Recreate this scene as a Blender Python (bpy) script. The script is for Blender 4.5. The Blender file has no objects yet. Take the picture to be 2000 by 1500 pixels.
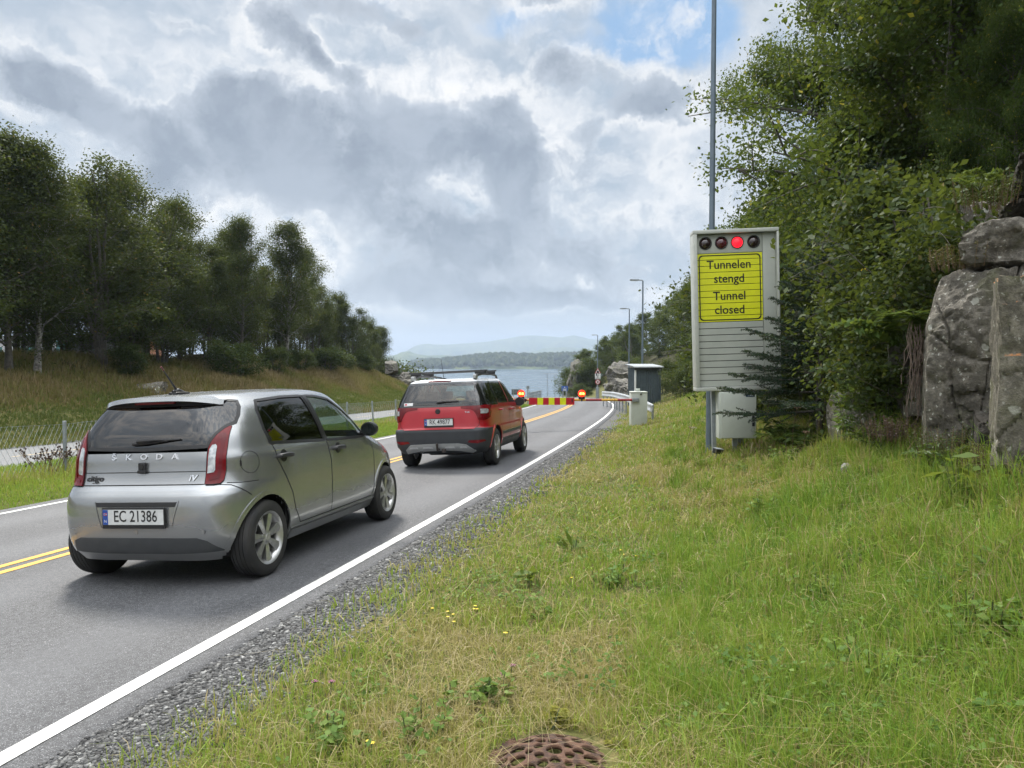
import bpy, bmesh, math, random
import numpy as np
from mathutils import Vector, Matrix
from mathutils.geometry import delaunay_2d_cdt
R = math.radians
random.seed(7)
scene = bpy.context.scene
COL = scene.collection

# ------------------------------------------------------------------ camera
CAMH = 1.60
F = 1450.0                      # focal length in pixels of a 2000 px wide frame
cam_d = bpy.data.cameras.new('camera'); cam = bpy.data.objects.new('camera', cam_d); COL.objects.link(cam)
cam.location = (0, 0, CAMH)
PITCH = math.atan(55 / 1450)
cam.rotation_euler = (math.pi / 2 - PITCH, 0, 0)
cam_d.sensor_width = 36; cam_d.lens = 36 * F / 2000
cam_d.clip_start = 0.05; cam_d.clip_end = 60000
scene.camera = cam

# ------------------------------------------------------------------ view, sun, sky
vs = scene.view_settings
scene.display_settings.display_device = 'sRGB'
vs.view_transform = 'Standard'; vs.look = 'None'; vs.gamma = 1; vs.exposure = 0.35; vs.use_curve_mapping = False
SUN_EL, SUN_AZ = R(48), R(-25)          # azimuth measured from +Y towards +X
sun_d = bpy.data.lights.new('sun', 'SUN'); sun = bpy.data.objects.new('sun', sun_d); COL.objects.link(sun)
sun_d.energy = 3.6; sun_d.angle = R(11); sun_d.color = (1, .95, .87)
sd = Vector((math.sin(SUN_AZ) * math.cos(SUN_EL), math.cos(SUN_AZ) * math.cos(SUN_EL), math.sin(SUN_EL)))
sun.rotation_euler = sd.to_track_quat('Z', 'Y').to_euler()
sun.location = (0, 0, 60)

world = bpy.data.worlds.new('World'); scene.world = world; world.use_nodes = True
class NT:
    """tiny helper to write node graphs"""
    def __init__(s, tree):
        s.t = tree; s.n = tree.nodes; s.l = tree.links
    def node(s, typ, **kw):
        n = s.n.new(typ)
        for k, v in kw.items(): setattr(n, k, v)
        return n
    def put(s, sock, v):
        if hasattr(v, 'is_linked') or isinstance(v, bpy.types.NodeSocket): s.l.new(v, sock)
        elif v is not None: sock.default_value = v
    def m(s, op, a, b=None, c=None, clamp=False):
        n = s.n.new('ShaderNodeMath'); n.operation = op; n.use_clamp = clamp
        s.put(n.inputs[0], a)
        if b is not None: s.put(n.inputs[1], b)
        if c is not None: s.put(n.inputs[2], c)
        return n.outputs[0]
    def vm(s, op, a, b=None):
        n = s.n.new('ShaderNodeVectorMath'); n.operation = op
        s.put(n.inputs[0], a)
        if b is not None: s.put(n.inputs[1], b)
        return n.outputs[0]
    def step(s, v, lo, hi, a=0.0, b=1.0):
        n = s.n.new('ShaderNodeMapRange'); n.interpolation_type = 'SMOOTHSTEP'
        s.put(n.inputs[0], v); n.inputs[1].default_value = lo; n.inputs[2].default_value = hi
        n.inputs[3].default_value = a; n.inputs[4].default_value = b
        return n.outputs[0]
    def noise(s, vec, scale, detail=4, rough=.5, dist=0, lac=2.0):
        n = s.n.new('ShaderNodeTexNoise'); n.noise_dimensions = '3D'
        if vec is not None: s.l.new(vec, n.inputs['Vector'])
        n.inputs['Scale'].default_value = scale; n.inputs['Detail'].default_value = detail
        n.inputs['Roughness'].default_value = rough; n.inputs['Distortion'].default_value = dist
        n.inputs['Lacunarity'].default_value = lac
        return n
    def mix(s, f, a, b, mode='MIX'):
        n = s.n.new('ShaderNodeMix'); n.data_type = 'RGBA'; n.blend_type = mode
        s.put(n.inputs[0], f)
        s.put(n.inputs[6], a if not isinstance(a, tuple) else (*a[:3], 1))
        s.put(n.inputs[7], b if not isinstance(b, tuple) else (*b[:3], 1))
        return n.outputs[2]
    def comb(s, x, y, z):
        n = s.n.new('ShaderNodeCombineXYZ')
        s.put(n.inputs[0], x); s.put(n.inputs[1], y); s.put(n.inputs[2], z)
        return n.outputs[0]

def build_world():
    w = NT(world.node_tree)
    bg = w.n['Background']; bg.inputs['Strength'].default_value = 0.1
    sky = w.node('ShaderNodeTexSky', sky_type='NISHITA', sun_disc=False, sun_elevation=SUN_EL, sun_rotation=SUN_AZ,
                 air_density=1.0, dust_density=1.6, ozone_density=1.0)
    tc = w.node('ShaderNodeTexCoord'); d = tc.outputs['Generated']
    sp = w.node('ShaderNodeSeparateXYZ'); w.l.new(d, sp.inputs[0])
    x, y, z = sp.outputs
    az = w.m('ARCTAN2', x, y); el = w.m('ARCSINE', z)
    # warped sky coordinates (azimuth, elevation in radians)
    ae = w.comb(az, el, 0.0)
    n1 = w.noise(ae, 4.0, 8, .62)
    wv = w.vm('SUBTRACT', n1.outputs['Color'], (.53, .5, .5))
    n2 = w.noise(ae, 15, 6, .65)
    wv2 = w.vm('SUBTRACT', n2.outputs['Color'], (.5, .5, .5))
    def scl(v, k):
        n = w.n.new('ShaderNodeVectorMath'); n.operation = 'SCALE'; w.l.new(v, n.inputs[0]); n.inputs['Scale'].default_value = k
        return n.outputs[0]
    wp = w.vm('ADD', w.vm('ADD', ae, scl(wv, .085)), scl(wv2, .045))
    s2 = w.node('ShaderNodeSeparateXYZ'); w.l.new(wp, s2.inputs[0])
    wa, we = s2.outputs[0], s2.outputs[1]
    def blob(px, py, rx, ry, wt, rot=0):
        a0 = math.atan((px - 1000) / F); e0 = math.atan((695 - py) / F * math.cos(a0)); ra, re = rx / F, ry / F
        da = w.m('SUBTRACT', wa, a0); de = w.m('SUBTRACT', we, e0)
        c, s_ = math.cos(R(rot)), math.sin(R(rot))
        u = w.m('DIVIDE', w.m('ADD', w.m('MULTIPLY', da, c), w.m('MULTIPLY', de, s_)), ra)
        v = w.m('DIVIDE', w.m('SUBTRACT', w.m('MULTIPLY', de, c), w.m('MULTIPLY', da, s_)), re)
        q = w.m('ADD', w.m('MULTIPLY', u, u), w.m('MULTIPLY', v, v))
        return w.m('MULTIPLY', w.m('EXPONENT', w.m('MULTIPLY', q, -1.0)), wt)
    def total(L):
        t = None
        for b in L:
            o = blob(*b); t = o if t is None else w.m('ADD', t, o)
        return t
    # rotation is positive anticlockwise in the picture
    # the low grey clouds: soft masses given a ragged, billowing edge
    mass = total([(470, 215, 95, 50, 1.0), (600, 290, 190, 75, 1.0), (700, 330, 150, 70, .8), (860, 270, 150, 62, 1.0), (990, 290, 66, 85, 1.1), (1010, 400, 60, 60, .7), (200, 225, 160, 36, 1.05, -22), (330, 280, 60, 30, .6, -20),
                  (760, 410, 210, 50, .75, -18), (900, 480, 200, 60, .8), (870, 565, 230, 36, .9), (1010, 590, 200, 24, .9), (1120, 600, 120, 16, .6), (535, 70, 60, 45, 1.0, -50), (610, 130, 60, 22, .8, -45),
                  (670, 30, 120, 30, .6), (1115, 150, 75, 42, .8), (1280, 190, 80, 36, .9), (1240, 215, 50, 22, .6), (310, 350, 90, 34, .8, -25), (1130, 335, 70, 48, .7), (1220, 440, 90, 46, .5),
                  (30, 185, 110, 45, .7), (1060, 14, 90, 22, .6), (800, 75, 40, 20, .6), (350, 70, 55, 16, .55), (680, 165, 26, 26, .6), (1330, 250, 40, 24, .4), (1190, 520, 70, 40, .45), (1110, 500, 60, 50, .4), (1290, 330, 60, 40, .45), (1150, 260, 50, 24, .5), (1330, 560, 80, 30, .4), (150, 340, 60, 30, .4), (930, 130, 50, 20, .35)])
    mass = w.m('MINIMUM', mass, 1.05)
    rag = w.noise(wp, 7.5, 10, .60)
    rag2 = w.noise(w.vm('ADD', wp, (3.1, 5.7, 0)), 26, 7, .62)
    edge = w.m('ADD', w.m('MULTIPLY', w.m('SUBTRACT', rag.outputs['Fac'], .5), 1.9), w.m('MULTIPLY', w.m('SUBTRACT', rag2.outputs['Fac'], .5), .9))
    dsum = w.m('ADD', w.m('SUBTRACT', mass, .12), edge)
    gen = w.noise(w.vm('ADD', wp, (7.3, 2.1, 0)), 2.6, 7, .6)          # further cloud masses all round the sky
    off = w.m('ADD', w.step(w.m('ABSOLUTE', az), .72, 1.0), w.step(el, .50, .75), clamp=True)
    dsum = w.m('ADD', dsum, w.m('MULTIPLY', off, w.m('SUBTRACT', w.m('MULTIPLY', gen.outputs['Fac'], 2.6), .95)))
    dm = w.step(dsum, .24, .56)
    rim = w.m('MULTIPLY', w.step(dsum, -.1, .26), w.m('SUBTRACT', 1.0, w.step(dsum, .26, .52)))
    # high bright layer
    hi = w.noise(w.comb(w.m('MULTIPLY', wa, .9), w.m('MULTIPLY', we, 1.6), 0.0), 7.0, 9, .62)
    hm = w.step(hi.outputs['Fac'], .36, .62)
    base = w.mix(hm, (.43, .515, .61), (.67, .72, .775))
    blue = total([(1250, 60, 150, 55, 1.0, -15), (1340, 60, 80, 70, .8), (980, 50, 90, 30, .7), (1150, 100, 80, 25, .5), (760, 20, 90, 20, .4)])
    bl = w.m('MULTIPLY', w.step(w.m('ADD', blue, w.m('MULTIPLY', w.m('SUBTRACT', rag.outputs['Fac'], .5), 1.6)), .25, .95), .85)
    base = w.mix(bl, base, (.27, .49, .80))
    base = w.mix(w.m('MULTIPLY', rim, w.m('MULTIPLY', w.step(hi.outputs['Fac'], .36, .58), .8)), base, (.95, .95, .945))
    glow = total([(830, 185, 120, 30, 1.0), (780, 240, 40, 40, .9), (950, 210, 60, 40, .7), (1080, 260, 60, 60, .7), (560, 180, 40, 20, .6), (590, 440, 110, 40, .6, -25), (420, 390, 60, 40, .5), (1290, 420, 90, 50, .5), (985, 535, 60, 24, .7), (640, 500, 60, 60, .5), (250, 130, 160, 40, .4)])
    base = w.mix(w.m('MULTIPLY', glow, w.step(rag2.outputs['Fac'], .34, .60)), base, (1.02, 1.01, 1.0))
    core = w.noise(wp, 8.5, 7, .58)
    dcol = w.mix(w.step(core.outputs['Fac'], .36, .64), (.245, .293, .36), (.40, .455, .53))
    dcol = w.mix(w.step(dsum, .40, .95), (.50, .555, .625), dcol)
    c = w.mix(w.m('MULTIPLY', dm, .96), base, dcol)
    # pale band over the horizon
    hz = w.m('MULTIPLY', w.m('SUBTRACT', 1.0, w.step(el, .035, .085)), w.step(el, -.02, .0))
    band = w.mix(w.step(w.noise(w.comb(w.m('MULTIPLY', az, 3.0), w.m('MULTIPLY', el, 14.0), 0.0), 1.6, 3, .5).outputs['Fac'], .35, .65), (.44, .53, .62), (.55, .63, .70))
    c = w.mix(w.m('MULTIPLY', hz, .9), c, band)
    # an overcast sky is brighter overhead, and it is open behind the viewer
    gain = w.m('ADD', 1.0, w.m('MULTIPLY', w.step(el, .42, 1.10), 3.6))
    gain = w.m('ADD', gain, w.m('MULTIPLY', w.step(w.m('MULTIPLY', y, -1.0), -.35, .75), w.m('MULTIPLY', w.step(el, .12, .5), 1.3)))
    warm = w.m('MAXIMUM', w.step(el, .42, .8), w.step(w.m('MULTIPLY', y, -1.0), -.3, .4))
    c = w.mix(w.m('MULTIPLY', warm, .8), c, w.mix(1.0, c, (1.06, 1.0, .94), 'MULTIPLY'))
    sc10 = w.n.new('ShaderNodeVectorMath'); sc10.operation = 'SCALE'; w.l.new(c, sc10.inputs[0]); w.l.new(w.m('MULTIPLY', gain, 8.0), sc10.inputs['Scale'])
    fin = w.mix(.93, sky.outputs[0], sc10.outputs[0])
    w.l.new(fin, bg.inputs['Color'])
    world.cycles.sampling_method = 'MANUAL'; world.cycles.sample_map_resolution = 512
build_world()
scene.cycles.max_bounces = 8; scene.cycles.diffuse_bounces = 3; scene.cycles.glossy_bounces = 3
scene.cycles.transmission_bounces = 4; scene.cycles.transparent_max_bounces = 12; scene.cycles.volume_bounces = 0
scene.cycles.caustics_reflective = False; scene.cycles.caustics_refractive = False
# ------------------------------------------------------------------ mesh helpers
class MB:
    """collects shapes, then links them as one mesh object"""
    def __init__(s): s.v = []; s.f = []; s.mi = []; s.n = 0
    def add(s, verts, faces, mi=0):
        b = s.n
        s.v.extend([tuple(map(float, p)) for p in verts]); s.n += len(verts)
        s.f.extend([tuple(i + b for i in f) for f in faces]); s.mi.extend([mi] * len(faces))
        return s
    def box(s, c, d, mi=0, M=None, bev=0.0):
        x, y, z = d[0] / 2, d[1] / 2, d[2] / 2
        if bev > 0:
            bm = bmesh.new(); bmesh.ops.create_cube(bm, size=1)
            bmesh.ops.scale(bm, vec=d, verts=bm.verts)
            bmesh.ops.bevel(bm, geom=bm.edges[:], offset=bev, segments=2, profile=.6, affect='EDGES')
            bm.verts.index_update()
            vv = [v.co.copy() for v in bm.verts]; ff = [[v.index for v in f.verts] for f in bm.faces]; bm.free()
        else:
            vv = [Vector(p) for p in ((-x, -y, -z), (x, -y, -z), (x, y, -z), (-x, y, -z), (-x, -y, z), (x, -y, z), (x, y, z), (-x, y, z))]
            ff = [(0, 3, 2, 1), (4, 5, 6, 7), (0, 1, 5, 4), (1, 2, 6, 5), (2, 3, 7, 6), (3, 0, 4, 7)]
        if M is not None: vv = [M @ p for p in vv]
        return s.add([(p[0] + c[0], p[1] + c[1], p[2] + c[2]) for p in vv], ff, mi)
    def tube(s, pts, rad, k=8, mi=0, caps=True):
        pts = [Vector(p) for p in pts]
        if not hasattr(rad, '__len__'): rad = [rad] * len(pts)
        vv = []; ff = []; n = None
        for i, p in enumerate(pts):
            t = (pts[min(i + 1, len(pts) - 1)] - pts[max(i - 1, 0)]).normalized()
            if n is None:
                n = t.orthogonal().normalized()
            n = (n - t * n.dot(t)).normalized(); b = t.cross(n)
            for j in range(k):
                a = 2 * math.pi * j / k
                vv.append(p + (n * math.cos(a) + b * math.sin(a)) * rad[i])
        for i in range(len(pts) - 1):
            for j in range(k):
                a, b_ = i * k + j, i * k + (j + 1) % k
                ff.append((a, b_, b_ + k, a + k))
        if caps:
            ff.append(tuple(range(k))[::-1]); ff.append(tuple(range((len(pts) - 1) * k, len(pts) * k)))
        return s.add(vv, ff, mi)
    def lathe(s, prof, k=24, mi=0, M=None, closed=False):
        """profile of (radius, height) turned about Z"""
        vv = []; ff = []
        for r, z in prof:
            for j in range(k):
                a = 2 * math.pi * j / k
                p = Vector((r * math.cos(a), r * math.sin(a), z)); vv.append(M @ p if M is not None else p)
        m = len(prof)
        for i in range(m - 1 + (1 if closed else 0)):
            for j in range(k):
                a, b_ = i * k + j, i * k + (j + 1) % k
                c, d = ((i + 1) % m) * k + (j + 1) % k, ((i + 1) % m) * k + j
                ff.append((a, b_, c, d))
        return s.add(vv, ff, mi)
    def prism(s, poly, h, M=None, mi=0):
        n = len(poly)
        vv = [Vector((x, y, 0)) for x, y in poly] + [Vector((x, y, h)) for x, y in poly]
        if M is not None: vv = [M @ p for p in vv]
        ff = [tuple(range(n))[::-1], tuple(range(n, 2 * n))] + [(i, (i + 1) % n, n + (i + 1) % n, n + i) for i in range(n)]
        return s.add(vv, ff, mi)
    def build(s, name, mats, parent=None, smooth=False, loc=None, rot=None):
        me = bpy.data.meshes.new(name)
        me.from_pydata(s.v, [], s.f)
        if not isinstance(mats, (list, tuple)): mats = [mats]
        for m in mats: me.materials.append(m)
        me.polygons.foreach_set('material_index', s.mi)
        if smooth: me.polygons.foreach_set('use_smooth', [True] * len(s.f))
        me.update()
        if smooth == 'auto': me.set_sharp_from_angle(angle=R(38))
        o = bpy.data.objects.new(name, me); COL.objects.link(o)
        if parent is not None: o.parent = parent
        if loc is not None: o.location = loc
        if rot is not None: o.rotation_euler = rot
        return o

def np_mesh(name, V, Fq, mats, parent=None, smooth=False, mi=None, attrs=None):
    """V (n,3), Fq (m,k) int array: fast mesh; attrs {name: per-face floats}"""
    me = bpy.data.meshes.new(name)
    V = np.asarray(V, np.float32); Fq = np.asarray(Fq, np.int32); m, k = Fq.shape
    me.vertices.add(len(V)); me.vertices.foreach_set('co', V.ravel())
    me.loops.add(m * k); me.loops.foreach_set('vertex_index', Fq.ravel())
    me.polygons.add(m); me.polygons.foreach_set('loop_start', np.arange(0, m * k, k, dtype=np.int32))
    if not isinstance(mats, (list, tuple)): mats = [mats]
    for q in mats: me.materials.append(q)
    if mi is not None: me.polygons.foreach_set('material_index', np.asarray(mi, np.int32))
    if smooth: me.polygons.foreach_set('use_smooth', np.ones(m, bool))
    for nm, a in (attrs or {}).items():
        a = np.asarray(a, np.float32)
        at = me.attributes.new(nm, 'FLOAT', 'FACE' if len(a) == m else 'POINT'); at.data.foreach_set('value', a)
    me.update(calc_edges=True)
    o = bpy.data.objects.new(name, me); COL.objects.link(o)
    if parent is not None: o.parent = parent
    return o

def thing(name, label, cat, loc=(0, 0, 0), rot=(0, 0, 0), group=None):
    o = bpy.data.objects.new(name, None); COL.objects.link(o); o.empty_display_size = .2
    o.location = loc; o.rotation_euler = rot
    return tag(o, label, cat, group)
def tag(o, label, cat, group=None, kind=None):
    o['label'] = label; o['category'] = cat
    if group: o['group'] = group
    if kind: o['kind'] = kind
    return o
def structure(o): o['kind'] = 'structure'; return o
def stuff(o, label, cat): return tag(o, label, cat, kind='stuff')

def text_mesh(txt, size, depth=.0, shear=0.0, xs=1.0, bold=0.0):
    """flat or thin letters centred on the origin, in the XY plane, as (verts, faces)"""
    cu = bpy.data.curves.new('letters', 'FONT'); cu.body = txt; cu.size = size; cu.extrude = depth / 2
    cu.align_x = 'CENTER'; cu.align_y = 'CENTER'; cu.shear = shear; cu.offset = bold; cu.resolution_u = 3
    o = bpy.data.objects.new('letters', cu); COL.objects.link(o)
    dg = bpy.context.evaluated_depsgraph_get()
    me = bpy.data.meshes.new_from_object(o.evaluated_get(dg))
    V = [(v.co.x * xs, v.co.y, v.co.z) for v in me.vertices]; Fc = [tuple(p.vertices) for p in me.polygons]
    bpy.data.objects.remove(o); bpy.data.curves.remove(cu); bpy.data.meshes.remove(me)
    return V, Fc

# ------------------------------------------------------------------ materials
def pmat(name, col, rough=.6, metal=0.0, col2=None, nscale=8.0, bump=0.0, bscale=60.0, spec=.5, coat=0.0, emit=None, est=0.0, detail=5):
    m = bpy.data.materials.new(name); m.use_nodes = True
    t = NT(m.node_tree); b = t.n['Principled BSDF']
    b.inputs['Roughness'].default_value = rough; b.inputs['Metallic'].default_value = metal
    b.inputs['Specular IOR Level'].default_value = spec; b.inputs['Coat Weight'].default_value = coat
    b.inputs['Coat Roughness'].default_value = .04
    tc = t.node('ShaderNodeTexCoord').outputs['Object']
    if col2 is None: col2 = tuple(c * .88 for c in col)
    n = t.noise(tc, nscale, detail, .6)
    t.l.new(t.mix(t.step(n.outputs['Fac'], .36, .66), col, col2), b.inputs['Base Color'])
    if rough > .08:
        t.l.new(t.step(n.outputs['Fac'], .3, .7, rough * .88, min(1, rough * 1.12)), b.inputs['Roughness'])
    if bump:
        bn = t.node('ShaderNodeBump'); bn.inputs['Strength'].default_value = bump; bn.inputs['Distance'].default_value = .01
        t.l.new(t.noise(tc, bscale, 4, .6).outputs['Fac'], bn.inputs['Height']); t.l.new(bn.outputs[0], b.inputs['Normal'])
    if emit is not None:
        b.inputs['Emission Color'].default_value = (*emit, 1); b.inputs['Emission Strength'].default_value = est
    return m

def leaf_mat(name, ramp, trans=.35, rough=.45):
    """foliage: colour by a per-leaf random number (attribute 'hue')"""
    m = bpy.data.materials.new(name); m.use_nodes = True
    t = NT(m.node_tree); b = t.n['Principled BSDF']; out = t.n['Material Output']
    a = t.node('ShaderNodeAttribute', attribute_name='hue')
    r = t.node('ShaderNodeValToRGB'); t.l.new(a.outputs['Fac'], r.inputs[0])
    el = r.color_ramp.elements
    while len(el) < len(ramp): el.new(.5)
    for e, (p, c) in zip(el, ramp): e.position = p; e.color = (*c, 1)
    t.l.new(r.outputs[0], b.inputs['Base Color']); b.inputs['Roughness'].default_value = rough
    b.inputs['Specular IOR Level'].default_value = .16
    tr = t.node('ShaderNodeBsdfTranslucent')
    t.l.new(t.mix(.5, r.outputs[0], (.25, .30, .04), 'MIX'), tr.inputs[0])
    mx = t.node('ShaderNodeMixShader'); mx.inputs[0].default_value = trans
    t.l.new(b.outputs[0], mx.inputs[1]); t.l.new(tr.outputs[0], mx.inputs[2]); t.l.new(mx.outputs[0], out.inputs[0])
    return m

# ------------------------------------------------------------------ the road's line
SC = .97
_s = np.arange(-60, 330, .25); _ds = .25
_k = np.clip((_s / SC + 15.68) / (68.1 + 15.68), 0, 1) * .00385 / SC
_phi = .229 - np.cumsum(_k) * _ds
_phi += .229 - np.interp(-2 * SC, _s, _phi)
_x = np.cumsum(np.sin(_phi)) * _ds; _y = np.cumsum(np.cos(_phi)) * _ds
_x -= np.interp(0, _s, _x); _y -= np.interp(0, _s, _y)
_sl = .0334 + np.clip((_s / SC - 16.8) / 25, 0, 1) * .0047 + np.clip((_s - 45) / 30, 0, 1) * .010
_sl = np.where(_s < -8, .02, _sl)
_z = -np.cumsum(_sl) * _ds; _z -= np.interp(0, _s, _z)
def rz(s): return np.interp(s, _s, _z)
def road(s, u):
    s = np.asarray(s, float); ph = np.interp(s, _s, _phi)
    return np.interp(s, _s, _x) + u * np.cos(ph), np.interp(s, _s, _y) - u * np.sin(ph)
def inv(X, Y):
    X = np.asarray(X, float); Y = np.asarray(Y, float); s = Y.copy()
    for _ in range(6):
        ph = np.interp(s, _s, _phi); cx = np.interp(s, _s, _x); cy = np.interp(s, _s, _y)
        u = (X - cx) * np.cos(ph) - (Y - cy) * np.sin(ph)
        d = (X - cx) * np.sin(ph) + (Y - cy) * np.cos(ph)
        s = np.clip(s + d / (1 - np.interp(s, _s, _k) * 0 + u * np.interp(s, _s, _k)), -59, 329)
    return s, u
UR, UY, UL = -2.63, -5.69, -8.63                            # right edge line, centre line, left edge line
CF = .045                                                   # the road leans to the left
def xf(u): return CF * (np.clip(u, UL - .35, UR + .6) + 4.3)
ER, ELF = UR + .27, UL - .33                               # edges of the asphalt
CP0, CP1 = -16.4, -13.1                                    # the parallel road behind the fence
def sm(v, a, b): t = np.clip((v - a) / (b - a), 0, 1); return t * t * (3 - 2 * t)
_ur = [ER - .27, ER, ER + .25, -1.9, -1, 0, .75, 1.4, 2, 2.6, 3.2, 4.5, 7, 12, 25, 60, 140]
_hn = [-.02, -.004, -.008, -.01, .0, .03, .22, .52, .72, 1.1, 2.0, 3.1, 4.6, 6, 9, 13, 20]
_hm = [-.02, -.004, -.008, .0, .08, .24, .42, .68, .90, 1.15, 1.45, 2.2, 3.6, 5.5, 9, 13, 20]
_hf = [-.02, -.004, -.008, .05, .25, .5, .8, 1.1, 1.4, 1.7, 2.0, 3.0, 5.0, 7, 9, 12, 15]
_ul = [-200, -120, -60, -41, -33, -29.5, -26.5, -24.5, -21.5, -19.5, -17.6, CP0 - .25, CP0, CP1, CP1 + .2, -12, -10.2, ELF - .25, ELF, ELF + .4]
_hl = [-.9, -.7, -.2, .45, .8, 1, 1, .92, .58, .32, .10, .0, -.04, -.04, .0, .02, .03, -.03, -.05, -.08]
def vnoise(x, y, sc, seed=0):
    """smooth value noise in 0..1"""
    rng = np.random.default_rng(seed); T = rng.random((64, 64))
    x = np.asarray(x) * sc; y = np.asarray(y) * sc
    i = np.floor(x).astype(int); j = np.floor(y).astype(int); fx = x - i; fy = y - j
    fx = fx * fx * (3 - 2 * fx); fy = fy * fy * (3 - 2 * fy)
    g = lambda a, b: T[a % 64, b % 64]
    return (g(i, j) * (1 - fx) + g(i + 1, j) * fx) * (1 - fy) + (g(i, j + 1) * (1 - fx) + g(i + 1, j + 1) * fx) * fy
def fbm(x, y, sc, seed=0, o=4):
    return sum(vnoise(x, y, sc * 2 ** k, seed + k) * .5 ** k for k in range(o)) / (2 - .5 ** (o - 1))
def hrel(s, u):
    a, b, c = np.interp(u, _ur, _hn), np.interp(u, _ur, _hm), np.interp(u, _ur, _hf)
    t1, t2 = sm(s, 8, 13), sm(s, 38, 60)
    hr = a * (1 - t1) + (b * (1 - t2) + c * t2) * t1
    top = 2.55 + np.clip((s - 25) * .036, -.4, 1.2)
    hl = np.interp(u, _ul, _hl); hl = np.where(u < -16.6, hl * top, hl)
    h = np.where(u > -5, hr, hl)
    out = np.where(u > -5, sm(u, ER, ER + 1.5), sm(-u, -ELF + .1, -ELF + 3.5))
    h = h + (fbm(s + 100, u + 100, .9, 3) - .5) * np.clip(np.where(u > -5, (u - ER) * .08, (ELF - u) * .05), 0, .22) * np.where((u > CP0 - .3) & (u < CP1 + .3), 0, 1)
    h = h + (fbm(s + 50, u + 70, .22, 9) - .5) * np.clip((np.abs(u + 5) - 12.5) * .12, 0, 1.2)
    # the land ends at the water
    fl = sm(s, 62, 120) * sm(-u, 9.6, 17) * 22
    fr = sm(s, 117, 142) * 24
    mid = sm(s, 124, 150) * 24
    h = h + xf(u)
    return h - np.maximum(fl, np.maximum(fr, mid * (np.abs(u + 5) < 40)))
def ground(X, Y):
    s, u = inv(X, Y)
    return rz(s) + hrel(s, u)
def g1(X, Y): return float(ground(np.array([X]), np.array([Y]))[0])
def at(px, Y, z=None):
    """a place at depth Y whose sideways angle is given"""
    X = (px - 1000) / F * Y
    return X, Y, (g1(X, Y) if z is None else z)
def zpx(py, Y): return CAMH - (py - 695) / F * Y
def road_pose(s, u, dz=0.0):
    x, y = road(s, u); ph = float(np.interp(s, _s, _phi)); sl = float(np.interp(s, _s, _sl))
    return Vector((float(x), float(y), float(rz(s) + xf(u)) + dz)), ph, sl

# ------------------------------------------------------------------ ground, roads, sea, far land
def ground_material():
    m = bpy.data.materials.new('soil_and_turf'); m.use_nodes = True
    t = NT(m.node_tree); b = t.n['Principled BSDF']; b.inputs['Roughness'].default_value = .95; b.inputs['Specular IOR Level'].default_value = .15
    tc = t.node('ShaderNodeTexCoord').outputs['Object']
    a = t.node('ShaderNodeAttribute', attribute_name='zone').outputs['Fac']
    n1 = t.noise(tc, .9, 6, .65).outputs['Fac']; n2 = t.noise(tc, 14, 6, .7).outputs['Fac']; n3 = t.noise(tc, 90, 3, .7).outputs['Fac']
    green = t.mix(t.step(n1, .35, .65), (.06, .075, .02), (.10, .10, .03))
    green = t.mix(t.step(n2, .45, .7), green, (.21, .17, .075))
    green = t.mix(t.step(n3, .5, .75), green, (.06, .06, .022))
    dry = t.mix(t.step(n2, .35, .65), (.15, .105, .045), (.075, .075, .022))
    wood = t.mix(t.step(n2, .4, .65), (.03, .035, .013), (.055, .045, .022))  # woodland floor, with the dark shade under the trees put into its colour
    grav = t.mix(t.step(n3, .35, .65), (.05, .05, .05), (.17, .17, .165))
    c = t.mix(t.step(a, .3, .7), grav, green)
    c = t.mix(t.step(t.m('ADD', a, t.m('MULTIPLY', t.m('SUBTRACT', n1, .5), .6)), 1.35, 1.65), c, dry)
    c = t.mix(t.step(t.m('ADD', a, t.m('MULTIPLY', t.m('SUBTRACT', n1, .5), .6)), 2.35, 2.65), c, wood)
    t.l.new(c, b.inputs['Base Color'])
    bn = t.node('ShaderNodeBump'); bn.inputs['Strength'].default_value = .6; bn.inputs['Distance'].default_value = .03
    t.l.new(t.m('ADD', n2, t.m('MULTIPLY', n3, .5)), bn.inputs['Height']); t.l.new(bn.outputs[0], b.inputs['Normal'])
    return m
def spaced(*segs):
    L = []
    for a, b, d in segs: L.extend(np.arange(a, b - 1e-6, d))
    return np.array(L + [segs[-1][1]])
ss = spaced((-30, -4, 2), (-4, 22, .25), (22, 60, .6), (60, 230, 3))
uu = spaced((-160, -60, 10), (-60, -30, 2), (-30, -18, .6), (-18, ELF - .4, .25), (ELF - .4, ELF + .4, .1), (ELF + .4, ER - .4, 1.0), (ER - .4, ER + .6, .1), (ER + .6, 6, .25), (6, 20, 1), (20, 60, 5), (60, 140, 16))
S, U = np.meshgrid(ss, uu, indexing='ij')
X, Y = road(S, U); Z = rz(S) + hrel(S, U)
ns, nu = S.shape
Z = np.where((U > ELF + .3) & (U < ER - .27), rz(S) + xf(U) - .10, Z)
zone = np.ones_like(U)
zone = np.where((U < ER + .30 + .35 * vnoise(S, S * 0, .6, 4)) & (U > ER - .6), 0, zone)
zone = np.where((U < CP1 + .15) & (U > CP0 - .15), 0, zone)
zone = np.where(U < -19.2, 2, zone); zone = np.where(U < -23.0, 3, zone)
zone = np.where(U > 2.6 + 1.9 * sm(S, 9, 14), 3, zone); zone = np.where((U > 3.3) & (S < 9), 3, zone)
idx = np.arange(ns * nu).reshape(ns, nu)
Fq = np.stack([idx[:-1, :-1], idx[:-1, 1:], idx[1:, 1:], idx[1:, :-1]], -1).reshape(-1, 4)[:, ::-1]
GROUND_MAT = ground_material()
structure(np_mesh('ground', np.stack([X, Y, Z], -1).reshape(-1, 3), Fq, GROUND_MAT, smooth=True, attrs={'zone': zone.ravel()}))

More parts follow.
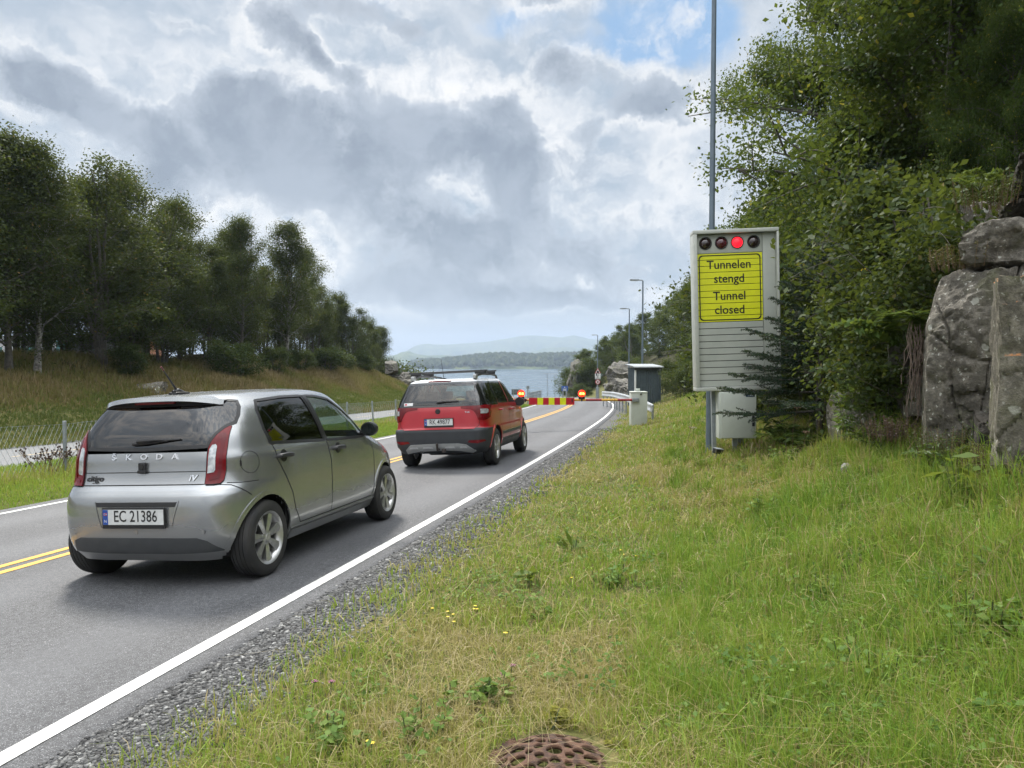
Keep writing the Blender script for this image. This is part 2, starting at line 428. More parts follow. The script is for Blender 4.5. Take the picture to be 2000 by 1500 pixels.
def asphalt_material(name, c1, c2, c3, band=0.0):
    m = bpy.data.materials.new(name); m.use_nodes = True
    t = NT(m.node_tree); b = t.n['Principled BSDF']; b.inputs['Specular IOR Level'].default_value = .45
    tc = t.node('ShaderNodeTexCoord').outputs['Object']
    g = t.noise(tc, 70, 3, .8).outputs['Fac']; g2 = t.noise(tc, 190, 2, .6).outputs['Fac']; big = t.noise(tc, .8, 5, .6).outputs['Fac']
    g0 = t.noise(tc, 30, 2, .7).outputs['Fac']
    c = t.mix(t.step(t.m('ADD', t.m('MULTIPLY', g, .6), t.m('MULTIPLY', g0, .4)), .40, .60), c1, c2)
    c = t.mix(t.step(g2, .58, .68), c, c3)
    c = t.mix(t.m('MULTIPLY', t.step(big, .35, .7), .3), c, c1)
    if band:
        v = t.node('ShaderNodeAttribute', attribute_name='lane').outputs['Fac']
        d = t.m('ABSOLUTE', t.m('SUBTRACT', t.m('ABSOLUTE', t.m('SUBTRACT', t.m('FRACT', v), .5)), .27))
        c = t.mix(t.m('MULTIPLY', t.m('SUBTRACT', 1.0, t.step(d, .03, .17)), band), c, tuple(min(1, q * 1.9) for q in c2))
    t.l.new(c, b.inputs['Base Color'])
    t.l.new(t.step(g, .3, .7, .55, .8), b.inputs['Roughness'])
    bn = t.node('ShaderNodeBump'); bn.inputs['Strength'].default_value = .55; bn.inputs['Distance'].default_value = .006
    t.l.new(t.m('ADD', g, g2), bn.inputs['Height']); t.l.new(bn.outputs[0], b.inputs['Normal'])
    return m
ASPH = asphalt_material('asphalt', (.025, .026, .029), (.085, .087, .092), (.36, .36, .37), .22)
ASPH2 = asphalt_material('old_asphalt', (.085, .09, .095), (.14, .145, .15), (.28, .28, .29))
def strip(name, us, s0, s1, ds, dz, mat, edge=0.0, lane=False, seed=1):
    """a sheet following the road between sideways offsets us"""
    sv = np.arange(s0, s1 + ds, ds); us = np.array(us, float)
    S, U = np.meshgrid(sv, us, indexing='ij')
    if edge:
        wob = (fbm(sv, sv * 0 + 3, 1.6, seed) - .5) * edge
        U = U.copy(); U[:, -1] += wob; 
        if len(us) > 4: U[:, -2] += wob * .8
    X, Y = road(S, U); Z = rz(S) + dz + xf(U)
    Z = np.broadcast_to(Z, S.shape).copy()
    if edge:                                                # the slab's cut edge, down into the gravel
        X = np.concatenate([X[:, :1], X, X[:, -1:]], 1); Y = np.concatenate([Y[:, :1], Y, Y[:, -1:]], 1); Z = np.concatenate([Z[:, :1] - .07, Z, Z[:, -1:] - .03], 1); U = np.concatenate([U[:, :1], U, U[:, -1:]], 1); S = X
    n, k = S.shape; idx = np.arange(n * k).reshape(n, k)
    Fq = np.stack([idx[:-1, :-1], idx[:-1, 1:], idx[1:, 1:], idx[1:, :-1]], -1).reshape(-1, 4)[:, ::-1]
    at_ = {'lane': ((U - UL) / (UR - UL) * 2).ravel()} if lane else None
    return np_mesh(name, np.stack([X, Y, Z], -1).reshape(-1, 3), Fq, mat, smooth=not edge, attrs=at_)
r = strip('road', np.linspace(ELF, ER, 40), -25, 124, .5, 0.0, ASPH, .09, True)
structure(r)
structure(strip('cycle_path', np.linspace(CP0, CP1, 6), -25, 66, .5, -.015, ASPH2))
LINE = pmat('white_road_paint', (.74, .74, .71), .6, col2=(.46, .46, .43), nscale=13, bump=.3, bscale=90)
YEL = pmat('yellow_road_paint', (.72, .38, .03), .6, col2=(.52, .28, .04), nscale=20, bump=.3, bscale=90)
YELF = pmat('worn_yellow_paint', (.50, .36, .17), .7, col2=(.30, .28, .22), nscale=9)
structure(strip('white_edge_line', (UR - .05, UR + .05), -25, 122, .5, .004, LINE))
structure(strip('white_edge_line', (UL - .05, UL + .05), -25, 122, .5, .004, LINE))
structure(strip('yellow_centre_line', (UY + .06, UY + .155), -25, 122, .5, .004, YEL))
structure(strip('yellow_centre_line', (UY - .155, UY - .06), -25, 122, .5, .004, YEL))
structure(strip('white_edge_line', (CP1 - .16, CP1 - .08), -25, 66, .5, -.010, LINE))
for k in range(12):
    structure(strip('yellow_dash', ((CP0 + CP1) / 2 - .04, (CP0 + CP1) / 2 + .04), 4 + k * 5, 6.2 + k * 5, .5, -.010, YELF))

SEA = -25.0
def water_material():
    m = bpy.data.materials.new('sea_water'); m.use_nodes = True
    t = NT(m.node_tree); b = t.n['Principled BSDF']
    b.inputs['Base Color'].default_value = (.05, .085, .11, 1); b.inputs['Roughness'].default_value = .22; b.inputs['IOR'].default_value = 1.33
    tc = t.node('ShaderNodeTexCoord').outputs['Object']
    mp = t.node('ShaderNodeMapping'); t.l.new(tc, mp.inputs[0]); mp.inputs['Scale'].default_value = (.35, 1, 1)
    w1 = t.noise(mp.outputs[0], .35, 5, .6).outputs['Fac']; w2 = t.noise(mp.outputs[0], .03, 4, .6).outputs['Fac']
    bn = t.node('ShaderNodeBump'); bn.inputs['Strength'].default_value = .5; bn.inputs['Distance'].default_value = .7
    t.l.new(t.m('ADD', w1, t.m('MULTIPLY', w2, .6)), bn.inputs['Height']); t.l.new(bn.outputs[0], b.inputs['Normal'])
    t.l.new(t.step(w2, .35, .65, .12, .34), b.inputs['Roughness'])
    return m
MB().add([(-26000, -3000, SEA), (26000, -3000, SEA), (26000, 26000, SEA), (-26000, 26000, SEA)], [(0, 1, 2, 3)]).build('sea', water_material())['kind'] = 'structure'

HILL = pmat('heath_and_wood', (.045, .07, .03), .95, col2=(.10, .12, .05), nscale=.012, spec=.1)
def hill(name, ridge, Y0, depth, seed, mat, rough=.1):
    """ridge: list of (px, py) along its skyline at the crest depth"""
    px = np.linspace(ridge[0][0], ridge[-1][0], 220); py = np.interp(px, [p[0] for p in ridge], [p[1] for p in ridge])
    v = np.linspace(0, 1, 26)
    yc = Y0 + depth * .5
    top = CAMH - (py - 695) / F * yc - SEA
    top = top * (1 + rough * (fbm(px * .1, px * 0, 1, seed, 5) - .5))
    P, Vv = np.meshgrid(px, v, indexing='ij')
    prof = np.sin(np.clip(Vv, 0, 1) * math.pi) ** .75
    X = (P - 1000) / F * yc; Yy = Y0 + depth * Vv
    wob = fbm(P * .05 + 9, Vv * 6 + 3, 1, seed + 3, 4) - .5
    Z = SEA - 3 + (top[:, None] + 3) * prof * (1 + .35 * wob * (1 - prof))
    Yy = Yy + wob * depth * .25 * (1 - Vv)
    n, k = P.shape; idx = np.arange(n * k).reshape(n, k)
    Fq = np.stack([idx[:-1, :-1], idx[1:, :-1], idx[1:, 1:], idx[:-1, 1:]], -1).reshape(-1, 4)
    o = np_mesh(name, np.stack([X, Yy, Z], -1).reshape(-1, 3), Fq, mat, smooth=True)
    return structure(o), (X, Yy, Z)
_, ISL = hill('island', [(812, 716), (830, 711), (870, 706), (900, 703), (930, 699), (975, 695), (1010, 697), (1050, 698), (1090, 696), (1140, 695), (1230, 693), (1330, 700), (1420, 712)], 1500, 300, 5, HILL)
_, ISL2 = hill('islet', [(786, 716), (800, 712), (815, 706), (840, 704), (860, 706), (880, 711), (905, 716)], 1900, 200, 8, HILL)
hill('headland', [(700, 700), (740, 698), (772, 694), (785, 688), (800, 687), (812, 691), (830, 694), (880, 694), (930, 696), (985, 700)], 2900, 500, 11, HILL, .2)
hill('mountains', [(760, 700), (790, 689), (815, 675), (835, 671), (850, 673), (875, 673), (910, 671), (950, 668), (985, 662), (1020, 656), (1040, 655), (1068, 657), (1095, 659), (1120, 655), (1150, 662), (1240, 668), (1400, 690)], 5200, 900, 17, HILL, .03)
hill('lower_mountains', [(1010, 695), (1035, 688), (1060, 681), (1080, 679), (1110, 678), (1160, 682), (1260, 690)], 4200, 500, 23, HILL, .05)

# haze: pale air round the whole place, the sky outside it
hz = MB(); hz.box((0, 2950, 71.5), (16000, 6700, 195)); 
hzm = bpy.data.materials.new('haze_air'); hzm.use_nodes = True
ht = NT(hzm.node_tree); ht.n.remove(ht.n['Principled BSDF'])
pv = ht.node('ShaderNodeVolumePrincipled'); pv.inputs['Color'].default_value = (.60, .73, .92, 1); pv.inputs['Density'].default_value = .00022
pv.inputs['Anisotropy'].default_value = .2
ht.l.new(pv.outputs[0], ht.n['Material Output'].inputs['Volume'])
stuff(hz.build('haze', hzm), 'pale blue sea haze between the viewer and the far mountains', 'haze')
# ------------------------------------------------------------------ cars
def pchip(xs, ys):
    xs = np.array(xs, float); ys = np.array(ys, float); h = np.diff(xs); d = np.diff(ys) / h
    m = np.zeros(len(xs)); m[0], m[-1] = d[0], d[-1]
    for i in range(1, len(xs) - 1):
        if d[i - 1] * d[i] > 0:
            w1, w2 = 2 * h[i] + h[i - 1], h[i] + 2 * h[i - 1]
            m[i] = (w1 + w2) / (w1 / d[i - 1] + w2 / d[i])
    def f(x):
        x = np.clip(np.asarray(x, float), xs[0], xs[-1]); i = np.clip(np.searchsorted(xs, x) - 1, 0, len(h) - 1)
        t = (x - xs[i]) / h[i]; t2, t3 = t * t, t * t * t
        return (2 * t3 - 3 * t2 + 1) * ys[i] + (t3 - 2 * t2 + t) * h[i] * m[i] + (-2 * t3 + 3 * t2) * ys[i + 1] + (t3 - t2) * h[i] * m[i + 1]
    return f

class CarBody:
    """closed body surface from plan outlines: a runs rear centre (0) -> side -> front centre (pi)"""
    def __init__(s, zt, w, yr, yf, n, yc):
        s.w, s.yr, s.yf, s.nn = pchip(zt, w), pchip(zt, yr), pchip(zt, yf), pchip(zt, n)
        s.yc = yc; s.z0, s.z1 = zt[0], zt[-1]
    def xy(s, a, z):
        a = np.asarray(a, float); z = np.asarray(z, float)
        n = s.nn(z); nf = np.minimum(n, 4.2); nu = np.where(a < math.pi / 2, n, nf)
        ca, sa = np.abs(np.cos(a)), np.abs(np.sin(a))
        r = (ca ** nu + sa ** nu) ** (-1 / nu)
        L = np.where(a < math.pi / 2, s.yc - s.yr(z), s.yf(z) - s.yc)
        return s.w(z) * r * sa * np.sign(np.sin(a) + 1e-12), np.where(a < math.pi / 2, s.yc - L * r * ca, s.yc + L * r * ca)
    def P(s, a, z, side=1):
        x, y = s.xy(a, z); return np.stack([x * side, y, np.broadcast_to(z, x.shape)], -1)
    def N(s, a, z, side=1):
        e = 1.5e-3
        a0, a1 = np.clip(a - e, 0, math.pi), np.clip(a + e, 0, math.pi)
        z0, z1 = np.clip(z - e, s.z0, s.z1), np.clip(z + e, s.z0, s.z1)
        da = s.P(a1, z, 1) - s.P(a0, z, 1); dz = s.P(a, z1, 1) - s.P(a, z0, 1)
        n = np.cross(da, dz); n /= np.linalg.norm(n, axis=-1, keepdims=True) + 1e-12
        n[..., 0] *= side
        return n
    def a_of(s, kind, v, z):
        n = float(s.nn(z)); w = float(s.w(z)); yr = float(s.yr(z)); yf = float(s.yf(z)); nf = min(n, 4.2)
        if kind == 'x':
            q = min(abs(v) / w, .9999); return math.atan2(q, (1 - q ** n) ** (1 / n))
        if v < s.yc:
            q = min((s.yc - v) / (s.yc - yr), .9999); return math.atan2((1 - q ** n) ** (1 / n), q)
        q = min((v - s.yc) / (yf - s.yc), .9999); return math.pi - math.atan2((1 - q ** nf) ** (1 / nf), q)
    def az(s, kind, pts, closed=True, step=.02):
        """polygon in (x or y, z) -> dense list in (a, z); x may be negative (left of centre gives -a)"""
        out = []; n = len(pts)
        for i in range(n if closed else n - 1):
            p, q = pts[i], pts[(i + 1) % n]
            k = max(1, int(math.hypot(p[0] - q[0], p[1] - q[1]) / step))
            for j in range(k):
                t = j / k; v, z = p[0] + (q[0] - p[0]) * t, p[1] + (q[1] - p[1]) * t
                a = s.a_of(kind, v, z); out.append((-a if kind == 'x' and v < 0 else a, z))
        if not closed:
            v, z = pts[-1]; a = s.a_of(kind, v, z); out.append((-a if kind == 'x' and v < 0 else a, z))
        return out
    def eval(s, A, Z, side, off):
        A = np.asarray(A, float); Z = np.asarray(Z, float); sg = np.where(A < 0, -1, 1) * side
        P = s.P(np.abs(A), Z, 1); N = s.N(np.abs(A), Z, 1)
        P = P + N * np.asarray(off)[..., None] if np.ndim(off) else P + N * off
        P[..., 0] *= sg; N[..., 0] *= sg
        return P, N
    def patch(s, mb, kind, poly, side=1, off=.004, skirt=.012, mi=0, grid=.03):
        """filled polygon laid on the body; returns nothing, adds to mb with stored normals"""
        az = s.az(kind, poly)
        K = 1.1
        pts = [Vector((a * K, z)) for a, z in az]; n = len(pts)
        xs = [p.x for p in pts]; zs = [p.y for p in pts]
        ins = []
        P2 = [(p.x, p.y) for p in pts]
        x = min(xs) + grid / 2
        while x < max(xs):
            z = min(zs) + grid / 2
            while z < max(zs):
                if inpoly(x, z, P2): ins.append(Vector((x, z)))
                z += grid
            x += grid
        V, E_, Fc, *_ = delaunay_2d_cdt(pts + ins, [], [list(range(n))], 1, 1e-5)
        A = np.array([v.x / K for v in V]); Z = np.array([v.y for v in V])
        P, N = s.eval(A, Z, side, off)
        fl = side < 0
        faces = []
        for f in Fc:
            a_, b_, c_ = (P[i] for i in f[:3])
            nn = np.cross(b_ - a_, c_ - a_)
            faces.append(tuple(f) if nn @ N[f[0]] > 0 else tuple(f)[::-1])
        if skirt:
            bA = np.array([q[0] for q in az]); bZ = np.array([q[1] for q in az])
            T, NT_ = s.eval(bA, bZ, side, off); B, _ = s.eval(bA, bZ, side, off - skirt)
            b0 = len(P); m = len(az)
            P = np.concatenate([P, T, B]); N = np.concatenate([N, np.zeros((2 * m, 3))])
            faces += [(b0 + i, b0 + (i + 1) % m, b0 + m + (i + 1) % m, b0 + m + i) for i in range(m)]
        mb.addn(P, faces, N, mi)
    def stroke(s, mb, kind, pts, side=1, width=.006, off=.002, mi=0, closed=False, step=.02, skirt=0):
        """thin band along a path on the body"""
        az = s.az(kind, pts, closed, step); n = len(az)
        A = np.array([q[0] for q in az]); Z = np.array([q[1] for q in az])
        P, N = s.eval(A, Z, side, off)
        if closed: T = np.roll(P, -1, 0) - np.roll(P, 1, 0)
        else:
            T = np.empty_like(P); T[1:-1] = P[2:] - P[:-2]; T[0] = P[1] - P[0]; T[-1] = P[-1] - P[-2]
        T /= np.linalg.norm(T, axis=1, keepdims=True) + 1e-12
        Bn = np.cross(N, T)
        V = np.concatenate([P + Bn * width / 2, P - Bn * width / 2]); NN = np.concatenate([N, N])
        m = n if closed else n - 1
        fc = [(i, (i + 1) % n, n + (i + 1) % n, n + i) for i in range(m)]
        fc = [f if np.cross(V[f[1]] - V[f[0]], V[f[2]] - V[f[0]]) @ N[f[0]] > 0 else f[::-1] for f in fc]
        if skirt:
            b = len(V); V = np.concatenate([V, V, V - np.concatenate([N, N]) * skirt]); NN = np.concatenate([NN, np.zeros((4 * n, 3))])
            for o in (0, n):
                fc += [(b + o + i, b + o + (i + 1) % n, b + 2 * n + o + (i + 1) % n, b + 2 * n + o + i) for i in range(m)]
        mb.addn(V, fc, NN, mi)

def inpoly(x, y, P):
    c = False; n = len(P); j = n - 1
    for i in range(n):
        xi, yi = P[i]; xj, yj = P[j]
        if (yi > y) != (yj > y) and x < (xj - xi) * (y - yi) / (yj - yi) + xi: c = not c
        j = i
    return c
def inpoly_np(x, y, P):
    c = np.zeros(x.shape, bool); n = len(P); j = n - 1
    for i in range(n):
        xi, yi = P[i]; xj, yj = P[j]
        if yi != yj:
            c ^= ((yi > y) != (yj > y)) & (x < (xj - xi) * (y - yi) / (yj - yi) + xi)
        j = i
    return c

class NB(MB):
    """mesh builder that keeps given normals, for clean highlights"""
    def __init__(s): super().__init__(); s.nr = []
    def add(s, verts, faces, mi=0):
        s.nr.extend([(0, 0, 0)] * len(verts)); return super().add(verts, faces, mi)
    def addn(s, V, faces, N, mi=0):
        super().add(V, faces, mi); s.nr = s.nr[:len(s.v) - len(V)] + [tuple(map(float, n)) for n in N]
    def build(s, name, mats, parent=None, smooth='auto', loc=None, rot=None):
        o = super().build(name, mats, parent, smooth, loc, rot)
        if any(n != (0, 0, 0) for n in s.nr):
            o.data.polygons.foreach_set('use_smooth', [True] * len(o.data.polygons))
            auto = [tuple(v.vector) for v in o.data.corner_normals]
            vi = [l.vertex_index for l in o.data.loops]
            ln = []
            fn = [tuple(p.normal) for p in o.data.polygons]
            fi = np.repeat(np.arange(len(fn)), [p.loop_total for p in o.data.polygons])
            for k, v in enumerate(vi):
                ln.append(s.nr[v] if s.nr[v] != (0, 0, 0) else fn[fi[k]])
            o.data.normals_split_custom_set(ln)
        return o

def paint(name, col, flake, metal=.75, rough=.25):
    m = bpy.data.materials.new(name); m.use_nodes = True
    t = NT(m.node_tree); b = t.n['Principled BSDF']
    tc = t.node('ShaderNodeTexCoord').outputs['Object']
    d = t.noise(tc, 2.2, 3, .5).outputs['Fac']; sp = t.node('ShaderNodeSeparateXYZ'); t.l.new(tc, sp.inputs[0])
    low = t.step(t.m('MULTIPLY', sp.outputs[2], -1.0), -.60, -.22)                 # road film low on the body
    dirt = t.m('MULTIPLY', low, t.step(d, .25, .75, .12, .40))
    t.l.new(t.mix(dirt, t.mix(t.step(d, .2, .8), col, flake), (.20, .19, .17)), b.inputs['Base Color'])
    b.inputs['Metallic'].default_value = metal
    t.l.new(t.m('ADD', rough, t.m('MULTIPLY', dirt, .35)), b.inputs['Roughness'])
    b.inputs['Coat Weight'].default_value = .7
    t.l.new(t.m('ADD', .05, t.m('MULTIPLY', dirt, .3)), b.inputs['Coat Roughness'])
    return m
def pane(name, tint, gloss=.9):
    """thin tinted glass: what is behind shows through the tint, the sky mirrors on it"""
    m = bpy.data.materials.new(name); m.use_nodes = True
    t = NT(m.node_tree); t.n.remove(t.n['Principled BSDF']); out = t.n['Material Output']
    tr = t.node('ShaderNodeBsdfTransparent'); tr.inputs[0].default_value = (*tint, 1)
    gl = t.node('ShaderNodeBsdfGlossy'); gl.inputs['Roughness'].default_value = .02; gl.inputs['Color'].default_value = (gloss, gloss, gloss, 1)
    fr = t.node('ShaderNodeFresnel'); fr.inputs[0].default_value = 1.55
    mx = t.node('ShaderNodeMixShader'); t.l.new(t.m('ADD', fr.outputs[0], .03), mx.inputs[0]); t.l.new(tr.outputs[0], mx.inputs[1]); t.l.new(gl.outputs[0], mx.inputs[2])
    t.l.new(mx.outputs[0], out.inputs[0])
    return m
BLACKP = pmat('black_plastic', (.012, .012, .013), .45, col2=(.02, .02, .021), nscale=30)
GREYP = pmat('grey_plastic', (.045, .048, .052), .6, col2=(.06, .063, .066), nscale=12, bump=.15, bscale=400)
SEAM = pmat('panel_gap', (.008, .008, .008), .9)
RUBBER = pmat('tyre_rubber', (.014, .014, .015), .75, col2=(.03, .029, .027), nscale=9, bump=.25, bscale=160)
ALLOY = pmat('alloy', (.55, .55, .55), .34, .85, col2=(.42, .42, .41), nscale=14)
DARKM = pmat('brake_iron', (.03, .03, .03), .6, .4)
CABIN = pmat('dark_cabin_trim', (.022, .022, .024), .85, col2=(.032, .032, .034), nscale=20)
SEATM = pmat('seat_cloth', (.03, .031, .035), .95, col2=(.05, .05, .055), nscale=40)
REDL = pmat('red_lens', (.17, .003, .006), .20, col2=(.10, .0015, .004), nscale=7, coat=.25, spec=.3)
REDD = pmat('dark_red_lens', (.09, .003, .006), .22, col2=(.13, .004, .008), nscale=5, coat=.25, spec=.3)
CLEARL = pmat('clear_lens', (.36, .38, .39), .16, .35, col2=(.62, .64, .64), nscale=26, coat=1.0)
CHROME = pmat('chrome', (.75, .76, .78), .12, 1.0)
PLATEW = pmat('plate_white', (.62, .63, .62), .4, col2=(.52, .53, .52), nscale=10)
PLATEK = pmat('plate_black', (.012, .012, .013), .5)
PLATEB = pmat('plate_blue', (.015, .07, .32), .45)
PLATER = pmat('plate_red', (.45, .04, .06), .5)
WHITEL = pmat('white_print', (.75, .76, .76), .5)

def wheel(name, parent, x, y, r, w, rim_r, side, spokes, twist=0.0, hub=ALLOY):
    """tyre with tread grooves (part) and rim, spokes, brake disc (sub-parts)"""
    ax = Matrix.Rotation(math.pi / 2, 4, 'Y') if side > 0 else Matrix.Rotation(-math.pi / 2, 4, 'Y')
    h = w / 2
    prof = [(rim_r - .012, -h * .75), (rim_r + .005, -h * .95), (rim_r + (r - rim_r) * .5, -h * 1.02), (r - .022, -h * .93), (r - .006, -h * .80)]
    for q in (-.5, -.18, .18, .5):
        prof += [(r, h * (q - .10)), (r - .009, h * (q - .09)), (r - .009, h * (q - .05)), (r, h * (q - .04))]
    prof += [(r - .006, h * .80), (r - .022, h * .93), (rim_r + (r - rim_r) * .5, h * 1.02), (rim_r + .005, h * .95), (rim_r - .012, h * .75)]
    t = MB(); t.lathe(prof, 56, M=ax)
    tyre = t.build(name, RUBBER, parent, 'auto', loc=(x, y, r))
    m = MB()
    m.lathe([(rim_r - .012, -h * .7), (rim_r - .03, -h * .3), (rim_r - .035, h * .4), (rim_r - .014, h * .82), (rim_r + .006, h * .96), (rim_r + .008, h * .90), (rim_r - .006, h * .70)], 48, M=ax)
    fz = h * .80
    for k in range(spokes):
        a = 2 * math.pi * (k + twist) / spokes
        ca, sa = math.cos(a), math.sin(a)
        def P(rr, tt, zz): return ax @ Vector((rr * ca - tt * sa, rr * sa + tt * ca, zz))
        w0, w1 = rim_r * .085, rim_r * .20
        r0, r1 = rim_r * .14, rim_r - .018
        V = [P(r0, -w0, fz * .80), P(r0, w0, fz * .80), P(r1, w1, fz * .95), P(r1, -w1, fz * .95),
             P(r0, 0, fz * .95), P(r1, w1 * .12, fz * 1.08), P(r0, -w0, fz * .2), P(r0, w0, fz * .2), P(r1, w1 * .8, fz * .3), P(r1, -w1 * .8, fz * .3)]
        m.add(V, [(0, 4, 5, 3), (4, 1, 2, 5), (0, 3, 9, 6), (1, 7, 8, 2), (3, 5, 2), (0, 1, 4), (3, 2, 8, 9)])
    m.lathe([(.0, fz * 1.04), (.026, fz * 1.04), (.032, fz * .96), (.055, fz * .90), (.062, fz * .5), (.06, fz * .2)], 24, M=ax)
    rim = m.build('rim', ALLOY, tyre, 'auto')
    d = MB(); d.lathe([(.0, h * .1), (rim_r * .72, h * .1), (rim_r * .72, 0), (.0, 0)], 32, M=ax)
    d.build('brake_disc', DARKM, tyre, 'auto')
    return tyre

def plate(parent, body, y, z, txt, tilt, rotz=0.0, extra=None):
    """Norwegian plate: blue band with flag and N, black characters"""
    p = NB(); M = Matrix.Rotation(math.pi / 2 + tilt, 4, 'X')
    def put(mb, V, Fc, mi, dx=0, dy=0, dz=0):
        mb.add([M @ Vector((v[0] + dx, v[1] + dy, v[2] + dz)) for v in V], Fc, mi)
    b = MB(); b.box((0, -.008, 0), (.54, .155, .014), 1, bev=.004)
    put(p, b.v, b.f, 1)
    b = MB(); b.box((0, 0, .008), (.52, .112, .004), 0); put(p, b.v, b.f, 0)
    b = MB(); b.box((-.236, 0, .0098), (.044, .110, .003), 2); put(p, b.v, b.f, 2)
    for d, c in (((.028, .020, .002), 3), ((.028, .006, .002), 4), ((.006, .020, .002), 4), ((.028, .003, .002), 2), ((.003, .020, .002), 2)):
        b = MB(); b.box((-.236 if d[0] > .01 else -.240, .022, .0115 + .0006 * (c == 4) + .0012 * (c == 2)), d); put(p, b.v, b.f, c)
    V, Fc = text_mesh('N', .030); put(p, V, Fc, 4, -.236, -.030, .0125)
    V, Fc = text_mesh(txt, .118, xs=.80, bold=.0012); put(p, V, Fc, 1, .022, .003, .0112)
    if extra:
        V, Fc = text_mesh(extra, .034, shear=.25, xs=1.25, bold=.001); put(p, V, Fc, 4, -.045, -.073, .0005)
    return p.build('number_plate', [PLATEW, PLATEK, PLATEB, PLATER, WHITEL], parent, False, loc=(0, y, z))

def shell(body, name, parent, mats, holes, arches, parts, zcut, nA=(70, 60), dz=.013, off=0.0, mi_fn=None):
    """the skin as a fine grid, without its window and wheel openings; cells inside `parts` go to their own objects"""
    zs = np.concatenate([np.arange(body.z0, zcut, dz), zcut + (body.z1 - zcut) * (1 - np.linspace(1, 0, 22) ** 2)])
    A = np.concatenate([np.linspace(0, math.pi / 2, nA[0], endpoint=False), np.linspace(math.pi / 2, math.pi, nA[1])])
    AA, ZZ = np.meshgrid(A, zs, indexing='ij')
    P = body.P(AA, ZZ); N = body.N(AA, ZZ)
    if off: P = P + N * off
    na, nz = AA.shape; idx = np.arange(na * nz).reshape(na, nz)
    q = np.stack([idx[:-1, :-1], idx[1:, :-1], idx[1:, 1:], idx[:-1, 1:]], -1).reshape(-1, 4)
    C = P.reshape(-1, 3)[q].mean(1); aC = AA.ravel()[q].mean(1)
    side = np.abs(N.reshape(-1, 3)[q].mean(1)[:, 0]) > .35
    keep = np.ones(len(q), bool)
    for kind, poly in holes:
        if kind == 'y': keep &= ~(side & inpoly_np(C[:, 1], C[:, 2], poly))
        else: keep &= ~((aC < 1.2) & inpoly_np(C[:, 0], C[:, 2], poly))
        if kind == 'f': keep &= ~((aC > 2.2) & inpoly_np(C[:, 0], C[:, 2], poly))
    for (ya, za, ra) in arches: keep &= ~((np.hypot(C[:, 1] - ya, C[:, 2] - za) < ra) & (C[:, 0] > .35))
    which = np.zeros(len(q), int); names = ['']
    for nm, kind, poly in parts:
        names.append(nm)
        s_ = (side if kind == 'y' else (aC < 1.2)) & inpoly_np(C[:, 1] if kind == 'y' else C[:, 0], C[:, 2], poly)
        which[s_] = len(names) - 1
    objs = {}
    for k, nm in enumerate(names):
        for sides in (((1, -1),) if (k == 0 or parts[k - 1][1] == 'x') else ((1,), (-1,))):
            sel = q[keep & (which == k)]
            if not len(sel): continue
            u, invx = np.unique(sel, return_inverse=True); fc = invx.reshape(-1, 4)
            mb = NB()
            mi = mi_fn(C[keep & (which == k)]) if mi_fn else np.zeros(len(fc), int)
            for sg in sides:
                V = P.reshape(-1, 3)[u].copy(); Nn = N.reshape(-1, 3)[u].copy(); V[:, 0] *= sg; Nn[:, 0] *= sg
                f2 = fc if sg > 0 else fc[:, ::-1]
                b = mb.n; mb.addn(V, [tuple(int(i) for i in f) for f in f2], Nn, 0)
                mb.mi[len(mb.mi) - len(f2):] = [int(i) for i in mi]
            objs[(nm, sides[0])] = mb.build(nm or name, mats, parent)
    return objs

def seats(parent, rows, w, zseat):
    for y in rows:
        for x in (-w, w):
            m = MB(); 
            m.box((x, y - .02, zseat), (.48, .50, .16), bev=.05)
            m.box((x, y - .30, zseat + .30), (.46, .14, .56), bev=.05, M=Matrix.Rotation(.2, 4, 'X'))
            m.box((x, y - .40, zseat + .67), (.25, .10, .17), bev=.04)
            m.tube([(x - .05, y - .37, zseat + .5), (x - .05, y - .40, zseat + .66)], .007, 6); m.tube([(x + .05, y - .37, zseat + .5), (x + .05, y - .40, zseat + .66)], .007, 6)
            m.build('seat', SEATM, parent, 'auto')
def cabin(parent, ydash, zdash, w, floor):
    m = MB(); m.box((0, ydash, zdash), (w, .5, .28), bev=.08); m.box((0, (ydash + .5) / 2, floor), (w, ydash - .4, .03))
    m.build('dashboard', CABIN, parent, 'auto')
    m = MB(); Mr = Matrix.Translation((-.34, ydash - .36, zdash + .10)) @ Matrix.Rotation(R(65), 4, 'X')
    ring = [(Mr @ Vector((.185 * math.cos(a), .185 * math.sin(a), 0))) for a in np.linspace(0, 2 * math.pi, 29)]
    m.tube(ring, .016, 8, caps=False); m.box(tuple(Mr @ Vector((0, 0, -.02))), (.30, .05, .04)); m.tube([Mr @ Vector((0, 0, 0)), Mr @ Vector((0, 0, -.35))], .03, 8)
    m.build('steering_wheel', CABIN, parent, 'auto')
def arch_inner(parent, body, ya, za, ra, w_in, mat):
    for sg in (1, -1):
        m = MB(); n = 28; V = []; Fc = []
        for j in range(n + 1):
            a = -.12 + (math.pi + .24) * j / n
            yy, zz = ya + ra * math.cos(a), max(za + ra * math.sin(a), body.z0 + .02)
            xo = float(body.xy(body.a_of('y', yy, zz), zz)[0]) - .012
            for x in (w_in, xo): V.append((sg * x, yy, zz))
        for j in range(n): Fc.append((2 * j, 2 * j + 1, 2 * j + 3, 2 * j + 2))
        b = len(V); V.append((sg * w_in, ya, za))
        for j in range(n): Fc.append((b, 2 * j, 2 * j + 2))
        m.add(V, Fc); m.build('wheel_housing', mat, parent)

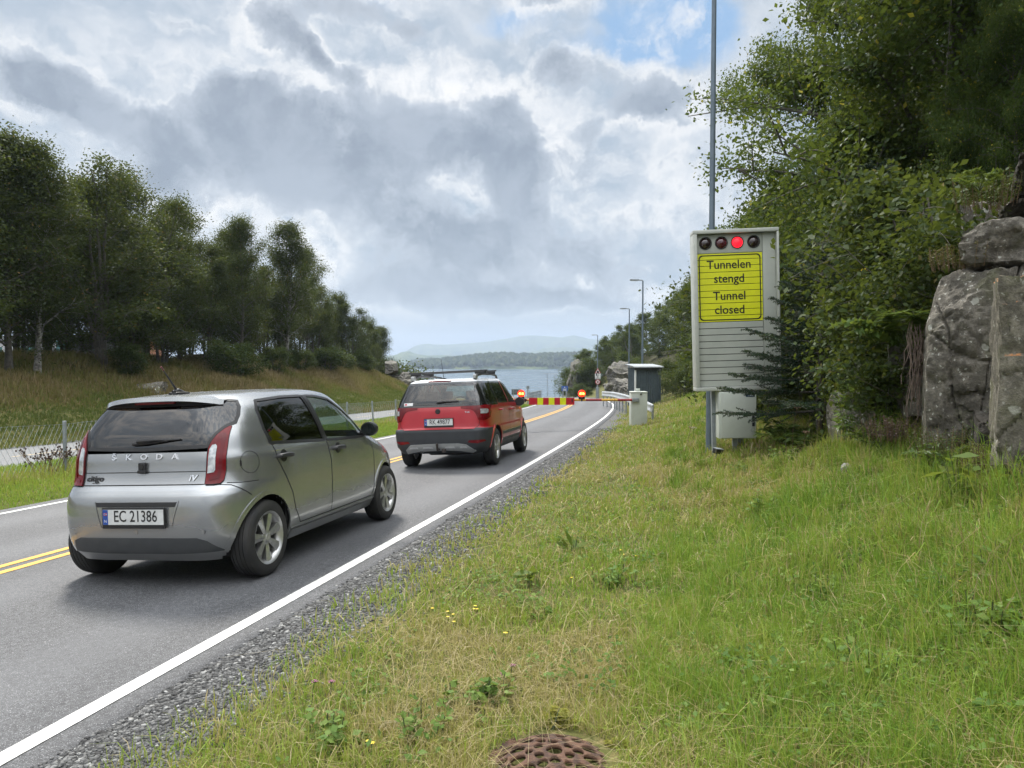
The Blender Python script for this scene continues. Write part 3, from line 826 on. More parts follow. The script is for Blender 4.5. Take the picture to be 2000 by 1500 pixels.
# ---------------- small silver hatchback
ZT = [.20, .28, .40, .52, .60, .68, .72, .77, .84, .90, .95, 1.02, 1.10, 1.20, 1.30, 1.36, 1.40, 1.43, 1.455, 1.472, 1.478]
hb = CarBody(ZT,
    [.73, .775, .808, .818, .822, .8225, .823, .822, .820, .817, .813, .786, .768, .736, .698, .670, .640, .595, .50, .30, .01],
    [.09, .035, .006, .0, .004, .018, .040, .078, .100, .110, .116, .130, .155, .202, .256, .292, .322, .42, .70, 1.15, 1.55],
    [3.40, 3.52, 3.585, 3.597, 3.59, 3.54, 3.50, 3.42, 3.25, 3.06, 2.90, 2.74, 2.60, 2.44, 2.27, 2.15, 2.06, 1.97, 1.86, 1.71, 1.57],
    [6.5, 6.5, 6.5, 6.5, 6.5, 6.4, 6.3, 6.2, 6.2, 6.3, 6.4, 6.5, 6.5, 6.2, 5.6, 5.0, 4.5, 3.8, 3.0, 2.4, 2.0], 1.56)
car = thing('hatchback', 'small silver hatchback with dark tinted rear window, last in the queue and nearest the viewer', 'car')
SILVER = paint('silver_paint', (.32, .33, .335), (.37, .38, .385))
WR_ = [(.60, 1.03), (.57, 1.15), (.585, 1.30), (.64, 1.372), (1.0, 1.395), (1.345, 1.398), (1.42, 1.20), (1.48, .985)]      # rear side window (y, z)
WF_ = [(1.53, .982), (1.475, 1.20), (1.415, 1.397), (1.60, 1.390), (1.83, 1.355), (2.08, 1.24), (2.30, 1.10), (2.47, .955)]
_tg = [(.525, 1.045), (.538, 1.085), (.57, 1.14), (.612, 1.19), (.645, 1.212), (.635, 1.27), (.610, 1.33), (.575, 1.375), (.50, 1.39)]
TG_ = [(0, 1.03)] + _tg + [(-x, z) for x, z in _tg[::-1]]
WS_ = [(-.66, 1.0), (-.60, 1.16), (-.52, 1.34), (-.48, 1.39), (.48, 1.39), (.52, 1.34), (.60, 1.16), (.66, 1.0)]
DR_ = [(.60, 1.03), (.57, 1.15), (.585, 1.30), (.64, 1.375), (1.0, 1.40), (1.385, 1.402), (1.50, .98), (1.56, .80), (1.57, .33), (1.0, .33), (.90, .45), (.845, .60), (.75, .75), (.64, .90)]
DF_ = [(1.50, .98), (1.395, 1.402), (1.60, 1.395), (1.84, 1.36), (2.09, 1.245), (2.31, 1.105), (2.50, .955), (2.56, .80), (2.56, .40), (2.50, .33), (1.57, .33), (1.56, .80)]
GATE_ = [(-.535, .775), (-.535, 1.06), (-.65, 1.20), (-.62, 1.33), (-.50, 1.405), (.50, 1.405), (.62, 1.33), (.65, 1.20), (.535, 1.06), (.535, .775)]
ARCH = [(.49, .30, .338), (2.91, .30, .338)]
HOLES = [('y', WR_), ('y', WF_), ('x', TG_), ('f', WS_)]
shell(hb, 'body', car, [SILVER], HOLES, ARCH, [('rear_door', 'y', DR_), ('front_door', 'y', DF_), ('tailgate', 'x', GATE_)], 1.40)
shell(hb, 'cabin_lining', car, [CABIN], HOLES, ARCH, [], 1.40, nA=(44, 40), dz=.02, off=-.03)
m = MB(); m.box((0, 1.8, .215), (1.44, 3.1, .03)); m.box((0, .5, .27), (1.0, .10, .10), bev=.03); m.box((0, .32, .25), (.5, .3, .12), bev=.04)
m.build('underbody', BLACKP, car)
# glass and its black surround
GL_T = pane('privacy_glass', (.016, .019, .022)); GL_C = pane('green_tinted_glass', (.50, .60, .55))
for sg in (1, -1):
    for nm, poly, g in (('rear_side_window', WR_, GL_T), ('front_side_window', WF_, GL_C)):
        w_ = NB(); hb.patch(w_, 'y', poly, sg, -.004, 0, grid=.05)
        o = w_.build(nm, g, car)
        f_ = NB(); hb.stroke(f_, 'y', poly, sg, .026, .0035, closed=True, skirt=.006); f_.build('window_seal', BLACKP, o)
    f_ = NB(); hb.patch(f_, 'y', [(1.475, .99), (1.42, 1.20), (1.36, 1.40), (1.425, 1.40), (1.485, 1.20), (1.54, .985)], sg, .006, .01, grid=.05)
    f_.build('pillar_trim', BLACKP, car)
w_ = NB(); hb.patch(w_, 'x', TG_, 1, .0015, 0, grid=.05); gw = w_.build('rear_window', GL_T, car)
f_ = NB(); hb.stroke(f_, 'x', TG_, 1, .028, .004, closed=True, skirt=.004); f_.build('window_seal', BLACKP, gw)
w_ = NB(); 
def front_patch(body, mb, poly, off):
    n = len(poly); V = []; 
    for (x, z) in poly:
        nf = min(float(body.nn(z)), 4.2); q = min(abs(x) / float(body.w(z)), .999); c = (1 - q ** nf) ** (1 / nf)
        V.append((x, body.yc + (float(body.yf(z)) - body.yc) * c + off, z))
    mb.add(V, [tuple(range(n))[::-1]])
front_patch(hb, w_, WS_, -.01); w_.build('windscreen', GL_C, car)
# black band above the rear window, spoiler lip and high brake light
sp = NB()
xs = np.linspace(-.53, .53, 25); V = []; Fc = []
for x in xs:
    q = abs(x) / .53; yb = .235 + .125 * q ** 4; zb = 1.425 - .045 * q ** 3
    V += [(x, yb + .15, zb + .020 - .008 * q), (x, yb + .012, zb + .006), (x, yb, zb - .030), (x, yb + .075, zb - .056 + .02 * q)]
for i in range(24):
    for k in range(3): Fc.append((4 * i + k, 4 * i + k + 1, 4 * i + k + 5, 4 * i + k + 4))
sp.add(V, [f[::-1] for f in Fc]); spo = sp.build('spoiler', SILVER, car, 'auto')
s2 = NB(); hb.patch(s2, 'x', [(-.53, 1.345), (-.47, 1.392), (.47, 1.392), (.53, 1.345), (.40, 1.352), (-.40, 1.352)], 1, .008, .012); s2.build('spoiler_underside', BLACKP, car)
b_ = NB(); b_.box((0, .262, 1.384), (.36, .02, .024), bev=.006); b_.build('brake_light', REDD, car, 'auto')
# tail lamps
for sg in (1, -1):
    ol = [(.535, .766), (.535, 1.03), (.548, 1.075), (.575, 1.125), (.610, 1.168), (.628, 1.184), (.638, 1.180), (.646, 1.10), (.655, .98), (.658, .86), (.652, .79), (.635, .768), (.59, .764)]
    p = NB(); hb.patch(p, 'x', [(sg * x, z) for x, z in ol], 1, .012, .016, grid=.02); tl = p.build('tail_lamp', REDL, car)
    p = NB(); hb.patch(p, 'x', [(sg * x, z) for x, z in [(.543, .845), (.546, 1.02), (.560, 1.05), (.582, 1.055), (.592, 1.04), (.594, .87), (.586, .852)]], 1, .016, .004, grid=.015); p.build('reversing_lens', CLEARL, tl)
    p = NB()
    hb.stroke(p, 'x', [(sg * x, z) for x, z in [(.618, 1.13), (.626, .98), (.626, .86), (.614, .815), (.56, .80)]], 1, .022, .016); p.build('light_guide', REDD, tl)
    p = NB(); hb.stroke(p, 'x', [(sg * x, z) for x, z in ol], 1, .010, .010, closed=True); p.build('lamp_gap', SEAM, tl)
# seams
g = NB()
hb.stroke(g, 'x', [(-.53, 1.04), (-.53, .768), (.53, .768), (.53, 1.04)], 1, .008, .002)
hb.stroke(g, 'x', [(-.54, .862), (.54, .862)], 1, .006, .0016)
for sg in (1, -1):
    hb.stroke(g, 'y', [(.62, 1.02), (.64, .90), (.75, .75), (.845, .60), (.90, .45), (1.0, .325), (1.57, .325), (2.50, .325), (2.56, .40), (2.56, .80), (2.50, .955)], sg, .008, .002)
    hb.stroke(g, 'y', [(1.50, .98), (1.56, .80), (1.57, .325)], sg, .008, .002)
    hb.stroke(g, 'y', [(.10, .765), (.17, .752), (.30, .66)], sg, .006, .002)
    hb.stroke(g, 'x', [(sg * .672, .770), (sg * .74, .762), (sg * .79, .758)], 1, .006, .002)
    hb.stroke(g, 'y', [(.335 + .083 * math.cos(t), .905 + .083 * math.sin(t)) for t in np.linspace(0, 2 * math.pi, 24, endpoint=False)], sg, .0035, .0015, closed=True) if sg > 0 else None
    if sg > 0: hb.patch(g, 'y', [(.262, .885), (.252, .885), (.252, .925), (.262, .925)], sg, .003, .003)
g.build('panel_gaps', SEAM, car)
# belt line crease: raised bright moulding edge under the windows
for sg in (1, -1):
    for (ya, za, ra) in ARCH:
        a_ = NB(); hb.stroke(a_, 'y', [(ya + .350 * math.cos(t), za + .350 * math.sin(t)) for t in np.linspace(-.12, math.pi + .12, 40)], sg, .036, .006, skirt=.012)
        a_.build('arch_lip', SILVER, car)
    a_ = NB(); hb.stroke(a_, 'y', [(.86, .255), (1.6, .255), (2.56, .255)], sg, .075, .010, skirt=.02); a_.build('sill', SILVER, car)
    a_ = NB(); hb.stroke(a_, 'y', [(.845, .305), (1.6, .305), (2.56, .305)], sg, .010, .016, skirt=.02); a_.build('sill_edge', SILVER, car)
for (ya, za, ra) in ARCH: arch_inner(car, hb, ya, za, .342, .50, BLACKP)
# bumper, plate recess, diffuser, parking sensors
p = NB(); hb.patch(p, 'x', [(-.60, .275), (-.57, .36), (-.50, .385), (.50, .385), (.57, .36), (.66, .275), (.3, .262), (-.3, .262)], 1, .004, .01); p.build('diffuser', GREYP, car)
hb_plate_y = -.004
p = NB()
Vr = [(-.36, .655), (.36, .655), (.30, .455), (-.30, .455)]; d_ = .0
hb.stroke(p, 'x', Vr, 1, .012, .004, closed=True); p.build('plate_recess_edge', SILVER, car)
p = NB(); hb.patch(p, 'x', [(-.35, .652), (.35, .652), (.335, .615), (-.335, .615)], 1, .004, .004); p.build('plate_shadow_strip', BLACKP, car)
plate(car, hb, -.016, .545, 'EC 21386', 0.0, extra='MOTRUM')
for x in (-.55, 0.0, .55):
    yy = float(hb.xy(hb.a_of('x', x, .43), .43)[1])
    p = NB(); p.tube([(x, yy - .003, .43), (x, yy + .02, .43)], .016, 14); q_ = p.build('parking_sensor', SILVER, car, 'auto')
    p = NB(); p.lathe([(.015, -.0045), (.018, -.0045), (.018, 0)], 16, M=Matrix.Translation((x, yy, .43)) @ Matrix.Rotation(-math.pi / 2, 4, 'X') @ Matrix.Scale(-1, 4, (0, 0, 1)))
    p.build('sensor_ring', SEAM, q_)
# tailgate lettering and badge, camera handle, wiper
def rear_text(txt, size, x0, z0, mat, name, gap=0.0, shear=0.0, depth=.006, parent=car, body=hb, off=.004, xs=1.0, bold=0.0, xpos=None):
    p = NB(); items = [(c, x) for c, x in zip(txt, xpos)] if xpos else [(txt, x0)]
    for c, x in items:
        V, Fc = text_mesh(c, size, depth, shear, xs, bold)
        a = body.a_of('x', x, z0); yy = float(body.xy(a, z0)[1]); n = body.N(np.array([a]), np.array([z0]))[0]; n = Vector((n[0] * (1 if x >= 0 else -1), n[1], n[2]))
        zax = n; xax = Vector((0, 0, 1)).cross(zax).normalized(); yax = zax.cross(xax)
        M = Matrix.Translation(Vector((x, yy, z0)) + n * off) @ Matrix((xax, yax, zax)).transposed().to_4x4()
        p.add([M @ Vector(v) for v in V], Fc)
    return p.build(name, mat, parent, False)
rear_text('\u0160KODA', .060, 0, .975, CHROME, 'lettering', xpos=[-.265, -.135, .0, .135, .27], xs=1.3, bold=.001, depth=.008)
rear_text('iV', .062, .43, .812, CHROME, 'model_badge', shear=.2, xs=1.2, bold=.001)
rear_text('citigo', .060, -.425, .818, BLACKP, 'dealer_sticker', shear=.2, xs=1.2, bold=.0015, depth=.002)
rear_text('MOTRUM', .016, -.41, .785, BLACKP, 'dealer_sticker', depth=.001)
p = NB(); yy = float(hb.xy(0.0, .885)[1])
p.box((0, yy - .010, .895), (.062, .03, .085), bev=.012); p.box((0, yy - .018, .868), (.075, .02, .026), bev=.008)
p.lathe([(0, .012), (.020, .012), (.022, 0)], 16, M=Matrix.Translation((0, yy - .02, .905)) @ Matrix.Rotation(math.pi / 2, 4, 'X')); p.build('tailgate_handle', BLACKP, car, 'auto')
p = NB()
def rp(x, z, off):
    a = hb.a_of('x', abs(x), z); n = hb.N(np.array([a]), np.array([z]))[0]; P_ = hb.P(np.array([a]), np.array([z]))[0] + n * off
    return Vector((P_[0] * (1 if x >= 0 else -1), P_[1], P_[2]))
p.tube([rp(-.05, 1.085, .03), rp(.02, 1.088, .04), rp(.10, 1.092, .035), rp(.17, 1.095, .022)], [.022, .018, .012, .006], 8)
p.tube([rp(-.10, 1.072, .016), rp(.0, 1.074, .018), rp(.24, 1.098, .014), rp(.30, 1.10, .012)], [.016, .014, .009, .006], 8); p.build('wiper', BLACKP, car, 'auto')
# door handles, mirrors, aerial
for sg in (1, -1):
    for (yh, zh) in ((.74, .915), (1.71, .895)):
        p = NB(); hb.patch(p, 'y', [(yh + .052 * math.cos(t), zh + .050 * math.sin(t)) for t in np.linspace(0, 2 * math.pi, 20, endpoint=False)], sg, .002, .002, grid=.02); o = p.build('door_handle', BLACKP, car)
        q_ = hb.P(np.array([hb.a_of('y', yh, zh)]), np.array([zh]))[0]
        x = q_[0] * sg
        p = NB(); p.tube([(x - sg * .01, yh - .095, zh), (x + sg * .028, yh - .080, zh + .004), (x + sg * .036, yh, zh + .006), (x + sg * .028, yh + .085, zh), (x - sg * .01, yh + .095, zh - .004)], [.016, .019, .020, .019, .016], 8)
        p.build('grip', BLACKP, o, 'auto')
    p = NB(); xm = float(hb.xy(hb.a_of('y', 2.42, .97), .97)[0])
    p.lathe([(0, .06), (.045, .052), (.07, .03), (.08, .0), (.078, -.045), (0, -.046)], 20, M=Matrix.Translation((sg * (xm + .10), 2.36, 1.03)) @ Matrix.Rotation(-math.pi / 2, 4, 'X') @ Matrix.Diagonal((1.12, .92, 1, 1))); p.tube([(sg * xm, 2.40, .985), (sg * (xm + .06), 2.37, 1.01)], [.03, .028], 8)
    mi_ = p.build('door_mirror', BLACKP, car, 'auto')
    p = NB(); p.lathe([(0, -.049), (.066, -.049), (.068, -.046)], 20, M=Matrix.Translation((sg * (xm + .10), 2.36, 1.03)) @ Matrix.Rotation(-math.pi / 2, 4, 'X') @ Matrix.Diagonal((1.12, .92, 1, 1))); p.build('mirror_glass', pmat('mirror_glass_dark', (.06, .075, .07), .03, .9), mi_, 'auto')
p = NB(); p.tube([(-.02, .62, 1.45), (-.02, .56, 1.475), (-.02, .50, 1.47)], [.03, .024, .012], 10); p.box((-.02, .58, 1.452), (.08, .17, .03), bev=.012)
p.tube([(-.02, .56, 1.47), (-.02, .38, 1.66)], [.010, .004], 8); p.build('roof_aerial', BLACKP, car, 'auto')
p = NB(); p.tube([(-.02, .40, 1.64), (-.02, .37, 1.67)], [.006, .007], 8); p.build('aerial_tip', REDD, car)
for sg in (1, -1):
    wheel('wheel', car, sg * .715, .49, .296, .19, .200, sg, 7, .1); wheel('wheel', car, sg * .715, 2.91, .296, .19, .200, sg, 7, .35)
seats(car, (.98, 1.95), .36, .48); cabin(car, 2.55, .80, 1.35, .25)

# ---------------- red compact SUV with white roof
ZT2 = [.28, .34, .42, .55, .66, .70, .73, .78, .90, 1.04, 1.10, 1.16, 1.30, 1.45, 1.52, 1.56, 1.585, 1.605, 1.616, 1.62]
sv = CarBody(ZT2,
    [.80, .845, .872, .890, .896, .896, .886, .884, .890, .886, .872, .858, .808, .748, .715, .690, .655, .57, .36, .01],
    [.10, .045, .012, .0, .0, .012, .045, .055, .068, .085, .10, .115, .165, .222, .250, .268, .30, .55, 1.15, 1.75],
    [4.10, 4.18, 4.20, 4.22, 4.21, 4.20, 4.19, 4.16, 4.05, 3.55, 3.20, 3.06, 2.80, 2.52, 2.38, 2.28, 2.18, 2.02, 1.86, 1.77],
    [9, 9, 9, 9, 9, 9, 9, 9, 9, 9, 9, 9, 8.6, 7.5, 6.8, 6.2, 5.2, 3.8, 2.8, 2.2], 1.76)
suv = thing('compact_suv', 'red compact off-roader with white roof, roof bars and grey bumper, waiting at the barrier', 'car')
REDPNT = paint('red_paint', (.34, .004, .012), (.42, .007, .016), .12, .32)
WHPNT = pmat('white_paint', (.72, .73, .74), .25, coat=.8, col2=(.66, .67, .68), nscale=3)
W1 = [(.30, 1.14), (.33, 1.30), (.40, 1.48), (.48, 1.515), (.93, 1.525), (.95, 1.14)]
W2 = [(1.00, 1.14), (.98, 1.525), (1.72, 1.53), (1.80, 1.13)]
W3 = [(1.90, 1.13), (1.82, 1.53), (2.05, 1.515), (2.25, 1.45), (2.55, 1.30), (2.82, 1.12)]
RWN = [(-.70, 1.12), (-.665, 1.30), (-.61, 1.49), (-.58, 1.515), (.58, 1.515), (.61, 1.49), (.665, 1.30), (.70, 1.12)]
WS2 = [(-.70, 1.14), (-.62, 1.34), (-.56, 1.48), (.56, 1.48), (.62, 1.34), (.70, 1.14)]
D1 = [(.97, 1.12), (.97, 1.53), (1.77, 1.535), (1.85, 1.12), (1.86, .42), (1.25, .42), (1.18, .60), (1.05, .82)]
D2 = [(1.85, 1.12), (1.79, 1.535), (2.06, 1.52), (2.28, 1.45), (2.60, 1.28), (2.88, 1.10), (2.90, .8), (2.85, .42), (1.86, .42)]
GT2 = [(-.70, .75), (-.72, .90), (-.715, 1.10), (-.665, 1.30), (-.60, 1.515), (.60, 1.515), (.665, 1.30), (.715, 1.10), (.72, .90), (.70, .75), (.64, .705), (-.64, .705)]
AR2 = [(.76, .345, .395), (3.338, .345, .395)]
H2 = [('y', W1), ('y', W2), ('y', W3), ('x', RWN), ('f', WS2)]
def suv_mi(C):
    mi = np.zeros(len(C), int)
    mi[C[:, 2] > 1.535] = 1
    mi[(C[:, 2] < .705) & ((C[:, 1] < .42) | (C[:, 1] > 3.75))] = 2
    mi[(C[:, 2] < .46)] = 2
    mi[(C[:, 2] > 1.10) & (C[:, 2] <= 1.535) & (C[:, 1] < .98)] = 3
    return mi
CLADD = pmat('dark_cladding_plastic', (.022, .025, .029), .55, col2=(.03, .033, .037), nscale=10)
GLOSSK = pmat('gloss_black', (.008, .008, .010), .12, coat=1.0)
shell(sv, 'body', suv, [REDPNT, WHPNT, CLADD, GLOSSK], H2, AR2, [('rear_door', 'y', D1), ('front_door', 'y', D2), ('tailgate', 'x', GT2)], 1.54, mi_fn=suv_mi)
shell(sv, 'cabin_lining', suv, [CABIN], H2, AR2, [], 1.54, nA=(44, 40), dz=.025, off=-.035)
m = MB(); m.box((0, 2.1, .30), (1.55, 3.6, .03)); m.box((.1, .55, .30), (.9, .22, .16), bev=.05); m.tube([(-.33, .02, .33), (-.33, .5, .33)], .035, 10); m.box((0, .76, .33), (1.3, .1, .1), bev=.03)
m.build('underbody', BLACKP, suv)
GL_S = pane('grey_tinted_glass', (.16, .19, .19)); GL_R = pane('rear_glass', (.34, .42, .41))
for sg in (1, -1):
    for nm, poly, gm in (('quarter_window', W1, GL_T), ('rear_side_window', W2, GL_T), ('front_side_window', W3, GL_S)):
        w_ = NB(); sv.patch(w_, 'y', poly, sg, -.003, 0, grid=.06); o = w_.build(nm, gm, suv)
        f_ = NB(); sv.stroke(f_, 'y', poly, sg, .03, .003, closed=True, skirt=.005); f_.build('window_seal', GLOSSK, o)
w_ = NB(); sv.patch(w_, 'x', RWN, 1, .001, 0, grid=.06); gw = w_.build('rear_window', GL_R, suv)
f_ = NB(); sv.stroke(f_, 'x', RWN, 1, .035, .003, closed=True, skirt=.005); f_.build('window_seal', GLOSSK, gw)
w_ = NB(); front_patch(sv, w_, WS2, -.01); w_.build('windscreen', GL_C, suv)
g = NB()
sv.stroke(g, 'x', [(-.725, 1.53), (-.735, 1.12), (-.735, .85), (-.72, .76), (-.64, .70), (.64, .70), (.72, .76), (.735, .85), (.735, 1.12), (.62, 1.53)][1:-1], 1, .009, .002)
for sg in (1, -1):
    sv.stroke(g, 'y', [(.97, 1.12), (1.05, .82), (1.18, .60), (1.25, .42), (1.86, .42), (2.85, .42), (2.90, .8), (2.88, 1.10)], sg, .009, .002)
    sv.stroke(g, 'y', [(1.85, 1.12), (1.86, .42)], sg, .009, .002)
g.build('panel_gaps', SEAM, suv)
b_ = NB(); sv.patch(b_, 'x', [(-.70, .715), (-.60, .69), (.60, .69), (.70, .715), (.86, .705), (.865, .55), (.84, .42), (.60, .33), (-.60, .33), (-.84, .42), (-.865, .55), (-.86, .705)], 1, .014, .02, grid=.05); b_.build('rear_bumper', CLADD, suv)
b_ = NB(); sv.patch(b_, 'x', [(-.60, .30), (-.615, .37), (-.52, .45), (-.2, .462), (.36, .462), (.50, .44), (.66, .33), (.60, .30), (.4, .335), (.1, .35), (-.4, .335)], 1, .026, .02, grid=.04); sk = b_.build('skid_plate', pmat('silver_plastic', (.36, .37, .37), .4, .5), suv)
BRIGHT = pmat('bright_plastic', (.55, .56, .56), .35, .5)
for x0, x1 in ((-.55, -.38), (-.30, -.10), (.10, .30), (.38, .52)):
    b_ = NB(); sv.patch(b_, 'x', [(x0, .385), (x0 + .02, .408), (x1 - .02, .408), (x1, .385)], 1, .032, .008, grid=.03)
    b_.build('slot_rib', BRIGHT, sk)
for sg in (1, -1):
    b_ = NB(); sv.patch(b_, 'x', [(sg * x, z) for x, z in [(.53, .475), (.56, .51), (.80, .515), (.82, .49), (.70, .455)]], 1, .018, .01, grid=.04); b_.build('reflector', REDL, suv)
    b_ = NB(); tlp = [(.742, .86), (.742, 1.105), (.80, 1.115), (.862, 1.11), (.872, .98), (.868, .90), (.84, .86), (.79, .845)]
    sv.patch(b_, 'x', [(sg * x, z) for x, z in tlp], 1, .010, .014, grid=.025); tl = b_.build('tail_lamp', REDL, suv)
    b_ = NB(); sv.patch(b_, 'y', [(.09, .86), (.09, 1.105), (.30, 1.11), (.34, 1.05), (.30, .92), (.20, .855)], sg, .009, .012, grid=.03); b_.build('side_lens', REDL, tl)
    b_ = NB(); sv.patch(b_, 'x', [(sg * x, z) for x, z in [(.746, .965), (.746, 1.045), (.83, 1.045), (.845, 1.03), (.845, .98), (.83, .965)]], 1, .016, .008, grid=.02); b_.build('clear_lens', CLEARL, tl)
    for (ya, za, ra) in AR2:
        b_ = NB(); sv.stroke(b_, 'y', [(ya + .408 * math.cos(t), za + .408 * math.sin(t)) for t in np.linspace(.02, math.pi - .02, 40)], sg, .045, .010, skirt=.014)
        b_.build('arch_lip', REDPNT, suv)
    b_ = NB(); sv.stroke(b_, 'y', [(1.17, .56), (1.8, .56), (2.92, .56)], sg, .055, .012, skirt=.014); b_.build('door_moulding', GREYP, suv)
    b_ = NB(); sv.stroke(b_, 'y', [(1.17, .592), (1.8, .592), (2.92, .592)], sg, .010, .016, skirt=.01); b_.build('bright_strip', CHROME, suv)
    for (yh, zh) in ((1.10, 1.0), (2.02, .98)):
        q_ = float(sv.xy(sv.a_of('y', yh, zh), zh)[0]) * sg
        b_ = NB(); b_.tube([(q_ - sg * .01, yh - .10, zh), (q_ + sg * .035, yh - .07, zh), (q_ + sg * .038, yh + .07, zh), (q_ - sg * .01, yh + .10, zh)], .018, 8); b_.build('door_handle', REDPNT, suv, 'auto')
    xm = float(sv.xy(sv.a_of('y', 2.72, 1.1), 1.1)[0])
    b_ = NB(); b_.lathe([(0, .07), (.06, .055), (.09, .03), (.098, .0), (.095, -.05), (0, -.052)], 20, M=Matrix.Translation((sg * (xm + .11), 2.66, 1.10)) @ Matrix.Rotation(-math.pi / 2, 4, 'X') @ Matrix.Diagonal((1.05, .9, 1, 1))); b_.tube([(sg * (xm - .02), 2.72, 1.07), (sg * (xm + .08), 2.68, 1.08)], [.035, .03], 8); b_.build('door_mirror', BLACKP, suv, 'auto')
    # roof rail with its silver foot
    b_ = NB(); xr = .60
    b_.tube([(sg * .585, .42, 1.57), (sg * .60, .50, 1.645), (sg * .605, .9, 1.672), (sg * .60, 1.6, 1.675), (sg * .58, 2.1, 1.655), (sg * .55, 2.3, 1.585)], [.028, .024, .02, .02, .02, .026], 8); rl = b_.build('roof_rail', BLACKP, suv, 'auto')
    b_ = NB(); b_.box((sg * .59, .47, 1.625), (.07, .13, .09), bev=.025); b_.build('rail_foot', pmat('silver_rail', (.42, .43, .43), .35, .6), rl, 'auto')
for yb in (.72, 1.45):
    b_ = NB(); b_.box((0, yb, 1.735), (1.50, .06, .028), bev=.010)
    for sg in (1, -1): b_.box((sg * .62, yb, 1.700), (.20, .085, .06), bev=.015)
    b_.build('roof_bar', BLACKP, suv, 'auto')
b_ = NB(); b_.box((0, .46, 1.610), (.05, .09, .02), bev=.008); b_.tube([(0, .46, 1.61), (0, .33, 1.96)], [.006, .003], 6); b_.build('roof_aerial', BLACKP, suv, 'auto')
b_ = NB(); b_.box((-.02, .272, 1.560), (.42, .03, .03), bev=.008); b_.build('brake_light', REDL, suv, 'auto')
plate(suv, sv, .042, .835, 'RK 49877', 0.0)
p = NB(); sv.stroke(p, 'x', [(-.43, .92), (.43, .92), (.40, .725), (-.40, .725)], 1, .012, .003, closed=True); p.build('plate_recess_edge', REDPNT, suv)
p = NB(); yy = float(sv.xy(0.0, 1.03)[1]); p.lathe([(0, .014), (.040, .014), (.047, .008), (.048, -.01)], 28, M=Matrix.Translation((-.02, yy, 1.025)) @ Matrix.Rotation(math.pi / 2, 4, 'X')); p.build('tailgate_badge', BLACKP, suv, 'auto')
rear_text('Yeti', .046, .52, 1.0, CHROME, 'model_badge', parent=suv, body=sv, xs=1.2)
p = NB(); sv.patch(p, 'x', [(-.66, 1.135), (-.665, 1.185), (-.49, 1.19), (-.49, 1.14)], 1, .006, .003); stk = p.build('window_sticker', WHITEL, suv)
p = NB(); sv.patch(p, 'x', [(-.645, 1.148), (-.648, 1.174), (-.60, 1.176), (-.60, 1.150)], 1, .008, .002); p.build('sticker_mark', PLATER, stk)
def rp2(x, z, off):
    a = sv.a_of('x', abs(x), z); n = sv.N(np.array([a]), np.array([z]))[0]; P_ = sv.P(np.array([a]), np.array([z]))[0] + n * off
    return Vector((P_[0] * (1 if x >= 0 else -1), P_[1], P_[2]))
p = NB(); p.tube([rp2(-.04, 1.175, .03), rp2(.1, 1.185, .03), rp2(.36, 1.19, .016)], [.020, .013, .007], 8); p.build('wiper', BLACKP, suv, 'auto')
p = NB(); p.tube([(0, .12, .36), (0, -.09, .36), (0, -.10, .42)], .020, 8); p.lathe([(0, .05), (.02, .045), (.027, .025), (.02, .0), (.015, -.03)], 14, M=Matrix.Translation((0, -.10, .43))); p.box((.10, -.03, .34), (.07, .05, .07), bev=.01); p.build('tow_bar', pmat('worn_steel', (.07, .06, .055), .55, .6), suv, 'auto')
for (ya, za, ra) in AR2: arch_inner(suv, sv, ya, za, .398, .56, BLACKP)
for sg in (1, -1):
    wheel('wheel', suv, sg * .775, .76, .335, .215, .215, sg, 5, .1); wheel('wheel', suv, sg * .775, 3.338, .335, .215, .215, sg, 5, .4)
seats(suv, (1.32, 2.30), .40, .62); cabin(suv, 2.95, .98, 1.5, .36)

def park(o, X, Y, wb_mid, dyaw=0.0):
    s, u = inv(np.array([X]), np.array([Y])); P, ph, sl = road_pose(float(s[0]), float(u[0]))
    yaw = -(ph + dyaw)
    Mr = Matrix.Rotation(yaw, 4, 'Z') @ Matrix.Rotation(-math.atan(sl), 4, 'X') @ Matrix.Rotation(-CF - .004, 4, 'Y')
    o.location = P - Mr @ Vector((0, wb_mid, 0)); o.rotation_euler = Mr.to_euler()
park(car, -2.41, 7.12, 1.70); park(suv, -.84, 15.0, 2.05)
# ------------------------------------------------------------------ signs, poles, barrier, rails, fence, hut
GALV = pmat('galvanised_steel', (.30, .33, .35), .55, .35, col2=(.24, .265, .28), nscale=7)
POLEB = pmat('pole_blue_grey', (.15, .19, .23), .5, .3, col2=(.12, .155, .19), nscale=3)
SIGNG = pmat('sign_grey', (.42, .44, .39), .55, col2=(.37, .39, .345), nscale=2.5)
SIGNF = pmat('sign_frame', (.50, .515, .465), .45, .2, col2=(.43, .445, .405), nscale=5)
SIGNY = pmat('sign_yellow', (.70, .72, .01), .5, col2=(.66, .67, .012), nscale=6)
INK = pmat('black_print', (.008, .008, .006), .6)
DARKGAP = pmat('dark_gap', (.02, .022, .02), .8)
LENSK = pmat('unlit_lens', (.035, .018, .018), .12, col2=(.02, .012, .012), nscale=9, coat=1.0)
LENSR = pmat('unlit_red_lens', (.075, .008, .016), .12, coat=1.0)
LENSON = pmat('lit_red_lens', (.6, .01, .01), .3, emit=(1, .012, .03), est=1.3)
CABW = pmat('cabinet_white', (.50, .53, .48), .5, col2=(.46, .49, .44), nscale=4)
YELB = pmat('boom_yellow', (.62, .34, .02), .45, col2=(.52, .28, .03), nscale=5)
REDB = pmat('boom_red', (.30, .012, .015), .45, col2=(.24, .012, .014), nscale=5)
REDF = pmat('reflective_red_glow', (.42, .006, .018), .4, emit=(.5, .0, .015), est=.05)  # reflective sheeting, its returned light put in as a faint emission
YELFL = pmat('fluorescent_yellow', (.72, .75, .01), .4)
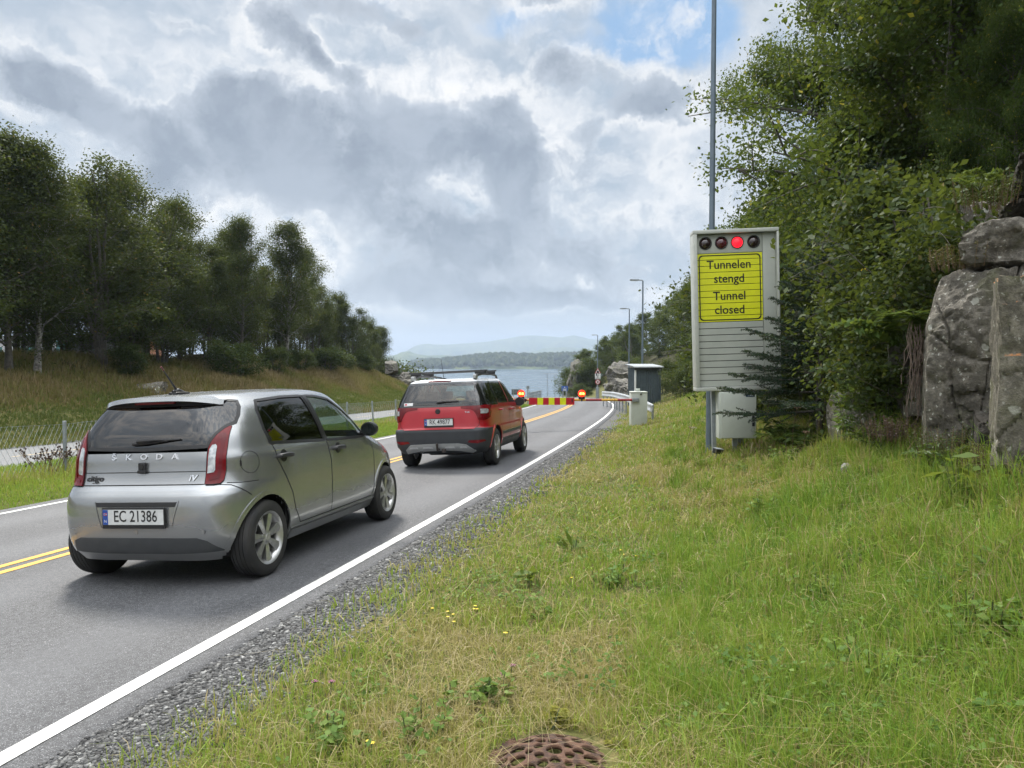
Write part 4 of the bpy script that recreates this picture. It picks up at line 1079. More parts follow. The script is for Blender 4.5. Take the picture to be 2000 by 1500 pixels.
BLUES = pmat('sign_blue', (.01, .08, .33), .45)
WHITES = pmat('sign_white', (.70, .71, .70), .45, col2=(.62, .63, .62), nscale=6)
REDS = pmat('sign_red', (.42, .02, .03), .45)
BULB = pmat('amber_bulb', (.8, .5, .1), .3, emit=(1, .50, .06), est=6.0)
LAMPON = pmat('glowing_red_dome', (.6, .02, .01), .25, emit=(1, .035, .008), est=2.0)

# big tunnel sign
SY = 11.25
sx = (1441 - 1000) / F * SY
W_, H_ = 1.26, 2.42
sz0 = zpx(762, SY)
sign = thing('tunnel_sign', 'tall grey roadside sign box with red lights and a yellow tunnel closed panel', 'sign', (sx, SY, sz0), (0, R(-1.75), R(-4)))
b = MB(); b.box((0, .11, H_ / 2), (W_ - .05, .18, H_ - .05)); b.build('casing', SIGNG, sign)
b = MB(); t = .058
b.box((0, .06, H_ - t / 2), (W_, .30, t), bev=.012); b.box((0, .06, t / 2), (W_, .30, t), bev=.012)
b.box((-W_ / 2 + t / 2, .06, H_ / 2), (t, .296, H_ - 2 * t - .002), bev=.010); b.box((W_ / 2 - .016, .06, H_ / 2), (.032, .296, H_ - 2 * t - .002), bev=.008)
b.build('frame', SIGNF, sign, 'auto')
xl, xr = -W_ / 2 + t + .006, W_ / 2 - .232
b = MB(); b.box((W_ / 2 - .032 - .096, .005, H_ / 2), (.188, .02, H_ - 2 * t - .01), bev=.004); b.build('side_panel', SIGNG, sign, 'auto')
b = MB(); b.box(((xl + xr) / 2, .004, H_ - t - .145), (xr - xl, .02, .28), bev=.003); b.build('light_panel', SIGNG, sign, 'auto')
zt = H_ - t - .29; zy = zt - 1.03; nsl = 11
sh = (zt - zy) / nsl
b = MB()
for k in range(nsl): b.box(((xl + xr) / 2, .004, zt - sh * (k + .5)), (xr - xl, .02, sh - .008), bev=.002)
yp = b.build('yellow_panel', SIGNY, sign)
b = MB()
for k in range(10): b.box(((xl + xr) / 2, .004, t + (zy - t) / 10 * (k + .5)), (xr - xl, .02, (zy - t) / 10 - .010), bev=.002)
b.build('blank_slats', SIGNG, sign)
b = MB(); b.box(((xl + xr) / 2, .022, (t + zt) / 2), (xr - xl, .01, zt - t)); b.build('slat_backing', DARKGAP, sign)
MX = Matrix.Rotation(math.pi / 2, 4, 'X')
def lay(mb, V, Fc, x, y, z, mi=0, M=MX, s=1.0): mb.add([Vector((x, y, z)) + (M @ (Vector(v) * s)) for v in V], Fc, mi)
for txt, fz in (('Tunnelen', .175), ('stengd', .385), ('Tunnel', .645), ('closed', .855)):
    V, Fc = text_mesh(txt, .180, xs=.97, bold=.0022); b = MB(); lay(b, V, Fc, (xl + xr) / 2 - .01, -.0085, zt - fz); b.build('lettering', INK, yp)
b = MB(); cx, cz, hw, hh, rr = (xl + xr) / 2, (zt + zy) / 2, (xr - xl) / 2 - .024, (zt - zy) / 2 - .022, .055
ring = []
for qx, qz, a0 in ((1, 1, 0), (-1, 1, 90), (-1, -1, 180), (1, -1, 270)):
    for a in range(0, 91, 15): ring.append((cx + qx * (hw - rr) + rr * math.cos(R(a0 + a)), cz + qz * (hh - rr) + rr * math.sin(R(a0 + a))))
n = len(ring); V = []
for k, (x, z) in enumerate(ring):
    dx, dz = x - cx, z - cz; f = 1 - .014 / max(abs(dx), abs(dz), .2); V += [(x, -.0082, z), (cx + dx * (1 - .016 / hw), -.0082, cz + dz * (1 - .016 / hh))]
b.add(V, [(2 * k, 2 * k + 1, (2 * k + 3) % (2 * n), (2 * k + 2) % (2 * n)) for k in range(n)]); b.build('border', INK, yp)
for k, (fx, m_) in enumerate(((.135, LENSK), (.380, LENSR), (.625, LENSON), (.875, LENSK))):
    b = MB(); Ml = Matrix.Translation((xl + (xr - xl) * fx, -.004, H_ - t - .135)) @ Matrix.Rotation(math.pi / 2, 4, 'X')
    b.lathe([(0, .042), (.03, .039), (.055, .030), (.073, .016), (.082, 0)], 28, M=Ml)
    o = b.build('warning_light', m_, sign, True); o['label'] = ['dark unlit light at the left end', 'dull unlit red light', 'bright lit red light', 'dark unlit light at the right end'][k]
    b = MB(); b.lathe([(.083, -.002), (.083, .012), (.094, .012), (.096, -.002)], 28, M=Ml); b.build('bezel', INK, o)
    b = MB(); Mv = Ml
    V = []; Fc = []
    for j in range(15):
        a = R(15 + 150 * j / 14); V += [(.088 * math.cos(a), .088 * math.sin(a), 0), (.090 * math.cos(a), .090 * math.sin(a), .045 * math.sin(a))]
    Fc = [(2 * j, 2 * j + 1, 2 * j + 3, 2 * j + 2) for j in range(14)]; b.add([Mv @ Vector(v) for v in V], Fc)
    if k != 2: b.build('visor', INK, o)
for x in (-.02, .06, .11):
    b = MB(); zb = g1(sx + x, SY) - sz0 - .3
    b.tube([(x * 1.0, .24, zb), (x, .24, H_ + .055)], .022 if x != .06 else .030, 10); b.build('post', GALV, sign, 'auto')
b = MB(); zb = g1(sx - .33, SY) - sz0 - .3
b.box((-.33, .20, zb / 2 + .02), (.06, .08, -zb + .1)); b.build('post', GALV, sign)
b = MB(); b.box((.06, .215, H_ * .25), (.9, .03, .06)); b.box((.06, .215, H_ * .75), (.9, .03, .06)); b.build('rail', GALV, sign)

# control cabinet under the sign
cy = 11.12; cx0 = (1442.5 - 1000) / F * cy
cab = thing('control_cabinet', 'small white control cabinet with black latch under the tunnel sign', 'cabinet', (cx0, cy, zpx(857, cy)), (0, R(-.6), R(-3)))
cw, ch = .55, .70
b = MB(); b.box((0, .13, ch / 2), (cw, .24, ch), bev=.006); b.build('casing', CABW, cab, 'auto')
b = MB(); b.box((.012, -.004, ch / 2), (cw - .035, .024, ch - .02), bev=.005); dr = b.build('door', CABW, cab, 'auto')
b = MB(); b.box((cw / 2 - .05, -.024, .30), (.036, .022, .085), bev=.004); b.box((cw / 2 - .05, -.024, .215), (.036, .022, .055), bev=.004); b.tube([(cw / 2 - .05, -.03, .27), (cw / 2 - .085, -.035, .255)], .008, 6); b.build('latch', BLACKP, dr, 'auto')
b = MB(); b.box((cw / 2 - .095, -.0175, ch - .05), (.13, .003, .045)); st = b.build('name_plate', pmat('navy_sticker', (.02, .05, .09), .4), dr)
V, Fc = text_mesh('ELEKTRO', .02, xs=1.1); b = MB(); lay(b, V, Fc, cw / 2 - .085, -.0198, ch - .055); b.build('lettering', WHITES, st)
b = MB(); b.box((.0, .20, -.15), (.06, .06, .32)); b.build('leg', GALV, cab)
b = MB(); ring = [(cw / 2 - .055 + .03 * math.cos(a), -.03, .13 + .03 * math.sin(a)) for a in np.linspace(0, 5.2, 18)]; b.tube(ring, .003, 5); b.build('wire_loop', GALV, cab)
# low electric junction box by the pole foot
X, Y, Z = at(1404, 10.9); Z = zpx(882, 10.9)
t_ = thing('junction_box', 'tiny grey junction box on a stake by the lamp pole foot', 'junction box', (X, Y, Z), (R(8), R(8), R(25)))
b = MB(); b.box((0, 0, .0), (.13, .09, .07), bev=.006); b.build('casing', BLACKP, t_, 'auto')
b = MB(); b.box((0, 0, .041), (.135, .095, .008), bev=.003); b.build('lid', GALV, t_, 'auto')
b = MB(); b.tube([(0, .02, -.3), (0, .02, 0)], .012, 6); b.build('stake', GALV, t_)

def lamp_post(px, Y, ztop, label, group, r0=.058, head=True, swing=90, base=True):
    X, Y, Z = at(px, Y); h = ztop - Z
    t = thing('street_lamp', label, 'street lamp', (X, Y, Z), (0, 0, R(swing)), group)
    b = MB(); b.tube([(0, 0, -.2), (0, 0, .02), (0, 0, 1.15)], r0 * 1.25, 14); b.tube([(0, 0, 1.15), (0, 0, 1.19)], [r0 * 1.25, r0], 14, caps=False); b.tube([(0, 0, 1.19), (0, 0, h * .6), (0, 0, h)], [r0, r0 * .84, r0 * .66], 14)
    b.build('pole', POLEB, t, 'auto')
    if base:
        b = MB(); b.box((0, -r0 * 1.26, .62), (.07, .01, .34), bev=.004); b.build('hatch', POLEB, t, 'auto')
    if head:
        b = MB(); b.tube([(0, 0, h - .02), (0, .06, h + .03), (0, .28, h + .05)], [r0 * .66, r0 * .6, r0 * .5], 10)
        b.build('bracket', GALV, t, 'auto')
        b = MB(); b.box((0, .55, h + .05), (.22, .58, .10), bev=.035); hd = b.build('lamp_head', GALV, t, 'auto')
        b = MB(); b.box((0, .56, h - .004), (.16, .40, .012), bev=.004); b.build('diffuser', WHITES, hd, 'auto')
    return t
LG = 'street lamps along the right side of the road'
lamp_post(1387.5, 11.9, 8.6, 'thick street lamp pole behind the tunnel sign, running out of the top of the photo', LG, .050)
lamp_post(1254.5, 48, zpx(549, 48), 'slim street lamp with its head visible in front of the dark hut', LG, .07)
lamp_post(1228.5, 68, zpx(604, 68), 'slim street lamp rising just left of the hut roof', LG, .07)
lamp_post(1167, 105, zpx(655, 105), 'distant street lamp behind the triangular tunnel warning sign', LG, .08)
lamp_post(1126, 117, zpx(689, 117), 'farthest roadside street lamp, with its small head before the end of the wood', LG, .09)
def far_lamp(px, py, Y, label):
    X = (px - 1000) / F * Y
    t = thing('street_lamp', label, 'street lamp', (X, Y, zpx(py, Y) - 9), (0, 0, 0), 'street lamps down by the water')
    b = MB(); b.tube([(0, 0, -6), (0, 0, 9)], [.12, .07], 8); b.build('pole', GALV, t)
    b = MB(); b.box((-.45, 0, 9.0), (1.0, .2, .12), bev=.03); b.box((.45, 0, 9.0), (1.0, .2, .12), bev=.03); b.build('lamp_head', GALV, t)
far_lamp(952, 720, 230, 'tiny street lamp on the shore seen just above the roof bars of the red car')
far_lamp(1069, 730, 190, 'tiny shore street lamp, left of the pair above the striped boom panel')
far_lamp(1084, 730, 205, 'tiny shore street lamp, right of the pair above the striped boom panel')
far_lamp(1099, 719, 260, 'tiny shore street lamp just above the blue sign')

# barrier
BY = 23.6
bx, bz = (1249 - 1000) / F * BY, zpx(833, BY)
bar = thing('road_barrier', 'closed red and yellow barrier boom with grey housing across both lanes', 'barrier', (bx, BY, bz - .05))
hw, hh = 31.5 / F * BY, 66 / F * BY
b = MB(); b.box((0, .2, hh / 2 + .025), (hw, .42, hh + .05), bev=.008); hs = b.build('housing', CABW, bar, 'auto')
b = MB(); b.box((0, .2, hh + .065), (hw + .02, .45, .03), bev=.006); b.build('lid', CABW, hs, 'auto')
b = MB(); b.box((.05, -.025, hh + .005), (.055, .03, .03), bev=.005); b.build('lock', BLACKP, hs, 'auto')
b = MB(); b.box((0, .3, hh + .12), (.13, .1, .09), bev=.005); b.build('antenna_box', CABW, hs, 'auto')
zb = zpx(781, BY) - bz + .05
def bpx(px): return (px - 1000) / F * BY - bx
b = MB(); b.box((bpx(1241), -.05, zb), (.22, .10, .12), bev=.015); b.build('boom_mount', GALV, bar, 'auto')
b = MB(); xs = [1236, 1206, 1174.7, 1144, 1122, 1090, 1060, 1030, 1000, 970, 940, 910, 880, 850, 820, 800]
for k in range(len(xs) - 1):
    b.tube([(bpx(xs[k]), -.05, zb), (bpx(xs[k + 1]), -.05, zb)], .038, 12, mi=(0 if k % 2 == 0 else 1) if k < 4 else (k + 1) % 2 if k < 8 else k % 2)
b.build('boom', [REDB, YELB], bar, 'auto')
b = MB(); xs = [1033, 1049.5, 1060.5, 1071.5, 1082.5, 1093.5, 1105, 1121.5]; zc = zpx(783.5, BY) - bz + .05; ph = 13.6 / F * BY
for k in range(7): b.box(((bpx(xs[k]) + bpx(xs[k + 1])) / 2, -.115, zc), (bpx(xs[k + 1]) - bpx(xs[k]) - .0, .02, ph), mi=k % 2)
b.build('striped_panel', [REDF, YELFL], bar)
b = MB()
for px in (1026, 1117): b.box((bpx(px), -.07, zb - .01), (.04, .14, .11), bev=.004)
b.build('panel_clamp', BLACKP, bar)
for px, lb in ((1018, 'red lamp above the left end of the striped panel'), (1136, 'red lamp right of the striped panel')):
    b = MB(); zl = zpx(768.5, BY) - bz + .05; rr = .115
    b.lathe([(0, .07), (.05, .062), (.09, .038), (rr, 0), (rr, -.03), (0, -.03)], 24, M=Matrix.Translation((bpx(px), -.08, zl)) @ Matrix.Rotation(math.pi / 2, 4, 'X'))
    o = b.build('warning_lamp', LAMPON, bar, True); o['label'] = lb
    b = MB()
    for dx in (-.042, .042): b.lathe([(0, .030), (.022, .024), (.034, .010), (.036, -.008)], 14, M=Matrix.Translation((bpx(px) + dx, -.142, zl)) @ Matrix.Rotation(math.pi / 2, 4, 'X'))
    b.build('bulb', BULB, o, True)
    b = MB(); V = []
    for j in range(17):
        a = R(-10 + 200 * j / 16); V += [(bpx(px) + (rr + .006) * math.cos(a), -.05, zl + (rr + .006) * math.sin(a)), (bpx(px) + (rr + .010) * math.cos(a), -.05 - .10 * max(0, math.sin(a)) - .01, zl + (rr + .010) * math.sin(a))]
    b.add(V, [(2 * j, 2 * j + 1, 2 * j + 3, 2 * j + 2) for j in range(16)]); b.build('visor', REDB, o)
    b = MB(); b.box((bpx(px), -.05, zl - .135), (.20, .09, .09), bev=.015); b.box((bpx(px), -.05, zb + .02), (.05, .12, .12), bev=.006); b.build('lamp_bracket', BLACKP, o, 'auto')

# traffic signs beyond the barrier
def disc(mb, r, x, z, y=0, mi=0, k=32, th=.02):
    mb.lathe([(0, th), (r, th), (r, 0), (0, 0)], k, mi, M=Matrix.Translation((x, y, z)) @ Matrix.Rotation(math.pi / 2, 4, 'X'))
TY = 72
X, Y, Z = at(1167.5, TY); k_ = TY / F
ts = thing('traffic_sign', 'sign post with red tunnel triangle above white plate and round no walking sign', 'traffic sign', (X, Y, Z))
top = zpx(718, TY) - Z
b = MB(); b.tube([(0, .08, -.5), (0, .08, zpx(756, TY) - Z)], .17, 10); b.tube([(0, .08, 0), (0, .08, top)], .05, 8); b.build('post', GALV, ts, 'auto')
zc = zpx(724.5, TY) - Z; rr = 6.4 * k_ * 1.05
b = MB()
for s_, y_, mi in ((1, 0, 0), (.74, -.025, 1)):
    P3 = [(rr * s_ * math.cos(R(a)), rr * s_ * math.sin(R(a))) for a in (90, 210, 330)]
    b.prism(P3, .02, M=Matrix.Translation((0, y_, zc - .05)) @ MX, mi=mi)
tri = b.build('warning_triangle', [REDS, WHITES], ts)
b = MB(); A_ = [(-.30 * rr, -.28 * rr)] + [(.30 * rr * math.cos(a), .06 * rr + .30 * rr * math.sin(a)) for a in np.linspace(math.pi, 0, 9)] + [(.30 * rr, -.28 * rr)]
b.prism(A_, .01, M=Matrix.Translation((0, -.05, zc - .08)) @ MX); b.build('tunnel_symbol', INK, tri)
b = MB(); b.box((0, 0, zpx(735, TY) - Z), (10.8 * k_, .03, 11 * k_), bev=.01); pl = b.build('distance_plate', WHITES, ts, 'auto')
b = MB(); V, Fc = text_mesh('8,1', .30, bold=.01); lay(b, V, Fc, 0, -.02, zpx(732, TY) - Z); V, Fc = text_mesh('km', .14, bold=.006); lay(b, V, Fc, .0, -.02, zpx(736, TY) - Z)
b.box((0, -.018, zpx(738.7, TY) - Z), (.40, .005, .04)); b.build('lettering', INK, pl)
zc = zpx(746, TY) - Z
b = MB(); disc(b, 4.9 * k_, 0, zc); disc(b, 3.7 * k_, 0, zc, -.022, 1); rs = b.build('round_sign', [REDS, WHITES], ts)
b = MB()
for a in (45, -45): b.box((0, -.046, zc), (6.6 * k_, .006, .045), M=Matrix.Rotation(R(a), 4, 'Y'), mi=0)
b.tube([(0, -.047, zc - .09), (.02, -.047, zc + .10)], .03, 6, mi=1); b.build('walker_symbol', [REDS, INK], rs)

TY = 98; k_ = TY / F
X, Y, Z = at(1103, TY); Z = zpx(781, TY)
bs = thing('information_sign', 'small blue information sign on two legs near the cliff foot', 'sign', (X, Y, Z))
b = MB(); b.box((0, 0, zpx(759, TY) - Z), (12.4 * k_, .05, 10 * k_), bev=.03); bd = b.build('board', BLUES, bs, 'auto')
b = MB(); disc(b, 1.1 * k_, 0, zpx(756.6, TY) - Z, -.026, 0, 16); b.box((0, -.03, zpx(760, TY) - Z), (5.6 * k_, .005, .09)); b.box((0, -.03, zpx(762.2, TY) - Z), (7.4 * k_, .005, .09)); b.build('pale_lettering', WHITES, bd)
for x in (-.22, .22):
    b = MB(); b.tube([(x, .05, -1.2), (x, .05, zpx(757, TY) - Z)], .09, 8); b.build('leg', GALV, bs)
TY = 118; k_ = TY / F
X = (1126 - 1000) / F * TY; Z = zpx(781, TY)
t_ = thing('traffic_sign', 'round faded sign with small plate under it beside the farthest lamp post', 'traffic sign', (X, TY, Z))
b = MB(); b.tube([(0, .05, -1.5), (0, .05, zpx(757, TY) - Z)], .06, 8); b.build('post', GALV, t_)
b = MB(); disc(b, 3.4 * k_, 0, zpx(757, TY) - Z, 0, 0); disc(b, 2.5 * k_, 0, zpx(757, TY) - Z, -.025, 1); b.build('round_sign', [pmat('faded_red', (.40, .20, .16), .6), WHITES], t_)
b = MB(); b.box((0, 0, zpx(762.3, TY) - Z), (5 * k_, .03, 3 * k_)); b.build('plate', WHITES, t_)
TY = 62; k_ = TY / F
X = (1031 - 1000) / F * TY; Z = zpx(785, TY)
t_ = thing('traffic_sign', 'back of a round grey sign left of the road beyond the boom', 'traffic sign', (X, TY, Z))
b = MB(); b.tube([(0, -.05, -1), (0, -.05, zpx(753, TY) - Z)], .045, 8); b.build('post', GALV, t_)
b = MB(); disc(b, 3.4 * k_, 0, zpx(757, TY) - Z, 0, 0); b.build('round_sign', GALV, t_)
X = (1008.5 - 1000) / F * TY
t_ = thing('direction_sign', 'back of a wide grey board with ribs left of the road beyond the boom', 'sign', (X, TY + .5, Z))
b = MB(); b.box((0, 0, zpx(766, TY) - Z), (19 * k_, .04, 11.5 * k_)); bd = b.build('board', GALV, t_)
b = MB()
for q in (762.5, 766, 769.5): b.box((0, -.03, zpx(q, TY) - Z), (19 * k_, .03, .05))
b.build('rib', DARKM, bd)
for x in (-.25, .25):
    b = MB(); b.tube([(x, -.06, -1), (x, -.06, zpx(762, TY) - Z)], .04, 6); b.build('leg', GALV, t_)

RAILM = pmat('bright_galvanised_rail', (.55, .57, .58), .4, .3, col2=(.45, .47, .48), nscale=5)
# guardrails: W profile beam on posts
def guardrail(pts, label, posts_every=2.0, h=.75):
    P = [Vector(p) for p in pts]
    t = thing('guardrail', label, 'guardrail', tuple(P[0]))
    prof = [(0, -.155), (.035, -.15), (.06, -.10), (.03, -.03), (.03, .03), (.06, .10), (.035, .15), (0, .155)]
    L = [0]
    for i in range(1, len(P)): L.append(L[-1] + (P[i] - P[i - 1]).length)
    def pos(d): return Vector([float(np.interp(d, L, [p[k] for p in P])) for k in range(3)])
    b = MB(); n = max(2, int(L[-1] / .5)); V = []; Fc = []
    for i in range(n + 1):
        d = L[-1] * i / n; p = pos(d); tg = (pos(min(d + .3, L[-1])) - pos(max(d - .3, 0))).normalized(); nn = Vector((tg.y, -tg.x, 0)).normalized()
        if nn.dot(-p.xy.to_3d()) < 0: nn = -nn
        for (o, z) in prof: V.append(p + nn * o + Vector((0, 0, z)) - P[0])
    m = len(prof)
    for i in range(n):
        for j in range(m - 1): Fc.append((i * m + j, i * m + j + 1, (i + 1) * m + j + 1, (i + 1) * m + j))
    b.add(V, Fc); rl = b.build('rail', RAILM, t, 'auto'); rl.modifiers.new('thickness', 'SOLIDIFY').thickness = .006
    d = .4
    while d < L[-1]:
        p = pos(d); b = MB(); zg = min(g1(p.x, p.y), p.z - .25); tg = (pos(min(d + .3, L[-1])) - pos(max(d - .3, 0))).normalized(); nn = Vector((tg.y, -tg.x, 0)).normalized()
        if nn.dot(-p.xy.to_3d()) > 0: nn = -nn
        q = p + nn * .05
        b.box((q.x - P[0].x, q.y - P[0].y, (zg - .2 + p.z + .12) / 2 - P[0].z), (.06, .10, p.z + .12 - zg + .2)); b.build('post', GALV, t)
        d += posts_every
def at3(px, py, Y): return ((px - 1000) / F * Y, Y, zpx(py, Y))
guardrail([at3(1277, 799, 25.6), at3(1262, 791, 27), at3(1245, 785, 29.5), at3(1225, 778, 33), at3(1208, 773, 38), at3(1196, 770.5, 43), at3(1177, 769, 48)], 'steel guardrail in the verge behind the barrier housing')
gl = []
for s_ in (29, 34, 40, 46, 51, 55, 58):
    x, y = road(s_, UL - .75); gl.append((float(x), float(y), float(rz(s_) + xf(UL)) + .62))
guardrail(gl, 'steel guardrail along the left road edge behind the boom')
t_ = thing('bridge_railing', 'grey post railing on the far left verge beyond the boom', 'railing', at3(1030, 786, 62))
b0 = Vector(at3(1030, 786, 62))
for k in range(9):
    px = 1034 + k * 2.8; b = MB(); p = Vector(at3(px, 784 - k * 1.0, 62 + k * .8)) - b0; q = Vector(at3(px, 766.5 - k * .55, 62 + k * .8)) - b0
    b.tube([tuple(p + Vector((0, 0, -1))), tuple(q)], .05, 6); b.build('post', GALV, t_)
b = MB()
for f_ in (0.0, .45): b.tube([tuple(Vector(at3(1034, 767.5 + f_ * 12, 62)) - b0), tuple(Vector(at3(1056.4, 763 + f_ * 12, 68.4)) - b0)], .035, 6)
b.build('rail', GALV, t_)

# utility hut
HY = 44.5; k_ = HY / F
X = (1257 - 1000) / F * HY; zt_ = zpx(719, HY); zb_ = g1(X, HY) - .6
hut = thing('utility_hut', 'small dark corrugated hut with pale ribbed roof beside the road', 'hut', (X, HY, zb_), (0, 0, R(6)))
h_ = zt_ - zb_; w_ = 47 * k_; d_ = 1.7
HUTM = pmat('hut_cladding', (.055, .075, .085), .6, col2=(.045, .062, .07), nscale=4)
b = MB(); V = []; n = 46
def corr(x0, y0, x1, y1, n):
    P = []
    dx, dy = x1 - x0, y1 - y0; L = math.hypot(dx, dy); nx, ny = dy / L, -dx / L
    for i in range(n + 1):
        o = (0, .0, .022, .022)[i % 4]; P.append((x0 + dx * i / n + nx * o, y0 + dy * i / n + ny * o))
    return P
ringp = corr(-w_ / 2, -d_ / 2, w_ / 2, -d_ / 2, 44) + corr(w_ / 2, -d_ / 2, w_ / 2, d_ / 2, 44) + corr(w_ / 2, d_ / 2, -w_ / 2, d_ / 2, 44) + corr(-w_ / 2, d_ / 2, -w_ / 2, -d_ / 2, 44)
b.prism(ringp, h_); b.build('wall', HUTM, hut)
b = MB(); V = []; Fc = []; n = 88
for i in range(n + 1):
    x = -w_ / 2 - .16 + (w_ + .32) * i / n; o = .035 * math.sin(i * math.pi / 2.0 + .7)
    for y, z in ((-d_ / 2 - .22, h_ + .10), (d_ / 2 + .2, h_ + .22), (d_ / 2 + .2, h_ + .18), (-d_ / 2 - .22, h_ + .06)): V.append((x, y, z + o))
for i in range(n):
    for j in range(4): Fc.append((4 * i + j, 4 * i + (j + 1) % 4, 4 * i + 4 + (j + 1) % 4, 4 * i + 4 + j))
b.add(V, Fc); b.build('roof', pmat('roof_sheet', (.42, .45, .47), .5, .2, col2=(.36, .38, .40), nscale=5), hut)
b = MB(); b.box((0, -d_ / 2 - .14, h_ - .03), (w_ + .2, .03, .14)); b.build('fascia', INK, hut)
for x in (-1, 1):
    b = MB(); b.box((x * (w_ / 2 + .03), -d_ / 2 - .03, h_ / 2 - .05), (.09, .09, h_ - .1)); b.build('corner_trim', WHITES if x < 0 else HUTM, hut)
b = MB(); b.box((0, 0, -.3), (w_ + .1, d_ + .1, .62)); b.build('plinth', pmat('concrete', (.25, .25, .24), .9, bump=.3), hut)

# chain link fence
fu = -11.0
ft = thing('chain_link_fence', 'low chain link fence on grey posts between the two roads', 'fence', (0, 0, 0))
def fpos(s, z):
    x, y = road(s, fu); return Vector((float(x), float(y), float(rz(s) + hrel(np.array([s]), np.array([fu]))[0]) + z))
s0 = -2.0; ps = []
while s0 < 58: ps.append(s0); s0 += 2.5
def s_at_px(px, u):
    sv = np.linspace(0, 70, 1400); x, y = road(sv, u); q = 1000 + F * x / np.maximum(y, .1); return float(sv[np.argmin(np.abs(q - px) + (y < 1) * 1e6)])
sp0 = s_at_px(122, fu); d_ = ((sp0 - ps[0]) % 2.5); ps = [p + d_ for p in ps]
for i, s_ in enumerate(ps):
    b = MB(); lean = .06 if abs(s_ - s_at_px(735, fu)) < 1.2 else 0
    p, q = fpos(s_, -.3), fpos(s_, 1.0); q.x -= lean
    b.tube([p, q], .034, 10); b.build('post', GALV, ft, 'auto')
# mesh: two families of crossing wires and two line wires, as thin flat ribbons
V = []; Fc = []
def wire(a, b_, w=.005):
    d = (b_ - a).normalized(); v = Vector((0, -1, 0)); n = d.cross(v).normalized() * w / 2; k = len(V)
    V.extend([a - n, b_ - n, b_ + n, a + n]); Fc.append((k, k + 1, k + 2, k + 3))
hh = .92; step = .11
s_ = ps[0]
while s_ < ps[-1]:
    for d in (1, -1):
        a, m_, b_ = fpos(s_, .03), fpos(s_ + d * hh * .28, .03 + hh / 2), fpos(s_ + d * hh * .56, .03 + hh); wire(a, m_); wire(m_, b_)
    s_ += step * (1 if s_ < 25 else 2)
s_ = ps[0]
while s_ < ps[-1] - 1.25:
    for z in (.05, .94): wire(fpos(s_, z), fpos(s_ + 1.25, z), .006)
    s_ += 1.25
np_mesh('wire_mesh', np.array([tuple(v) for v in V]), np.array(Fc), GALV, ft)

# buildings glimpsed behind the left trees
def house(px0, px1, py_top, Y, label, wall, roofm, roof_h, name='building', win=()):
    X0, X1 = (px0 - 1000) / F * Y, (px1 - 1000) / F * Y; zt = zpx(py_top, Y); z0 = -1.5
    t = thing(name, label, 'building', ((X0 + X1) / 2, Y, z0)); w, h = X1 - X0, zt - z0
    b = MB(); b.box((0, 4, h / 2), (w, 8, h)); b.build('wall', wall, t)
    b = MB()
    if roof_h > .5:
        P_ = [(-w / 2 - .3, 0), (w / 2 + .3, 0), (0, roof_h)]; b.prism(P_, 8.6, M=Matrix.Translation((0, 8.3, h)) @ MX)
    else: b.box((0, 4, h + roof_h / 2), (w + .5, 8.5, roof_h))
    b.build('roof', roofm, t)
    for (fx, fz, ww, wh) in win:
        b = MB(); b.box((fx * w, -.03, h - fz), (ww, .06, wh)); o = b.build('window_frame', WHITES, t)
        b = MB(); b.box((fx * w, -.065, h - fz), (ww - .12, .02, wh - .12)); b.build('glass', GREENG, o)
GREENG = pmat('green_glass', (.05, .16, .15), .1, coat=1)
WW = pmat('white_render', (.55, .56, .57), .8, col2=(.48, .49, .5))
house(-60, 102, 664, 60, 'low white building half hidden behind the leftmost trees', WW, pmat('pale_roof', (.35, .36, .37), .7), .3, win=((-.2, 1.0, 1.6, 1.0), (.2, 1.0, 1.6, 1.0)))
house(108, 141, 660, 58, 'dark roofed porch with green glass glimpsed between trunks', pmat('dark_cladding', (.05, .05, .05), .7), pmat('brown_roof', (.10, .08, .06), .8), .25, win=((0, .65, 1.15, 1.0),))
house(145, 182, 672, 64, 'low beige shed glimpsed behind the birch trunks', pmat('beige_wall', (.42, .40, .36), .8), pmat('dark_roof', (.07, .07, .07), .8), .2)
house(222, 254, 676, 85, 'far cottage with orange tiled roof glimpsed through the foliage', pmat('salmon_wall', (.45, .20, .12), .8), pmat('orange_tiles', (.50, .10, .04), .8), 1.9)

# cast iron dome grate in the grass
GX, GY = 84 / F * 2.84, 2.84
GZ = g1(GX, GY)
gr = thing('drain_grate', 'rusty domed cast iron drain grate in the grass at the bottom edge', 'drain grate', (GX, GY, GZ - .025))
bm = bmesh.new(); RD = .24; HD = .08
# dome as polar grid with slots left out: three rings of holes
RUST = pmat('rusty_iron', (.125, .062, .036), .85, .1, col2=(.055, .032, .024), nscale=22, bump=.7, bscale=160)
from mathutils import geometry as mg
outer = [Vector((RD * math.cos(a), RD * math.sin(a))) for a in np.linspace(0, 2 * math.pi, 97)[:-1]]
holes = []
def slot(rc, ang, lr, wt, p=3.2):
    pts = []
    for t in np.linspace(0, 2 * math.pi, 21)[:-1]:
        c, s_ = math.cos(t), math.sin(t); q = (abs(c) ** p + abs(s_) ** p) ** (-1 / p)
        rr = rc + lr * q * c; tt = wt * q * s_ * (1 + .25 * q * c)
        pts.append(Vector((rr * math.cos(ang) - tt * math.sin(ang), rr * math.sin(ang) + tt * math.cos(ang))))
    return pts
holes.append(slot(0, 0, .033, .033, 2))
for k in range(6): holes.append(slot(.067, 2 * math.pi * (k + .5) / 6, .019, .022, 2.2))
for k in range(6): holes.append(slot(.098, 2 * math.pi * k / 6, .016, .017, 2.2)) if k % 2 else holes.append(slot(.094, 2 * math.pi * k / 6, .024, .020, 2.4))
for k in range(12): holes.append(slot(.147, 2 * math.pi * (k + .5) / 12, .031, .026))
